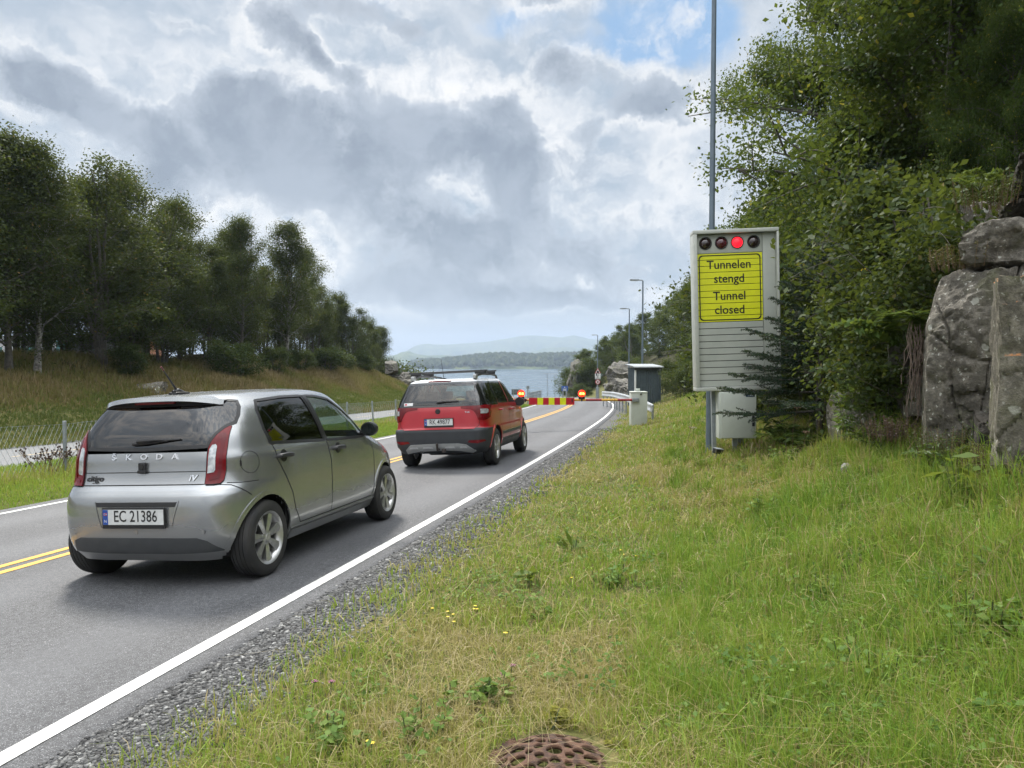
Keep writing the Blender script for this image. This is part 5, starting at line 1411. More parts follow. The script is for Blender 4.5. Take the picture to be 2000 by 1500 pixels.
for k in range(24): holes.append(slot(.206, 2 * math.pi * (k + .25) / 24, .024, .0175))
pts = list(outer); edges = [(i, (i + 1) % 96) for i in range(96)]
for h_ in holes:
    k = len(pts); pts += h_; edges += [(k + i, k + (i + 1) % len(h_)) for i in range(len(h_))]
hole_xy = [[(p.x, p.y) for p in h_] for h_ in holes]
for rr in np.arange(.02, RD, .016):
    for a in np.arange(0, 2 * math.pi, .016 / rr):
        x, y = rr * math.cos(a), rr * math.sin(a)
        if not any(inpoly(x, y, h_) for h_ in hole_xy): pts.append(Vector((x, y)))
V2, _, F2, *_ = delaunay_2d_cdt(pts, edges, [], 0, 1e-6)
def dz(x, y): return HD * (1 - (x * x + y * y) / RD ** 2) ** .62 if x * x + y * y < RD * RD else 0
V = [(v.x, v.y, dz(v.x, v.y)) for v in V2]; Fc = []
for f in F2:
    cx = sum(V2[i].x for i in f) / len(f); cy_ = sum(V2[i].y for i in f) / len(f)
    if not any(inpoly(cx, cy_, h_) for h_ in hole_xy): Fc.append(tuple(f))
b = MB(); b.add(V, Fc); o = b.build('dome', RUST, gr, True); md = o.modifiers.new('thickness', 'SOLIDIFY'); md.thickness = .016; md.offset = -1
b = MB(); b.lathe([(RD - .01, -.05), (RD - .01, .012), (RD + .03, .010), (RD + .035, -.05)], 64); b.build('rim', RUST, gr, 'auto')
b = MB(); b.lathe([(0, -.42), (RD - .02, -.42), (RD - .012, -.02)], 32); b.build('shaft', pmat('dark_shaft', (.02, .018, .015), .9), gr)
# ------------------------------------------------------------------ rocks
def rock_material(name, c1, c2, lichen=.5, orange=.0, wet=0):
    m = bpy.data.materials.new(name); m.use_nodes = True
    t = NT(m.node_tree); b = t.n['Principled BSDF']; b.inputs['Roughness'].default_value = .85; b.inputs['Specular IOR Level'].default_value = .25
    tc = t.node('ShaderNodeTexCoord').outputs['Object']
    n = t.noise(tc, 1.6, 8, .65).outputs['Fac']; n2 = t.noise(tc, 11, 7, .7).outputs['Fac']; n3 = t.noise(tc, 60, 4, .7).outputs['Fac']
    c = t.mix(t.step(n, .35, .65), c1, c2)
    c = t.mix(t.step(n2, .42, .72), c, tuple(q * 1.5 for q in c2))
    c = t.mix(t.m('MULTIPLY', t.step(n3, .45, .7), .5), c, tuple(q * .5 for q in c1))
    c = t.mix(t.m('MULTIPLY', t.step(t.noise(tc, 2.3, 5, .6).outputs['Fac'], .52, .70), .6), c, (.09, .10, .035))   # moss tint
    if lichen:
        wv = t.vm('ADD', tc, t.vm('MULTIPLY', t.noise(tc, 9, 4, .6).outputs['Color'], (.12, .12, .12)))
        v = t.node('ShaderNodeTexVoronoi'); t.l.new(wv, v.inputs['Vector']); v.inputs['Scale'].default_value = 7.5
        v2 = t.node('ShaderNodeTexVoronoi'); t.l.new(wv, v2.inputs['Vector']); v2.inputs['Scale'].default_value = 21
        mk = t.m('MULTIPLY', t.step(v.outputs['Distance'], .30, .20), t.step(n, .49, .57))
        mk2 = t.m('MULTIPLY', t.step(v2.outputs['Distance'], .28, .18), t.step(n2, .50, .58))
        c = t.mix(t.m('MULTIPLY', t.m('MAXIMUM', mk, mk2), lichen), c, (.52, .52, .47))
    if orange:
        g = t.node('ShaderNodeNewGeometry'); sp = t.node('ShaderNodeSeparateXYZ'); t.l.new(g.outputs['Normal'], sp.inputs[0])
        o = t.m('MULTIPLY', t.step(sp.outputs[2], .35, .7), t.step(n2, .45, .6))
        c = t.mix(t.m('MULTIPLY', o, orange), c, (.42, .17, .05))
    t.l.new(c, b.inputs['Base Color'])
    bn = t.node('ShaderNodeBump'); bn.inputs['Strength'].default_value = .8; bn.inputs['Distance'].default_value = .025
    t.l.new(t.m('ADD', n2, t.m('MULTIPLY', n3, .45)), bn.inputs['Height']); t.l.new(bn.outputs[0], b.inputs['Normal'])
    return m
ROCKA = rock_material('grey_rock', (.075, .068, .056), (.155, .142, .118), .9, .0)
ROCKO = rock_material('grey_rock_orange_lichen', (.085, .078, .062), (.165, .15, .12), .5, .9)
ROCKF = rock_material('far_rock', (.075, .070, .060), (.17, .16, .14), .3)
ROCKS = rock_material('pale_stone', (.2, .2, .19), (.33, .33, .32), .0)
ROCKD = rock_material('dark_rock', (.030, .027, .022), (.06, .054, .045), .15)
def rock(name, label, loc, dims, mat, seed, cuts=16, rotz=0, tilt=(0, 0), sub=5, rough=.03, group=None, layers=0.0, boxy=.55, cracks=2):
    """angular block: a box dented by random planes, then weathered"""
    rng = np.random.default_rng(seed); bm = bmesh.new(); bmesh.ops.create_cube(bm, size=2)
    bmesh.ops.subdivide_edges(bm, edges=bm.edges[:], cuts=2 ** sub - 1, use_grid_fill=True)
    V = np.array([v.co for v in bm.verts])
    for _ in range(cuts):
        n = rng.normal(size=3); n /= np.linalg.norm(n); d = rng.uniform(boxy, boxy + .5) * (abs(n).sum()) * .88
        e = V @ n - d; k = e > 0; V[k] -= np.outer(e[k], n) * .97
    if layers:
        z = V[:, 2] * 6 + fbm(V[:, 0] + 9, V[:, 1] + 7, 1.5, seed) * 2; r_ = 1 + layers * ((np.floor(z) * 7.13) % 1 - .5)
        V[:, 0] *= r_; V[:, 1] *= r_
    nn = V / (np.linalg.norm(V, axis=1, keepdims=True) + 1e-9)
    q = (fbm(V[:, 0] + V[:, 2] * .7 + V[:, 1] * .5 + 20, V[:, 1] + V[:, 2] * .6 - V[:, 0] * .4 + 20, 1.7, seed + 1, 5) - .5) * 2
    V = V + nn * (q * rough * 3)[:, None]
    dm_ = np.array(dims) / max(min(dims), .25) * .8; Q = V * dm_
    q2 = np.abs(fbm(Q[:, 0] + Q[:, 1] * .9 + 40, Q[:, 2] + Q[:, 1] * .8 + 40, 2.6, seed + 5, 5) - .5); q3 = np.floor(fbm(Q[:, 0] * .9 + 60, Q[:, 2] * 1.2 + Q[:, 1] + 60, 1.3, seed + 9, 2) * 7) / 7 - .5
    V = V * (1 - .16 * (.16 - np.clip(q2, 0, .16)) / .16 * .26 + q3 * .075)[:, None]
    for _ in range(cracks):                                   # joints in the stone
        n = rng.normal(size=3) * np.array([1, .3, 1]); n /= np.linalg.norm(n); d = rng.uniform(-.6, .6)
        e = np.abs(V @ n - d + (fbm(V[:, 0] + 5, V[:, 2] + 5, 1.3, seed + 7, 3) - .5) * .35)
        V = V * (1 - .09 * np.clip(1 - e / .03, 0, 1) * .55 - .03 * (V @ n - d > 0) * (rng.random() < .5))[:, None]
    V = V * np.array(dims) / 2
    for v, c in zip(bm.verts, V): v.co = c
    me = bpy.data.meshes.new(name); bm.to_mesh(me); bm.free(); me.materials.append(mat)
    me.polygons.foreach_set('use_smooth', [True] * len(me.polygons)); me.set_sharp_from_angle(angle=R(32))
    o = bpy.data.objects.new(name, me); COL.objects.link(o); o.location = loc; o.rotation_euler = (tilt[0], tilt[1], rotz)
    return tag(o, label, 'rock', group)
def rock_px(name, label, x0, x1, y0, y1, Y, depth, mat, seed, **kw):
    w = (x1 - x0) / F * Y; h = (y1 - y0) / F * Y
    a = math.atan(((x0 + x1) / 2 - 1000) / F); kw['rotz'] = kw.get('rotz', 0) - a; w *= math.cos(a)
    X = ((x0 + x1) / 2 - 1000) / F * Y
    return rock(name, label, (X + math.sin(a) * depth * .4, Y + math.cos(a) * depth * .4, (zpx(y0, Y) + zpx(y1, Y)) / 2), (w * 1.06, depth, h * 1.04), mat, seed, **kw)
RG = 'rocks of the blasted wall on the right'
rock_px('boulder', 'big pale grey rock slab with orange lichen on top at the right edge', 1932, 2180, 540, 1015, 4.75, 1.0, ROCKO, 3, cuts=12, rotz=R(6), group=RG, boxy=.70, sub=6, cracks=3)
rock_px('boulder', 'tall grey rock block spotted with white lichen, left of the orange topped slab', 1800, 1985, 532, 900, 6.1, 1.3, ROCKA, 11, cuts=10, rotz=R(4), group=RG, boxy=.74, sub=6, cracks=4)
rock_px('boulder', 'jutting grey rock with a pale lichen patch above the lichen spotted block', 1896, 2120, 432, 565, 6.0, 1.6, ROCKA, 21, cuts=12, rotz=R(-6), group=RG, boxy=.62)
rock_px('cliff', 'main grey rock face behind the blocks, topped with heather and roots at the right edge', 1868, 2400, 400, 1000, 6.9, 2.2, ROCKA, 25, cuts=18, group=RG, boxy=.6, sub=6, cracks=6, rough=.05)
rock_px('boulder', 'dark crumbly overhanging rock under the tree roots at the right edge', 1915, 2130, 315, 445, 6.2, 1.7, ROCKD, 31, cuts=22, group=RG, rough=.05, layers=.25)
rock_px('boulder', 'narrow grey rock behind hanging roots, between fern and lichen block', 1735, 1822, 610, 830, 7.6, 1.0, ROCKA, 41, cuts=14, group=RG, boxy=.6)
rock_px('boulder', 'small flat grey rock at the foot of the hanging roots', 1764, 1830, 735, 815, 7.2, .7, ROCKA, 51, cuts=14, group=RG)
rock_px('boulder', 'freestanding small grey boulder standing in weeds right of the white cabinet', 1630, 1702, 768, 868, 8.6, .55, ROCKA, 61, cuts=14, rotz=R(20), group=RG, boxy=.6)
rock_px('stone', 'pale little stone lying in the grass below the boulder', 1646, 1676, 908, 930, 7.1, .18, ROCKS, 71, cuts=12)
rock_px('boulder', 'low dark rock step behind the orange topped slab', 1880, 1990, 800, 970, 5.6, .6, ROCKD, 77, cuts=16, group=RG)
# distant rock cuts
rock_px('rock_cut', 'layered rock cutting with grassy top behind the tunnel warning triangle', 1172, 1262, 698, 792, 84, 9, ROCKF, 81, cuts=46, layers=.22, rough=.11, boxy=.42, rotz=R(-20), sub=6, cracks=9)
rock_px('rock_cut', 'lower shoulder of bare rock left of the hut', 1190, 1256, 726, 800, 74, 8, ROCKF, 83, cuts=46, layers=.25, rough=.11, boxy=.42, rotz=R(10), sub=6, cracks=9)
rock_px('rock_cut', 'steep rock headland where the right bank meets the sea', 1096, 1150, 704, 806, 108, 14, ROCKF, 86, cuts=40, layers=.2, rough=.1, boxy=.42, sub=6, cracks=8)
rock_px('rock_cut', 'craggy rock outcrop at the end of the left tree bank', 752, 818, 706, 800, 69, 7, ROCKF, 91, cuts=46, layers=.24, rough=.12, boxy=.42, rotz=R(25), sub=6, cracks=9)
rock_px('rock_cut', 'small rock knob on top of the left outcrop', 752, 778, 702, 730, 70, 4, ROCKF, 93, cuts=30, rough=.05)
rock('boulder', 'dark boulder poking out of the dry bank above the silver car roof', (-15.0, 30.5, g1(-15.0, 30.5) - .05), (1.3, 1.0, .8), ROCKA, 97)

# ------------------------------------------------------------------ vegetation helpers
def tubes(P, Rr, k=4):
    """P (n,m,3), Rr (n,m) -> verts, quads"""
    n, m, _ = P.shape
    T = np.empty_like(P); T[:, 1:-1] = P[:, 2:] - P[:, :-2]; T[:, 0] = P[:, 1] - P[:, 0]; T[:, -1] = P[:, -1] - P[:, -2]
    T /= np.linalg.norm(T, axis=2, keepdims=True) + 1e-9
    ref = np.where(np.abs(T[..., 2:3]) > .9, np.array([1., 0, 0]), np.array([0., 0, 1.]))
    A = np.cross(T, ref); A /= np.linalg.norm(A, axis=2, keepdims=True) + 1e-9; B = np.cross(T, A)
    ang = np.arange(k) * 2 * math.pi / k
    V = P[:, :, None, :] + (A[:, :, None, :] * np.cos(ang)[:, None] + B[:, :, None, :] * np.sin(ang)[:, None]) * Rr[:, :, None, None]
    idx = np.arange(n * m * k).reshape(n, m, k); nx = np.roll(idx, -1, 2)
    Fq = np.stack([idx[:, :-1], nx[:, :-1], nx[:, 1:], idx[:, 1:]], -1).reshape(-1, 4)
    return V.reshape(-1, 3), Fq
def leaves(C, size, rng, up=.3, slim=.55, fold=.25, D=None):
    """one folded rhomb per centre; size (n,)"""
    n = len(C); size = np.broadcast_to(size, n)
    N = rng.normal(size=(n, 3)); N[:, 2] = np.abs(N[:, 2]) + up; N /= np.linalg.norm(N, axis=1, keepdims=True)
    if D is None: D = rng.normal(size=(n, 3)); D[:, 2] -= .25
    D = D - N * (D * N).sum(1, keepdims=True); D /= np.linalg.norm(D, axis=1, keepdims=True) + 1e-9
    S = np.cross(N, D); h = size[:, None]
    base = C - D * h * .5; tip = C + D * h * .5; mid = C + D * h * .06
    l = mid + S * h * slim * .5 + N * h * fold * .3; r = mid - S * h * slim * .5 + N * h * fold * .3
    V = np.stack([base, r, tip, l], 1).reshape(-1, 3); Fq = np.arange(4 * n).reshape(n, 4)
    return V, Fq
def join(parts):
    V = []; Fq = []; o = 0
    for v, f in parts: V.append(v); Fq.append(f + o); o += len(v)
    return np.concatenate(V), np.concatenate(Fq)

def tree_geo(seed, h, crown0, crad, n_limb, n_leaf, leaf, tr, rise=.7, stems=1, clump=.26, per=26, prof=None, subs=6, slim=.6, lean=0.0, topk=.93):
    rng = np.random.default_rng(seed)
    if prof is None: prof = lambda t: np.sin(np.clip(.10 + .86 * t, 0, 1) ** .8 * math.pi) ** .75
    parts = []; twigs = []
    for st in range(stems):
        m = 9; t = np.linspace(0, 1, m); a = rng.uniform(0, 6.28); off = .0 if stems == 1 else .18
        out = rng.uniform(.05, .16) * h * (stems > 1)
        hh = h * (topk if st == 0 else rng.uniform(.72, .92))
        wob = np.cumsum(rng.normal(size=(m, 2)) * .012 * h, 0) * t[:, None]
        P = np.stack([off * math.cos(a) + out * math.cos(a) * t ** 1.3 + wob[:, 0] + lean * h * t ** 1.5, off * math.sin(a) + out * math.sin(a) * t ** 1.3 + wob[:, 1], t * hh - .15], 1)
        rr = tr * (1 if stems == 1 else .75) * (1 - t * .93) ** .85 + .008; rr[0] *= 1.35
        parts.append(tubes(P[None], rr[None], 7))
        nl = max(4, n_limb // stems); LP = []; LR = []
        for i in range(nl):
            q = (i + rng.random()) / nl; z = crown0 + (1 - crown0) * q * .97
            p0 = np.array([np.interp(z, t, P[:, c]) for c in range(3)]); r0 = float(np.interp(z, t, rr))
            az = i * 2.4 + rng.normal() * .5 if stems == 1 else a + rng.normal() * 1.1
            L = crad * float(prof(np.array(q))) * rng.uniform(.7, 1.12) + .15
            u = np.linspace(0, 1, 6); el = rise * rng.uniform(.6, 1.3) + .35 * q
            d = np.array([math.cos(az) * math.cos(el), math.sin(az) * math.cos(el), math.sin(el)])
            lp = p0 + d * (u * L)[:, None]; lp[:, 2] -= .18 * L * u ** 2; lp += np.cumsum(rng.normal(size=(6, 3)) * .035 * L, 0) * u[:, None]
            LP.append(lp); LR.append(np.maximum(r0 * .5 * (1 - u * .85), .004))
            for k in range(subs):
                w = rng.uniform(.25, 1); b0 = np.array([np.interp(w, u, lp[:, c]) for c in range(3)])
                dd = d * .5 + rng.normal(size=3) * .6; dd[2] += .15; dd /= np.linalg.norm(dd)
                SL = L * rng.uniform(.22, .48) * (1.15 - .5 * w) + .12; us = np.linspace(0, 1, 6)
                sp_ = b0 + dd * (us * SL)[:, None]; sp_[:, 2] -= .16 * SL * us ** 2
                LP.append(sp_); LR.append(np.maximum(r0 * .16 * (1 - us * .8), .003)); twigs.append(sp_)
            twigs.append(lp[2:].repeat(2, 0)[:6])
        parts.append(tubes(np.array(LP), np.array(LR), 4))
        twigs.append(P[-4:].repeat(2, 0)[:6])
    W = np.array(twigs); nc = max(1, n_leaf // per)
    ti = rng.integers(0, len(W), nc); f = rng.uniform(.3, 1.0, nc) * 4.99; i0 = np.minimum(f.astype(int), 4); fr = (f - i0)[:, None]
    C = W[ti, i0] * (1 - fr) + W[ti, np.minimum(i0 + 1, 5)] * fr
    cr = clump * rng.uniform(.5, 1.3, nc)
    C = (C[:, None] + np.clip(rng.normal(size=(nc, per, 3)), -1.7, 1.7) * cr[:, None, None] * np.array([1, 1, .75])).reshape(-1, 3)
    ch = np.repeat(rng.random(nc), per)
    lv, lf = leaves(C, leaf * rng.uniform(.6, 1.25, len(C)), rng, slim=slim)
    hue = np.clip(.25 + .42 * ch + .30 * rng.random(len(C)) - .1, 0, .93); hue[rng.random(len(C)) < .018] = 1.0
    return join(parts), (lv, lf, hue)

BARK = pmat('grey_bark', (.075, .068, .055), .9, col2=(.13, .12, .10), nscale=9, bump=.6, bscale=26)
BIRCH = pmat('birch_bark', (.30, .29, .26), .85, col2=(.06, .055, .05), nscale=5, bump=.4, bscale=30)
LEAF_L = leaf_mat('dark_birch_leaves', [(0, (.014, .025, .009)), (.45, (.028, .043, .013)), (.8, (.050, .068, .018)), (.97, (.072, .076, .020)), (1, (.14, .085, .02))], .28, .6)
LEAF_M = leaf_mat('roadside_leaves', [(0, (.015, .030, .009)), (.45, (.034, .058, .015)), (.8, (.062, .086, .022)), (.97, (.09, .105, .027)), (1, (.16, .13, .03))], .28, .6)
LEAF_R = leaf_mat('near_leaves', [(0, (.016, .032, .007)), (.45, (.037, .073, .015)), (.8, (.072, .116, .023)), (.97, (.11, .15, .03)), (1, (.36, .31, .04))], .36, .5)
LEAF_U = leaf_mat('undergrowth_leaves', [(0, (.013, .027, .008)), (.45, (.028, .050, .013)), (.8, (.052, .075, .02)), (1, (.11, .095, .03))], .28, .6)

def make_proto(*a, bark=BARK, leafm=LEAF_L, **k):
    (tv, tf), (lv, lf, hue) = tree_geo(*a, **k)
    t = np_mesh('trunk', tv, tf, bark, smooth=True); c = np_mesh('crown', lv, lf, leafm, attrs={'hue': hue})
    r = (t.data, c.data); bpy.data.objects.remove(t); bpy.data.objects.remove(c); return r
def plant_tree(proto, name, label, cat, loc, s, rz_, group, sz=1.0):
    t = thing(name, label, cat, loc, (0, 0, rz_), group); t.scale = (s, s, s * sz)
    for nm, me in zip(('trunk', 'crown'), proto):
        o = bpy.data.objects.new(nm, me); COL.objects.link(o); o.parent = t
    return t
ORD = ['first', 'second', 'third', 'fourth', 'fifth', 'sixth', 'seventh', 'eighth', 'ninth', 'tenth', 'eleventh', 'twelfth', 'thirteenth', 'fourteenth', 'fifteenth', 'sixteenth', 'seventeenth', 'eighteenth', 'nineteenth', 'twentieth', 'twenty-first', 'twenty-second', 'twenty-third', 'twenty-fourth', 'twenty-fifth', 'twenty-sixth', 'twenty-seventh', 'twenty-eighth', 'twenty-ninth', 'thirtieth', 'thirty-first', 'thirty-second', 'thirty-third', 'thirty-fourth', 'thirty-fifth', 'thirty-sixth']

# --- left bank: birches and alders; (px, top py, sideways offset, prototype, width factor)
def Y_on(px, u):
    """depth where the line of sight at px meets the line running at offset u beside the road"""
    sv = np.linspace(2, 110, 2200); x, y = road(sv, u); q = np.where(y > 2, 1000 + F * x / np.maximum(y, .5), -9e9)
    i = int(np.argmin(np.abs(q - px))); return float(x[i]), float(y[i])
pr_birch = lambda t: np.sin(np.clip(.16 + .80 * t, 0, 1) ** .62 * math.pi) ** .8
pr_egg = lambda t: np.clip(np.sin(np.clip(.14 + .84 * t, 0, 1) ** .72 * math.pi), 0, 1) ** .62
LP_ = [make_proto(101, 9, .12, 2.6, 40, 32000, .10, .11, bark=BARK, prof=pr_egg, rise=.75, clump=.30, per=10, subs=9),
       make_proto(102, 9, .08, 2.9, 44, 34000, .105, .10, stems=5, rise=.85, prof=pr_egg, clump=.30, per=10, subs=9),
       make_proto(103, 9, .17, 2.2, 38, 27000, .095, .10, bark=BIRCH, prof=pr_egg, rise=.9, clump=.27, per=9, subs=9),
       make_proto(104, 9, .05, 3.0, 42, 34000, .11, .10, stems=4, rise=.75, prof=pr_egg, clump=.32, per=10, subs=9)]
left = [(-120, 215, -25.0, 1, 1.0), (-45, 240, -23.6, 0, 1.1), (18, 248, -24.0, 0, 1.05), (72, 268, -23.5, 2, 1.1), (128, 340, -26.0, 1, .9), (205, 308, -24.0, 1, 1.2), (170, 360, -27.0, 3, 1.0), (262, 332, -25.5, 0, 1.0),
        (318, 380, -24.5, 3, 1.0), (352, 384, -26.0, 0, 1.1), (404, 450, -25.0, 1, 1.0), (440, 440, -27.0, 2, 1.0), (472, 415, -24.0, 0, .9), (515, 470, -26.0, 3, 1.0), (560, 428, -23.8, 2, 1.1), (600, 478, -26.5, 0, .9),
        (618, 545, -24.0, 3, 1.0), (655, 562, -25.5, 1, 1.0), (688, 590, -24.0, 3, 1.1), (712, 612, -26.0, 1, 1.0), (742, 632, -25.0, 2, 1.1), (735, 668, -23.0, 3, .9), (30, 330, -28.0, 3, 1.1), (235, 420, -28.0, 3, 1.1), (370, 470, -28.0, 3, 1.1), (490, 500, -28.0, 1, 1.1), (585, 540, -28.5, 3, 1.1)]
left += [(100, 380, -29, 1, 1.2), (290, 440, -29, 1, 1.2), (430, 500, -29, 3, 1.2), (540, 540, -29, 1, 1.2), (630, 590, -28, 3, 1.1), (675, 620, -28, 1, 1.1)]
left = left[:2] + sorted(left[2:])
kinds = ['single stemmed birch with loose dark crown', 'many stemmed alder with dense dark crown', 'slender pointed birch', 'broad dark bushy alder']
LGRP = 'trees along the top of the left bank'
for i, (px, py, u, k, wf) in enumerate(left):
    x, y = Y_on(px, u); z = g1(x, y) - .1; h = zpx(py, y) - z
    s = h / 9.0
    lb = f'{kinds[k]}, {ORD[i - 2]} from the left in the bank row' if i > 1 else ['many stemmed dark alder mostly outside the left edge of the photo', 'single stemmed birch half cut off by the left edge of the photo'][i]
    plant_tree(LP_[k], 'birch_tree' if k in (0, 2) else 'alder_tree', lb, 'tree', (x, y, z), s * wf, i * 2.1, LGRP, 1 / wf)
# low bushes under them
BU = [make_proto(201, 2.4, .03, 1.3, 26, 8000, .11, .03, stems=5, rise=.9, leafm=LEAF_U, clump=.22), make_proto(202, 2.2, .03, 1.5, 24, 8000, .12, .03, stems=6, rise=.6, leafm=LEAF_U, clump=.24)]
for i, (px, py, u) in enumerate([(250, 675, -22.8), (455, 660, -22.6), (540, 680, -22.6), (640, 672, -22.4), (672, 692, -22.6), (705, 680, -23), (590, 684, -23), (755, 694, -24.5)]):
    x, y = Y_on(px, u); z = g1(x, y) - .05; h = max(.9, zpx(py, y) - z)
    plant_tree(BU[i % 2], 'bush', f'low dark bush under the bank trees, {ORD[sorted([250,455,540,640,672,705,590,755]).index(px)]} from the left', 'bush', (x, y, z), h / 2.4 * 1.25, i * 1.7, 'bushes under the left bank trees', .8)

# --- right side: big leafy trees over the rocks
NP_ = [make_proto(301, 10, .06, 4.0, 46, 120000, .088, .15, leafm=LEAF_R, rise=.35, clump=.27, per=26, subs=9, prof=lambda t: np.sin(np.clip(.22 + .74 * t, 0, 1) ** .8 * math.pi) ** .6),
       make_proto(302, 10, .05, 3.9, 46, 120000, .085, .11, leafm=LEAF_R, rise=.3, stems=4, clump=.27, per=26, subs=9, prof=lambda t: np.sin(np.clip(.2 + .76 * t, 0, 1) ** .75 * math.pi) ** .6)]
near = [(8.05, 14.4, 12, 0, .95, 'tall leafy tree reaching over the lamp pole above the tunnel sign'),
        (9.8, 11.2, 11.0, 1, 1.0, 'leafy tree with pale bare branches filling the upper right of the photo'),
        (7.6, 7.6, 7.6, 1, .75, 'leafy tree on the rock top at the right edge of the photo'),
        (7.9, 18.6, 9.6, 1, .85, 'leafy tree behind the lamp pole, seen left of it below the overhanging bough'),
        (12.0, 17.0, 12.5, 0, 1.0, 'dark tall tree behind the overhanging leafy trees'),
        (7.3, 10.7, 5.2, 0, .55, 'lower leafy tree with yellowing leaves above the fern'),
        (9.3, 14.6, 8.5, 1, .9, 'bushy dark tree filling the gap between the overhanging tree and its right neighbour'),
        (6.4, 14.6, 6.0, 0, .62, 'lower leafy tree right behind the tunnel sign box'),
        (12.5, 12.5, 10.5, 0, 1.0, 'dark tree seen far back between the trunks at the right edge')]
for i, (x, y, h, k, wf, lb) in enumerate(near):
    z = g1(x, y) - .1; s_ = h / 10 * wf; n_ = len(NP_[k][1].vertices); Vc = np.empty(n_ * 3, np.float32); NP_[k][1].vertices.foreach_get('co', Vc); Vc = Vc.reshape(-1, 3)[::3]; best = None
    for j in range(24):
        a = 1.3 + i * 1.9 + j * .2618; X = x + s_ * (Vc[:, 0] * math.cos(a) - Vc[:, 1] * math.sin(a)); Y = y + s_ * (Vc[:, 0] * math.sin(a) + Vc[:, 1] * math.cos(a)); Z = z + s_ / wf * Vc[:, 2]
        q = 1000 + F * X / np.maximum(Y, .5); w = 695 - F * (Z - CAMH) / np.maximum(Y, .5); bad = int(((q > 1345) & (q < 1530) & (w > 440) & (w < 860) & (Y < 11.7)).sum()) + .02 * int(((q < 1350) & (w < 560)).sum())
        if best is None or bad < best[0]: best = (bad, a)
    plant_tree(NP_[k], 'leafy_tree', lb, 'tree', (x, y, z), s_, best[1], 'big leafy trees over the right rocks', 1 / wf)
RP_ = [make_proto(311, 8, .03, 2.8, 34, 21000, .145, .11, leafm=LEAF_M, stems=3, rise=.5, clump=.3), make_proto(312, 8, .03, 2.6, 34, 20000, .145, .11, leafm=LEAF_M, rise=.5, clump=.3), make_proto(313, 8, .02, 3.0, 34, 22000, .15, .10, leafm=LEAF_M, stems=4, rise=.6, clump=.32)]
far = [(1372, 290, 24), (1335, 350, 29), (1322, 425, 33.5), (1350, 430, 37), (1316, 470, 40), (1310, 500, 47), (1330, 470, 54), (1262, 540, 52.5), (1280, 430, 60), (1258, 492, 67), (1300, 380, 56), (1240, 545, 80), (1246, 580, 92), (1222, 604, 95), (1275, 560, 84), (1196, 624, 103), (1232, 606, 108), (1172, 645, 112),
       (1205, 630, 116), (1150, 660, 117), (1182, 645, 119), (1128, 676, 116), (1112, 688, 118), (1160, 664, 120)]
for i, (px, py, Y) in enumerate(far):
    X = (px - 1000) / F * Y
    z = g1(X, Y) - .1; h = max(2.2, zpx(py, Y) - z); X += h / 8 * 1.1 * (3.3 if Y < 100 else 2.2); z = g1(X, Y) - .1; h = max(2.2, zpx(py, Y) - z)
    plant_tree(RP_[i % 3], 'roadside_tree', f'dense green tree on the right slope, {ORD[i]} counted from the tunnel sign towards the sea', 'tree', (X, Y, z), h / 8 * 1.1, i * 1.3, 'trees on the right slope towards the sea', .91)
# bushes in front of them and behind the rocks
BR = [make_proto(321, 2.6, .03, 1.5, 26, 13000, .09, .03, stems=6, rise=.6, leafm=LEAF_M, clump=.22), make_proto(322, 2.4, .03, 1.6, 26, 13000, .085, .03, stems=6, rise=.5, leafm=LEAF_U, clump=.22)]
bush = [
        (1620, 560, 13.5, 'dark bush filling the shade behind the spruce'), (1720, 470, 11.5, 'dark bush behind the fern on the rock wall'), (1800, 420, 9.5, 'leafy bush on the rock top under the yellowing branches'), (1560, 470, 15, 'tall dark bush right behind the tunnel sign'),
        (1850, 330, 8.2, 'leafy bush on the rocks below the bare branches'), (1690, 640, 10.4, 'low dark bush between spruce and narrow rock'), (1480, 600, 17, 'dark bush hidden behind the lower half of the tunnel sign'), (1580, 700, 11.8, 'low bush at the foot of the spruce'),
        (1150, 735, 112, 'bush growing before the steep headland rock'), (1114, 738, 118, 'small bush above the blue sign'), (1126, 722, 121, 'bush behind the round faded sign'), (1140, 712, 116, 'bush left of the warning triangle, upper one'), (1152, 702, 110, 'larger bush just left of the warning triangle top'), (1134, 748, 106, 'low bush left of the warning triangle post'), (1118, 754, 104, 'low bush behind the blue sign board'), (1148, 756, 98, 'low bush at the foot of the triangle post'), (1236, 690, 90, 'bush on top of the layered rock near the hut'), (1318, 700, 47, 'bush on the slope just right of the hut'), (1345, 690, 50, 'bush farther right of the hut towards the tunnel sign'), (1296, 706, 52, 'dark bush showing over the right end of the hut roof'), (1335, 712, 42, 'low bush in front of the slope between hut and tunnel sign'), (1665, 440, 13.6, 'upper dark bush above the spruce top'), (1760, 560, 9.0, 'dark bush above the narrow rock'), (1850, 470, 7.4, 'leafy bush growing over the back of the lichen spotted block'), (1990, 395, 7.0, 'leafy bush over the jutting rock at the right edge')]
for i, (px, py, Y, lb) in enumerate(bush):
    X = (px - 1000) / F * Y; z = g1(X, Y) - .1; h = max(.8, zpx(py, Y) - z)
    plant_tree(BR[i % 2], 'bush', lb, 'bush', (X, Y, z), h / 2.5, i * 1.1, 'bushes on the right bank')

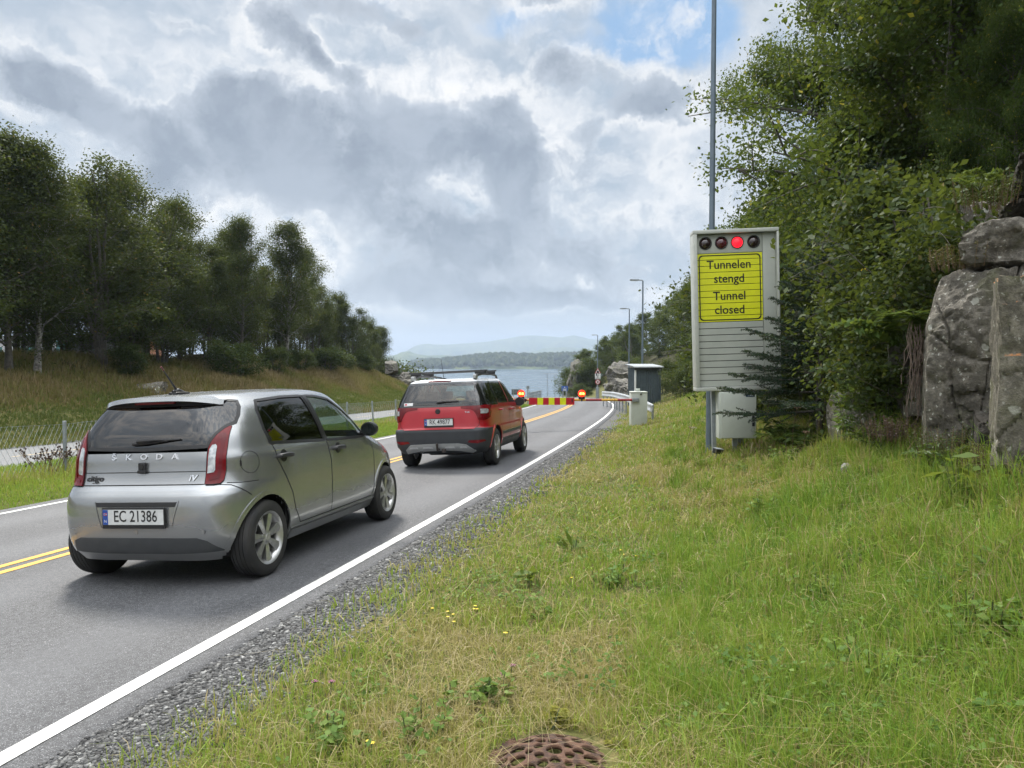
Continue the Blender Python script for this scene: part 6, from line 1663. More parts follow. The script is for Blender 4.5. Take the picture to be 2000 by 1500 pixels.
# --- spruce beside the sign
def spruce(seed, h, blen, n_br):
    rng = np.random.default_rng(seed); parts = []; t = np.linspace(0, 1, 8)
    P = np.stack([rng.normal(size=8) * .01, rng.normal(size=8) * .01, t * h - .1], 1); parts.append(tubes(P[None], (.055 * (1 - t) + .008)[None], 7))
    LP = []; LR = []; NC = []; ND = []
    for i in range(n_br):
        q = (i + .5) / n_br; z = .10 * h + q * .87 * h; az = i * 2.4 + rng.normal() * .25; L = blen * (1 - q) ** .75 * rng.uniform(.8, 1.1) + .12
        u = np.linspace(0, 1, 7); el = -.05 + .6 * q; d = np.array([math.cos(az) * math.cos(el), math.sin(az) * math.cos(el), math.sin(el)])
        p = np.array([0, 0, z]) + d * (u * L)[:, None]; p[:, 2] += .10 * L * (u ** 2 - u)
        LP.append(p); LR.append(.016 * (1 - u * .85) * L / blen + .003)
        side = np.cross(d, [0, 0, 1]); side /= np.linalg.norm(side); nt = int(7 + 16 * L / blen)
        for k in range(nt):
            w = .18 + .82 * (k + .5) / nt
            for sg in (-1, 1):
                b = np.array([np.interp(w, u, p[:, c]) for c in range(3)]); TL = (.36 * L * (1.05 - w) + .09) * rng.uniform(.7, 1.15)
                dd = d * .75 + side * sg * .75 + np.array([0, 0, rng.normal() * .14 - .1]); dd /= np.linalg.norm(dd)
                us = np.linspace(0, 1, 7); LP.append(b + dd * (us * TL)[:, None]); LR.append(np.full(7, .0035))
                nn = max(10, int(TL / .0065)); f = rng.random(nn); NC.append(b + dd * (f * TL)[:, None]); ND.append(dd + rng.normal(size=(nn, 3)) * .75)
        nn = 110; f = rng.uniform(.25, 1.03, nn); NC.append(np.array([[np.interp(w, u, p[:, c]) for c in range(3)] for w in f])); ND.append(d + rng.normal(size=(nn, 3)) * .6)
    parts.append(tubes(np.array(LP), np.array(LR), 4))
    C = np.concatenate(NC); D = np.concatenate(ND); D /= np.linalg.norm(D, axis=1, keepdims=True)
    lv, lf = leaves(C + D * .016, (.045 * rng.uniform(.7, 1.2, len(C))), rng, up=.0, slim=.28, fold=.1, D=D)
    return join(parts), (lv, lf, np.clip(rng.random(len(C)) * .7 + .1, 0, 1))
NEEDLE = leaf_mat('blue_green_needles', [(0, (.012, .030, .018)), (.5, (.026, .055, .034)), (1, (.055, .085, .05))], .15, .5)
def spruce_proto(*a):
    (tv, tf), (lv, lf, hue) = spruce(*a)
    t = np_mesh('trunk', tv, tf, BARK, smooth=True); c = np_mesh('crown', lv, lf, NEEDLE, attrs={'hue': hue}); r = (t.data, c.data)
    bpy.data.objects.remove(t); bpy.data.objects.remove(c); return r
SPP = [spruce_proto(401, 3.0, 1.5, 46), spruce_proto(402, 3.0, 1.4, 44)]
for i, (X, Y, h, lb) in enumerate([(4.28, 10.3, 2.75, 'young spruce reaching its branches across the tunnel sign'), (5.5, 11.3, 3.6, 'taller dark spruce behind the one at the sign'), (5.1, 8.9, 1.9, 'small spruce between the bigger ones and the fern')]):
    z = g1(X, Y) - .05; turn = 1.9 + i
    if i == 0:                                              # turned so that its boughs reach over the lower right of the sign
        n_ = len(SPP[0][1].vertices); Vc = np.empty(n_ * 3, np.float32); SPP[0][1].vertices.foreach_get('co', Vc); Vc = Vc.reshape(-1, 3)[::5] * h / 3; best = None
        for j in range(72):
            a = j * math.pi / 36; xx = X + Vc[:, 0] * math.cos(a) - Vc[:, 1] * math.sin(a); yy = Y + Vc[:, 0] * math.sin(a) + Vc[:, 1] * math.cos(a); q = 1000 + F * xx / yy; w = 695 - F * (z + Vc[:, 2] - CAMH) / yy
            sc_ = int(((q > 1425) & (q < 1525) & (w > 640) & (w < 755) & (yy < 11.1)).sum()) - 3 * int(((q > 1360) & (q < 1497) & (w < 632)).sum()) - 2 * int(((q < 1480) & (w > 765)).sum())
            if best is None or sc_ > best[0]: best = (sc_, a)
        turn = best[1]
    plant_tree(SPP[i % 2], 'spruce_tree', lb, 'tree', (X, Y, z), h / 3, turn, 'spruces beside the tunnel sign')

# --- ferns, fireweed, roots
def fern(seed, n, L, ang0=None):
    rng = np.random.default_rng(seed); LP = []; LR = []; C = []; D = []; S = []
    for i in range(n):
        az = (i * 2.4 + rng.normal() * .3) if ang0 is None else rng.uniform(*ang0); l = L * rng.uniform(.7, 1.1); el = rng.uniform(.7, 1.25)
        u = np.linspace(0, 1, 9); r = l * np.sin(u * 1.1) / 1.1; d = np.array([math.cos(az), math.sin(az)])
        P = np.stack([d[0] * r * math.cos(el) * 1.3, d[1] * r * math.cos(el) * 1.3, l * (u * math.sin(el) - .55 * u ** 2.2)], 1); LP.append(P); LR.append(.004 * (1 - u * .8))
        m = 22; w = np.linspace(.12, .99, m); B = np.stack([np.interp(w, u, P[:, c]) for c in range(3)], 1); T = np.stack([np.gradient(P[:, c], u) for c in range(3)], 1); T = np.stack([np.interp(w, u, T[:, c]) for c in range(3)], 1); T /= np.linalg.norm(T, axis=1, keepdims=True)
        sd = np.cross(T, [0, 0, 1]); sd /= np.linalg.norm(sd, axis=1, keepdims=True) + 1e-9
        pl = l * .26 * np.sin(np.clip(w * 1.02, 0, 1) * math.pi) ** .7 * (1.15 - w * .5) + .01
        for sg in (-1, 1):
            dd = sd * sg + T * .35 + np.array([0, 0, -.12]); dd /= np.linalg.norm(dd, axis=1, keepdims=True)
            C.append(B + dd * pl[:, None] * .5); D.append(dd); S.append(pl)
    C = np.concatenate(C); D = np.concatenate(D); S = np.concatenate(S)
    lv, lf = leaves(C, S, rng, up=1.5, slim=.22, fold=.1, D=D)
    return tubes(np.array(LP), np.array(LR), 4), (lv, lf, np.clip(.2 + rng.random(len(C)) * .5, 0, 1))
FERN = leaf_mat('fern_fronds', [(0, (.035, .065, .016)), (.5, (.065, .11, .025)), (1, (.16, .19, .04))], .35)
FERNY = leaf_mat('yellow_fern_fronds', [(0, (.18, .19, .03)), (.5, (.26, .25, .045)), (1, (.34, .30, .07))], .35)
STEM = pmat('green_stem', (.06, .08, .03), .7); STEMD = pmat('dry_stem', (.14, .09, .05), .8)
def plant(name, label, cat, loc, geo, mat, stem=STEM, rz_=0, s=1.0, group=None, leafname='leaves'):
    t = thing(name, label, cat, loc, (0, 0, rz_), group); t.scale = (s, s, s)
    (tv, tf), (lv, lf, hue) = geo
    np_mesh('stems', tv, tf, stem, t, True); np_mesh(leafname, lv, lf, mat, t, attrs={'hue': hue}); return t
def gp(px, Y, dz=0.0): X, Y, Z = at(px, Y); return (X, Y, Z + dz)
def xp(px, py, Y): return ((px - 1000) / F * Y, Y, zpx(py, Y))
plant('fern', 'big arching green fern hanging over the narrow rock', 'fern', xp(1770, 690, 7.2), fern(501, 16, 1.0), FERN, leafname='fronds')
plant('fern', 'green fern low on the rock wall beside the fireweed', 'fern', xp(1740, 760, 7.6), fern(502, 10, .65), FERN, leafname='fronds')
plant('fern', 'bright fern at the foot of the small grey boulder', 'fern', xp(1725, 880, 7.4), fern(503, 7, .55), FERN, leafname='fronds')
plant('fern', 'feathery fern in the shade right of the cabinet', 'fern', xp(1530, 870, 10.2), fern(504, 12, .75), FERN, leafname='fronds')
plant('fern', 'second feathery fern between cabinet and boulder', 'fern', xp(1585, 880, 9.6), fern(505, 10, .6), FERN, leafname='fronds')
plant('fern', 'small fern on the rock top below the overhang', 'fern', xp(1905, 375, 6.3), fern(506, 7, .4), FERN, leafname='fronds')
plant('fern', 'yellowing little fern standing up behind the drain grate', 'fern', (GX + .01, GY + .27, GZ - .02), fern(507, 6, .20, (.6, 2.6)), FERNY, leafname='fronds')
plant('fern', 'yellowing little fern at the right rim of the drain grate', 'fern', (GX + .27, GY + .06, GZ - .02), fern(508, 6, .17, (-.8, 2.2)), FERNY, leafname='fronds')
def herb(seed, n, h, leaf, slim=.55, spread=.12, per=9, upright=.9):
    rng = np.random.default_rng(seed); LP = []; LR = []; C = []; D = []
    for i in range(n):
        a = rng.uniform(0, 6.28); r = rng.uniform(0, spread); hh = h * rng.uniform(.6, 1.1); u = np.linspace(0, 1, 6)
        P = np.stack([r * math.cos(a) + u * hh * (1 - upright) * math.cos(a) * 2, r * math.sin(a) + u * hh * (1 - upright) * math.sin(a) * 2, u * hh - .03], 1); LP.append(P); LR.append(np.full(6, .0022))
        for k in range(per):
            w = rng.uniform(.25, 1.02); b = np.array([np.interp(w, u, P[:, c]) for c in range(3)]); az = rng.uniform(0, 6.28); d = np.array([math.cos(az), math.sin(az), rng.uniform(-.2, .5)]); C.append(b + d * leaf * .55); D.append(d)
    C = np.array(C); D = np.array(D); lv, lf = leaves(C, leaf * rng.uniform(.6, 1.2, len(C)), rng, up=1.2, slim=slim, fold=.2, D=D)
    return tubes(np.array(LP), np.array(LR), 4), (lv, lf, np.clip(.25 + rng.random(len(C)) * .6, 0, 1))
HERB = leaf_mat('herb_leaves', [(0, (.06, .12, .025)), (.5, (.11, .19, .04)), (1, (.19, .26, .06))], .35, .6)
DOCK = leaf_mat('dock_leaves', [(0, (.05, .09, .015)), (.6, (.09, .14, .02)), (1, (.16, .18, .03))], .4, .4)
YFL = pmat('yellow_petals', (.75, .55, .02), .6); PFL = pmat('pink_petals', (.45, .16, .30), .7); WFL = pmat('white_petals', (.7, .7, .66), .7); HFL = pmat('brown_umbel', (.22, .13, .09), .9); CFL = pmat('cream_umbel', (.36, .34, .22), .9); HEA = pmat('heather_bells', (.16, .09, .12), .9)
def on_ground(px, py):
    """where the line of sight at a pixel meets the ground"""
    lo = None
    for Y in np.arange(2.4, 40, .02):
        X = (px - 1000) / F * Y
        if zpx(py, Y) <= g1(X, Y): return (X, Y, g1(X, Y))
    return (X, Y, g1(X, Y))
WG = 'leafy weeds in the verge'
weeds = [(640, 1462, 12, .14, .045, .8, HERB, 'clover clump with fresh green leaves at the gravel edge, bottom left of the grate'), (930, 1400, 18, .14, .045, .8, HERB, 'broad clover clump with pink heads left above the drain grate'),
         (820, 1462, 7, .15, .045, .7, HERB, 'small leafy weed just left of the drain grate'), (1205, 1150, 14, .14, .05, .5, HERB, 'nettle like weed patch in the middle of the verge'), (1120, 1085, 6, .17, .16, .3, DOCK, 'dock with long upright leaves above the nettle patch'),
         (1035, 1150, 5, .15, .13, .4, DOCK, 'dock with broad leaves left of the nettle patch'), (1075, 1220, 6, .08, .06, .8, HERB, 'low round leaved weed in the thin grass'), (1720, 1330, 12, .16, .055, .7, HERB, 'leafy weed patch in the lush grass on the right'),
         (1945, 1255, 18, .20, .06, .7, HERB, 'larger leafy weed clump at the right edge of the grass'), (1890, 985, 6, .34, .17, .42, DOCK, 'big dock with yellow green leaves at the foot of the orange topped slab'), (1800, 1000, 10, .12, .05, .6, HERB, 'ground elder below the heather'),
         (1500, 1010, 12, .22, .06, .5, HERB, 'leafy weed with upright stems in front of the cabinet'), (1600, 1170, 12, .15, .045, .6, HERB, 'pale leaved weed tuft in mid slope'), (1540, 905, 14, .22, .06, .6, HERB, 'weed thicket at the foot of the fern by the cabinet'), (1450, 930, 12, .18, .06, .6, HERB, 'weed thicket under the cabinet'),
         (1140, 1300, 6, .08, .05, .7, HERB, 'scattered small weed above the grate'), (1690, 945, 10, .16, .05, .6, HERB, 'bramble like weed beside the pale little stone'), (1980, 1130, 9, .18, .055, .6, HERB, 'weed with pointed leaves at the right edge below the slab'), (1330, 860, 8, .16, .05, .6, HERB, 'weed tuft on the slope left of the lamp pole')]
for i, (px, py, n, h, lf_, sl, m_, lb) in enumerate(weeds):
    plant('weed', lb, 'weed', on_ground(px, py), herb(600 + i, n, h, lf_, sl, .05 + .008 * n, 10 if m_ is HERB else 3), m_, group=WG)
# fireweed spikes and umbels by the rocks
for i, (px, py, Y, hh) in enumerate([(1670, 760, 7.9, .62), (1700, 770, 7.7, .55), (1655, 800, 8.0, .42)]):
    plant('fireweed', ['tall fireweed stems with narrow leaves beside the narrow rock', 'bushier fireweed stems next to the fern', 'short fireweed stem left of the others'][i], 'weed', (*xp(px, py, Y)[:2], zpx(py, Y) - .30), herb(650 + i, 5, hh, .11, .2, .10, 34), HERB, group='fireweed on the rocks')
def flower(name, label, loc, h, head, mat, rad, n=1, stemm=STEM, group=None, flat=True, seed=0):
    rng = np.random.default_rng(seed); t = thing(name, label, 'flower', loc, (0, 0, 0), group); b = MB(); hd = MB()
    for k in range(n):
        x, y = rng.normal(size=2) * .03 * (n > 1); a = rng.uniform(0, 6.28); q = h * rng.uniform(.8, 1.1); tip = Vector((x + .12 * h * math.cos(a), y + .12 * h * math.sin(a), q))
        b.tube([(x, y, -.04), (x * 1.1, y * 1.1, q * .5), tuple(tip)], [.003, .0025, .002], 5)
        if flat:
            for j in range(9):
                aa = j * 2.4; r = rad * math.sqrt((j + .3) / 9); p = tip + Vector((r * math.cos(aa), r * math.sin(aa), rad * .35 * (1 - (j / 9)) + rng.normal() * rad * .06))
                b.tube([tuple(tip - Vector((0, 0, rad * .5))), tuple(p)], .0012, 3)
                hd.lathe([(0, rad * .16), (rad * .20, rad * .05), (rad * .22, -.02 * rad), (0, -.06 * rad)], 6, M=Matrix.Translation(p))
        else:
            for j in range(6):
                aa = j * 1.047 + .3; M = Matrix.Translation(tip) @ Matrix.Rotation(aa, 4, 'Z') @ Matrix.Rotation(.5, 4, 'Y')
                hd.add([M @ Vector(v) for v in ((0, 0, 0), (rad * .6, -rad * .35, .002), (rad, 0, rad * .2), (rad * .6, rad * .35, .002))], [(0, 1, 2, 3)])
    b.build('stem', stemm, t); hd.build('flower_head', mat, t, True); return t
for i, (px, py, n, lb) in enumerate([(880, 1222, 3, 'yellow flowers left of the verge middle'), (922, 1216, 3, 'yellow flowers a little right of the first ones'), (884, 1238, 1, 'single yellow flower below the others'), (1226, 1100, 3, 'yellow flowers above the nettle patch'), (1115, 1148, 1, 'single yellow flower beside the dock'), (1034, 1142, 1, 'yellow flower under the left dock'),
                                  (1888, 1168, 1, 'yellow flower in the lush grass at the right'), (988, 1264, 2, 'pair of tiny yellow flowers in the thin grass'), (752, 1494, 2, 'yellow flowers at the very bottom left of the grate'), (845, 1215, 1, 'leftmost single yellow flower')]):
    flower('yellow_flower', lb, on_ground(px, py), .07, 0, YFL, .012, n, flat=False, seed=i, group='yellow flowers in the verge')
for i, (px, py, lb) in enumerate([(978, 1352, 'left pink clover head above the grate'), (998, 1345, 'right pink clover head above the grate'), (640, 1375, 'pink clover head at the gravel edge'), (604, 1378, 'pink clover head farthest left at the gravel edge')]):
    flower('clover_flower', lb, on_ground(px, py), .08, 0, PFL, .016, 1, seed=40 + i, group='pink clover heads')
for i, (px, py, Y, m_, lb) in enumerate([(1550, 806, 9.6, HFL, 'brown dried umbel standing in front of the spruce'), (1608, 826, 9.4, CFL, 'cream umbel left of the small boulder'), (1572, 838, 9.2, HFL, 'short brown umbel below the tall one'), (1355, 835, 11.5, CFL, 'pale umbel left of the lamp pole'), (1345, 830, 12.5, HFL, 'brownish umbel farther left of the lamp pole'), (1612, 705, 9.4, CFL, 'cream umbel high against the dark spruce'), (1665, 545, 9.0, YFL, 'yellow ragwort head above the fern'), (1700, 515, 8.6, YFL, 'upper yellow ragwort head by the bushes')]):
    X, Y, Z = xp(px, py, Y); zg = max(g1(X, Y), Z - .8); flower('umbel_plant', lb, (X, Y, zg), Z - zg, 0, m_, .05, 1, STEMD, seed=60 + i, group='umbel flowers by the rocks')
plant('heather', 'brownish purple heather cushion at the foot of the rock wall', 'heather', xp(1745, 855, 6.9), herb(690, 60, .22, .022, .5, .28, 26), leaf_mat('heather_sprigs', [(0, (.05, .045, .025)), (.5, (.09, .055, .06)), (1, (.15, .09, .11))], .2), STEMD)
plant('heather', 'dark green heather cushion left of the orange topped slab', 'heather', xp(1855, 900, 5.9), herb(691, 60, .28, .022, .5, .26, 26), leaf_mat('heather_greens', [(0, (.02, .04, .015)), (.5, (.04, .065, .02)), (1, (.07, .09, .03))], .2), STEMD)
plant('heather', 'heather and moss tuft on the ledge above the lichen block', 'heather', xp(1875, 520, 6.3), herb(692, 60, .20, .022, .5, .26, 26), leaf_mat('ledge_heather', [(0, (.05, .05, .02)), (.5, (.09, .075, .03)), (1, (.16, .12, .05))], .2), STEMD)
plant('heather', 'green heather fringe hanging over the top of the rock face', 'heather', xp(1930, 405, 6.5), herb(693, 80, .26, .024, .5, .34, 28), leaf_mat('fringe_heather', [(0, (.03, .05, .015)), (.5, (.06, .085, .022)), (1, (.11, .12, .04))], .2), STEMD)
plant('heather', 'small brownish heather tuft at the base gap between the two big blocks', 'heather', xp(1925, 935, 5.2), herb(694, 40, .26, .022, .5, .16, 24), leaf_mat('gap_heather', [(0, (.04, .05, .02)), (.5, (.08, .085, .03)), (1, (.15, .12, .05))], .2), STEMD)
plant('fern', 'fern tuft growing at the foot of the lichen spotted block', 'fern', xp(1850, 915, 5.7), fern(509, 8, .40), FERN, leafname='fronds')
# hanging roots
rng = np.random.default_rng(77); LP = []
for k in range(46):
    x0, y0, z0 = xp(1790 + rng.uniform(-22, 26), 655 + rng.uniform(-30, 15), 6.85); L = rng.uniform(.35, .85); u = np.linspace(0, 1, 7)
    LP.append(np.stack([x0 + rng.normal() * .07 * u - .03 * u ** 2 + np.cumsum(rng.normal(size=7) * .012), y0 - .10 * u + np.cumsum(rng.normal(size=7) * .012), z0 - L * u], 1))
o = np_mesh('hanging_roots', *tubes(np.array(LP), np.full((46, 7), .0030), 4), pmat('dry_roots', (.12, .085, .065), .9, col2=(.20, .15, .12), nscale=30), smooth=True); tag(o, 'curtain of dry hanging roots between the fern and the lichen block', 'roots')

# --- ground cover -----------------------------------------------------------
GRASS = leaf_mat('grass_blades', [(0, (.08, .17, .024)), (.3, (.17, .29, .038)), (.55, (.28, .34, .06)), (.72, (.30, .28, .085)), (.86, (.40, .32, .15)), (1, (.46, .39, .24))], .38, .5)
DRYG = leaf_mat('dry_grass_blades', [(0, (.07, .10, .022)), (.35, (.12, .14, .035)), (.55, (.16, .14, .05)), (.8, (.20, .145, .07)), (1, (.28, .22, .13))], .25, .7)
def blades(name, X, Y, Lg, Wd, hue, mat, rng, lean=.45, label='', cat='grass', z=None):
    n = len(X); Z = ground(X, Y) - .008 if z is None else z
    az = rng.uniform(0, 6.283, n); le = np.abs(rng.normal(size=n)) * lean
    d = np.stack([np.cos(az), np.sin(az)], 1); fz = rng.uniform(0, 6.283, n); w = np.stack([np.cos(fz), np.sin(fz), 0 * fz], 1) * (Wd / 2)[:, None]
    B = np.stack([X, Y, Z], 1)
    M = B + np.stack([d[:, 0] * le * Lg * .28, d[:, 1] * le * Lg * .28, Lg * .58], 1)
    k = np.clip(1 - .32 * le, .3, 1)
    T = B + np.stack([d[:, 0] * le * Lg * .85, d[:, 1] * le * Lg * .85, Lg * k], 1)
    V = np.stack([B - w, B + w, M + w * .75, M - w * .75, T + w * .12, T - w * .12], 1).reshape(-1, 3)
    b = np.arange(n)[:, None] * 6
    Fq = np.concatenate([b + np.array([0, 1, 2, 3]), b + np.array([3, 2, 4, 5])], 1).reshape(-1, 4)
    o = np_mesh(name, V, Fq, mat, attrs={'hue': np.repeat(hue, 2)}); return stuff(o, label, cat)
def scatter_su(rng, n, s0, s1, u0, u1, pw=1.0):
    """more points near the viewer"""
    t = rng.random(n) ** pw; s = s0 + (s1 - s0) * t; u = rng.uniform(u0, u1, n); x, y = road(s, u); return s, u, x, y
rng = np.random.default_rng(900)
def fan(n, r0, r1, a0=-42, a1=42, pw=1.0):
    """points in front of the viewer, evenly dense in angle"""
    q = rng.random(n) ** pw; r = r0 * (r1 / r0) ** q; a = np.radians(rng.uniform(a0, a1, n)); return r * np.sin(a), r * np.cos(a)
X, Y = fan(500000, 2.2, 46, -34, 56, .8)
s, u = inv(X, Y)
edge = ER + .10 + .75 * (fbm(s, s * 0, .7, 5, 4) - .1) * (.35 + .65 * (fbm(s, u, .5, 8, 3)))
pn = fbm(X + 50, Y + 50, .55, 12, 4); fine = fbm(X + 9, Y + 9, 2.2, 15, 3)
lush = np.clip(sm(u, -1.0, 1.2) * .7 + .5 * (pn - .42), 0, 1)
thin = np.clip((edge + .9 - u) / .9, 0, 1)
keep = (u > edge + .25 * (rng.random(len(u)) - .5)) & (u < np.where(s > 10, 4.8, 3.4)) & (rng.random(len(u)) > thin * .65) & (rng.random(len(u)) < -.05 + 1.4 * fine) & (np.hypot(X - GX, Y - GY) > RD + .02)
keep &= ~((u > 2.6) & (s < 8) & (s > 3.6))
X, Y, s, u, pn, fine, lush = (q[keep] for q in (X, Y, s, u, pn, fine, lush)); n = len(X); r = np.hypot(X, Y)
Lg = (.03 + .075 * rng.random(n) ** 1.4 + .15 * lush * rng.uniform(.2, 1.1, n)) * (.75 + .5 * fine) * np.clip(.9 + r * .012, 1, 1.4)
straw = sm(fbm(X + 70, Y + 20, .8, 19, 4), .50, .64) * (1 - .5 * lush)
hue = np.clip(.54 - .38 * lush + .5 * (fine - .5) - .5 * (pn - .5) + .30 * straw + rng.normal(size=n) * .13, 0, 1)
dead = rng.random(n) < .12 + .16 * (1 - lush) + .35 * straw; hue = np.where(dead, rng.uniform(.72, 1, n), hue)
Wd = (.0030 + .0052 * rng.random(n) ** 2) * np.clip(r / 3.2, .9, 5.5)
blades('grass', X, Y, Lg, Wd, hue, GRASS, rng, .80, 'rough mown verge grass between the gravel edge and the rocks, green to straw')
# tussocks of longer blades
tc_n = 1100; tx, ty = fan(tc_n, 2.6, 16, -8, 42); ts_, tu = inv(tx, ty); k = (tu > -.2) & (tu < 3.0) & ~((tu > 2.4) & (ts_ < 8)) & (np.hypot(tx - GX, ty - GY) > .45); tx, ty = tx[k], ty[k]
m = 46; X = (tx[:, None] + rng.normal(size=(len(tx), m)) * .045).ravel(); Y = (ty[:, None] + rng.normal(size=(len(tx), m)) * .045).ravel(); n = len(X)
th = np.repeat(rng.uniform(.1, .5, len(tx)), m); hue = np.clip(th + rng.normal(size=n) * .10, 0, 1); hue[rng.random(n) < .08] = .85
blades('tussock_grass', X, Y, np.repeat(rng.uniform(.14, .30, len(tx)), m) * rng.uniform(.6, 1.1, n), .004 * np.clip(np.hypot(X, Y) / 4, 1, 4), hue, GRASS, rng, .75, 'tussocks of long fresh grass scattered over the right verge')
X, Y = fan(60000, 2.3, 20, -26, 42); s, u = inv(X, Y); pz = fbm(X + 70, Y + 20, .8, 19, 4); k = (u > ER + .5) & (u < 3) & (rng.random(len(u)) < .15 + 1.6 * np.clip(pz - .42, 0, 1)) & ~((u > 2.5) & (s < 8)) & (np.hypot(X - GX, Y - GY) > RD + .02); X, Y = X[k], Y[k]; n = len(X)
blades('thatch', X, Y, rng.uniform(.05, .16, n), .003 * np.clip(np.hypot(X, Y) / 3.5, .9, 4), rng.uniform(.74, 1, n), GRASS, rng, 2.4, 'flattened dead straw lying between the green blades of the verge', z=ground(X, Y) + .006)
# tall dry stalks by the rocks
X, Y = fan(2200, 3.5, 14, 8, 56); s, u = inv(X, Y); k = (u > 1.2) & (u < 2.6); X, Y = X[k], Y[k]; n = len(X)
blades('dry_stalks', X, Y, rng.uniform(.2, .55, n), np.full(n, .004), rng.uniform(.6, 1, n), DRYG, rng, .8, 'dry brown grass stalks at the foot of the rock wall')
# left verge between road and fence, and beyond it
s, u, X, Y = scatter_su(rng, 150000, 1, 62, CP1 + .05, ELF - .05, 1.35); n = len(X); fn = fbm(X, Y, .8, 31, 3); r = np.hypot(X, Y)
tall = np.clip(1 - np.abs(u + 11.0) / .8, 0, 1)
blades('verge_grass', X, Y, (.05 + .08 * rng.random(n) + .28 * tall * rng.random(n) ** 2), .0035 * np.clip(r / 3.5, 1, 9), np.clip(.38 + .3 * (fn - .5) + .35 * tall + rng.normal(size=n) * .14, 0, 1), GRASS, rng, .6, 'green verge grass between the road and the chain link fence, taller along the fence')
s, u, X, Y = scatter_su(rng, 300000, -2, 68, -27, CP0 - .1, 1.25); n = len(X); fn = fbm(X, Y, .35, 41, 4); r = np.hypot(X, Y)
k = (rng.random(n) < .35 + fn); s, u, X, Y, fn, r = (q[k] for q in (s, u, X, Y, fn, r)); n = len(X)
dry = sm(-u + (fn - .5) * 4.0, 18.6, 20.6); mown = sm(u, -17.6, -17.0)
hue = np.clip(.18 + .48 * dry + .7 * (fn - .5) + .25 * (fbm(X, Y, 1.4, 44, 3) - .5) + .30 * mown + rng.normal(size=n) * .15, 0, 1)
blades('bank_grass', X, Y, .06 + .09 * rng.random(n) + .30 * dry * rng.random(n) ** 1.8 * (.5 + fn), .0035 * np.clip(r / 3.5, 1, 10), hue, DRYG, rng, .55, 'long dry brown grass on the left bank, green towards the cycle path')
# dead weed stems with seed heads along the fence
for i, (px, lb) in enumerate([(80, 'dark seeded thistle stems at the fence left of its first post'), (108, 'dark seeded thistle stems leaning on the first fence post'), (140, 'dark seeded thistle stems between fence post and silver car')]):
    x, y = Y_on(px, -11.2); q = thing('thistle', lb, 'weed', (x, y, g1(x, y)), (0, 0, i), 'dead thistles along the fence'); b = MB(); hd = MB(); rg = np.random.default_rng(i)
    for k in range(9):
        a = rg.uniform(0, 6.28); h = rg.uniform(.28, .5); p = Vector((.22 * math.cos(a) * rg.random(), .22 * math.sin(a) * rg.random(), 0)); e = p + Vector((.25 * math.cos(a), .25 * math.sin(a), h)) * 1.0
        b.tube([tuple(p), tuple((p + e) / 2 + Vector((0, 0, .04))), tuple(e)], .006, 4)
        for j in range(4):
            f = e + Vector((rg.normal() * .05, rg.normal() * .05, rg.normal() * .05)); b.tube([tuple((e + p * .3) / 1.3), tuple(f)], .003, 3); hd.lathe([(0, .02), (.018, .006), (.014, -.014), (0, -.02)], 6, M=Matrix.Translation(f))
    b.build('stems', STEMD, q); hd.build('seed_heads', pmat('dark_seed_heads', (.05, .028, .02), .9), q)
# small broad leaves between the blades
X, Y = fan(70000, 2.4, 20, -24, 42); s, u = inv(X, Y); pz = fbm(X + 31, Y + 17, 1.3, 51, 4); k = (u > ER + .8) & (u < 2.9) & (pz > .46 + .25 * rng.random(len(pz))) & ~((u > 2.5) & (s < 8)) & (np.hypot(X - GX, Y - GY) > RD + .05); X, Y, pz = X[k], Y[k], pz[k]; n = len(X)
C = np.stack([X, Y, ground(X, Y) + rng.uniform(.01, .09, n)], 1); lv, lf = leaves(C, rng.uniform(.014, .038, n), rng, up=1.5, slim=.75, fold=.2)
stuff(np_mesh('ground_cover', lv, lf, HERB, attrs={'hue': rng.random(n)}), 'low clover and herb leaves mixed into the verge grass', 'ground cover')
# denser leafy clumps of the same herbs
cx_, cy_ = fan(620, 2.6, 16, -14, 44); cs, cu = inv(cx_, cy_); k = (cu > ER + 1.2) & (cu < 2.7) & ~((cu > 2.4) & (cs < 8)) & (np.hypot(cx_ - GX, cy_ - GY) > .42) & (rng.random(len(cu)) < .35 + .5 * sm(cu, -.5, 1.5)); cx_, cy_ = cx_[k], cy_[k]; m = 34
rr_ = np.repeat(rng.uniform(.03, .12, len(cx_)), m); X = np.repeat(cx_, m) + rng.normal(size=len(rr_)) * rr_; Y = np.repeat(cy_, m) + rng.normal(size=len(rr_)) * rr_; n = len(X)
C = np.stack([X, Y, ground(X, Y) + .02 + np.repeat(rng.uniform(.04, .16, len(cx_)), m) * rng.random(n)], 1); lv, lf = leaves(C, np.repeat(rng.uniform(.016, .045, len(cx_)), m) * rng.uniform(.6, 1.2, n), rng, up=1.2, slim=.62, fold=.25)
stuff(np_mesh('clover_patches', lv, lf, HERB, attrs={'hue': np.clip(np.repeat(rng.uniform(.05, .75, len(cx_)), m) + rng.normal(size=n) * .15, 0, 1)}), 'patches of clover and broad leaved herbs among the verge grass', 'ground cover')
# taller tufts along the foot of the rocks
s, u, X, Y = scatter_su(rng, 150, 2.2, 9.5, 1.5, 2.55); m = 40; tx, ty = np.repeat(X, m) + rng.normal(size=150 * m) * .05, np.repeat(Y, m) + rng.normal(size=150 * m) * .05; n = len(tx)
blades('tall_grass', tx, ty, np.repeat(rng.uniform(.18, .42, 150), m) * rng.uniform(.6, 1.1, n), .005 * np.clip(np.hypot(tx, ty) / 5, 1, 3), np.clip(np.repeat(rng.uniform(.1, .8, 150), m) + rng.normal(size=n) * .1, 0, 1), GRASS, rng, .8, 'tall grass tufts along the foot of the rock wall')
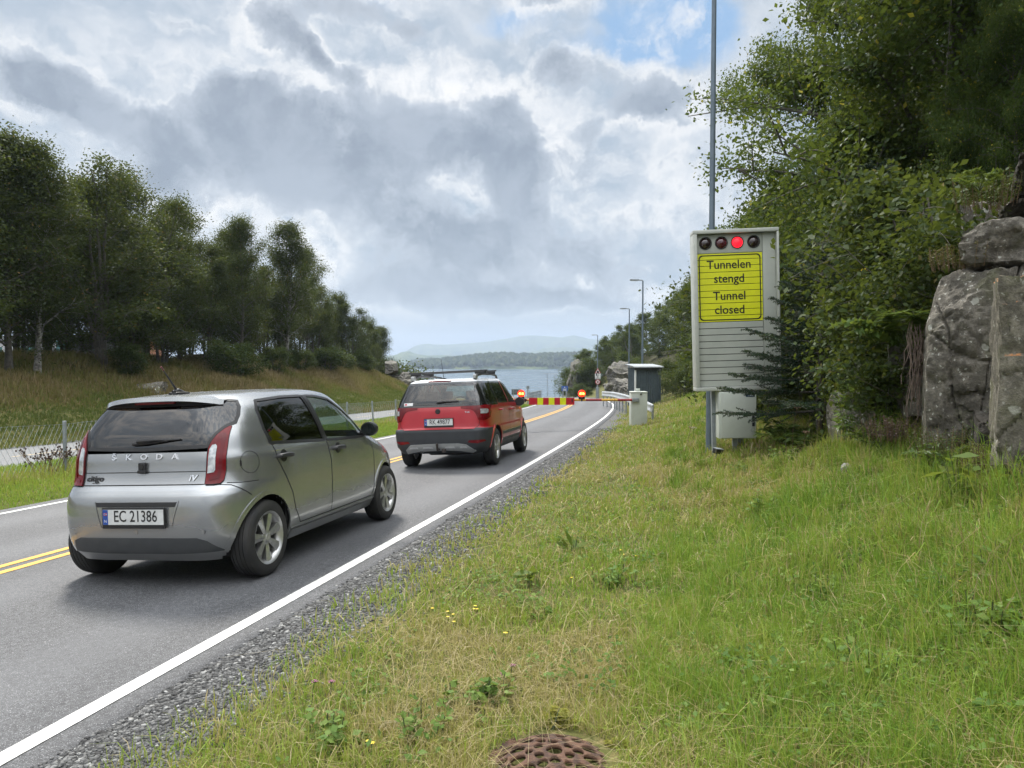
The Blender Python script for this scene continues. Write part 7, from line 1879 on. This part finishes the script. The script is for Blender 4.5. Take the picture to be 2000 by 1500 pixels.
# undergrowth on the shaded right bank and under the left trees
s, u, X, Y = scatter_su(rng, 60000, 4, 60, 2.5, 9, 1.2); n = len(X); pz = fbm(X, Y, .8, 61, 3); k = (rng.random(n) < pz * 1.3) & ~((s < 8.5) & (u < 3.0)) & ~((s > 11) & (u < 4.6 + pz)); X, Y = X[k], Y[k]; n = len(X)
C = np.stack([X, Y, ground(X, Y) + rng.uniform(0, .55, n) ** 1.4], 1); lv, lf = leaves(C, rng.uniform(.04, .09, n) * np.clip(np.hypot(X, Y) / 12, .8, 3), rng, up=.8, slim=.6)
stuff(np_mesh('undergrowth', lv, lf, LEAF_U, attrs={'hue': rng.random(n) * .8}), 'shaded leafy undergrowth covering the right bank behind the rocks', 'undergrowth')
# gravel along the asphalt
n = 90000; s = (rng.random(n) ** 1.6) * 24 - .5; u = ER - .05 + np.abs(rng.normal(size=n)) * .24 + .06 * fbm(s, s * 0, 2, 6); e_ = rng.random(n) < .22; u = np.where(e_, ER + rng.normal(size=n) * .028, u); x, y = road(s, u); k = (u < ER + .8) & (y > .5); x, y, s, u = x[k], y[k], s[k], u[k]; n = len(x)
sz = .0020 + .0042 * rng.random(n) ** 2.5 * np.clip(.8 + s * .06, .9, 2) + .0005 * np.clip(s, 0, 12); CB = np.array([(-1, -1, -1), (1, -1, -1), (1, 1, -1), (-1, 1, -1), (-1, -1, 1), (1, -1, 1), (1, 1, 1), (-1, 1, 1)], float)
V = CB[None] * (1 + rng.normal(size=(n, 8, 3)) * .32) * np.stack([sz * rng.uniform(.8, 1.5, n), sz * rng.uniform(.8, 1.5, n), sz * .6], 1)[:, None]
a = rng.uniform(0, 6.28, n); c_, s_ = np.cos(a)[:, None], np.sin(a)[:, None]; V = np.stack([V[..., 0] * c_ - V[..., 1] * s_, V[..., 0] * s_ + V[..., 1] * c_, V[..., 2]], -1)
V += np.stack([x, y, np.maximum(ground(x, y), np.where(u < ER + .02, rz(s) + xf(u), -9)) + sz * .25], 1)[:, None]
CF_ = np.array([(0, 3, 2, 1), (4, 5, 6, 7), (0, 1, 5, 4), (1, 2, 6, 5), (2, 3, 7, 6), (3, 0, 4, 7)])
Fq = (np.arange(n)[:, None, None] * 8 + CF_).reshape(-1, 4)
GRV = leaf_mat('gravel_stones', [(0, (.04, .04, .04)), (.5, (.10, .10, .099)), (.9, (.17, .17, .167)), (1, (.34, .34, .33))], 0.0, .8)
stuff(np_mesh('gravel', V.reshape(-1, 3), Fq, GRV, attrs={'hue': np.repeat(rng.random(n) ** 1.2, 6)}), 'crushed grey gravel along the right edge of the asphalt', 'gravel')
# wood on the island across the water
def wood(name, G, n, h0, seed, label, mat):
    rg = np.random.default_rng(seed); Xg, Yg, Zg = G; i = rg.integers(2, Xg.shape[0] - 2, n); j = rg.integers(2, 16, n)
    k = (Zg[i, j] > SEA + 3.0); i, j = i[k], j[k]; n = len(i)
    P = np.stack([Xg[i, j] + rg.normal(size=n) * 3, Yg[i, j] + rg.normal(size=n) * 6, Zg[i, j] - 1], 1); h = h0 * rg.uniform(.5, 1.25, n); w = h * rg.uniform(.35, .8, n)
    ang = np.arange(7) * 2 * math.pi / 7; lv_ = [(0.0, .7), (.35, 1.0), (.7, .72), (1.0, .08)]
    V = np.stack([P[:, None] + np.stack([np.cos(ang)[None] * w[:, None] * r_ * rg.uniform(.75, 1.25, (n, 7)), np.sin(ang)[None] * w[:, None] * r_, np.broadcast_to((h * z_)[:, None], (n, 7)) + rg.normal(size=(n, 7)) * h[:, None] * .06], -1) for z_, r_ in lv_], 1)
    b = np.arange(28).reshape(4, 7); q = np.stack([b[:-1], np.roll(b, -1, 1)[:-1], np.roll(b, -1, 1)[1:], b[1:]], -1).reshape(-1, 4)
    Fq = (np.arange(n)[:, None, None] * 28 + q).reshape(-1, 4)
    stuff(np_mesh(name, V.reshape(-1, 3), Fq, mat, attrs={'hue': np.repeat(rg.random(n), len(q))}), label, 'wood')
WOOD = leaf_mat('distant_wood', [(0, (.018, .030, .014)), (.5, (.030, .045, .018)), (.9, (.05, .065, .025)), (1, (.10, .11, .05))], 0, .9)
wood('island_wood', ISL, 3600, 9.5, 5, 'far wood covering the island across the water', WOOD); wood('islet_wood', ISL2, 500, 8, 6, 'far wood on the small islet left of the island', WOOD)
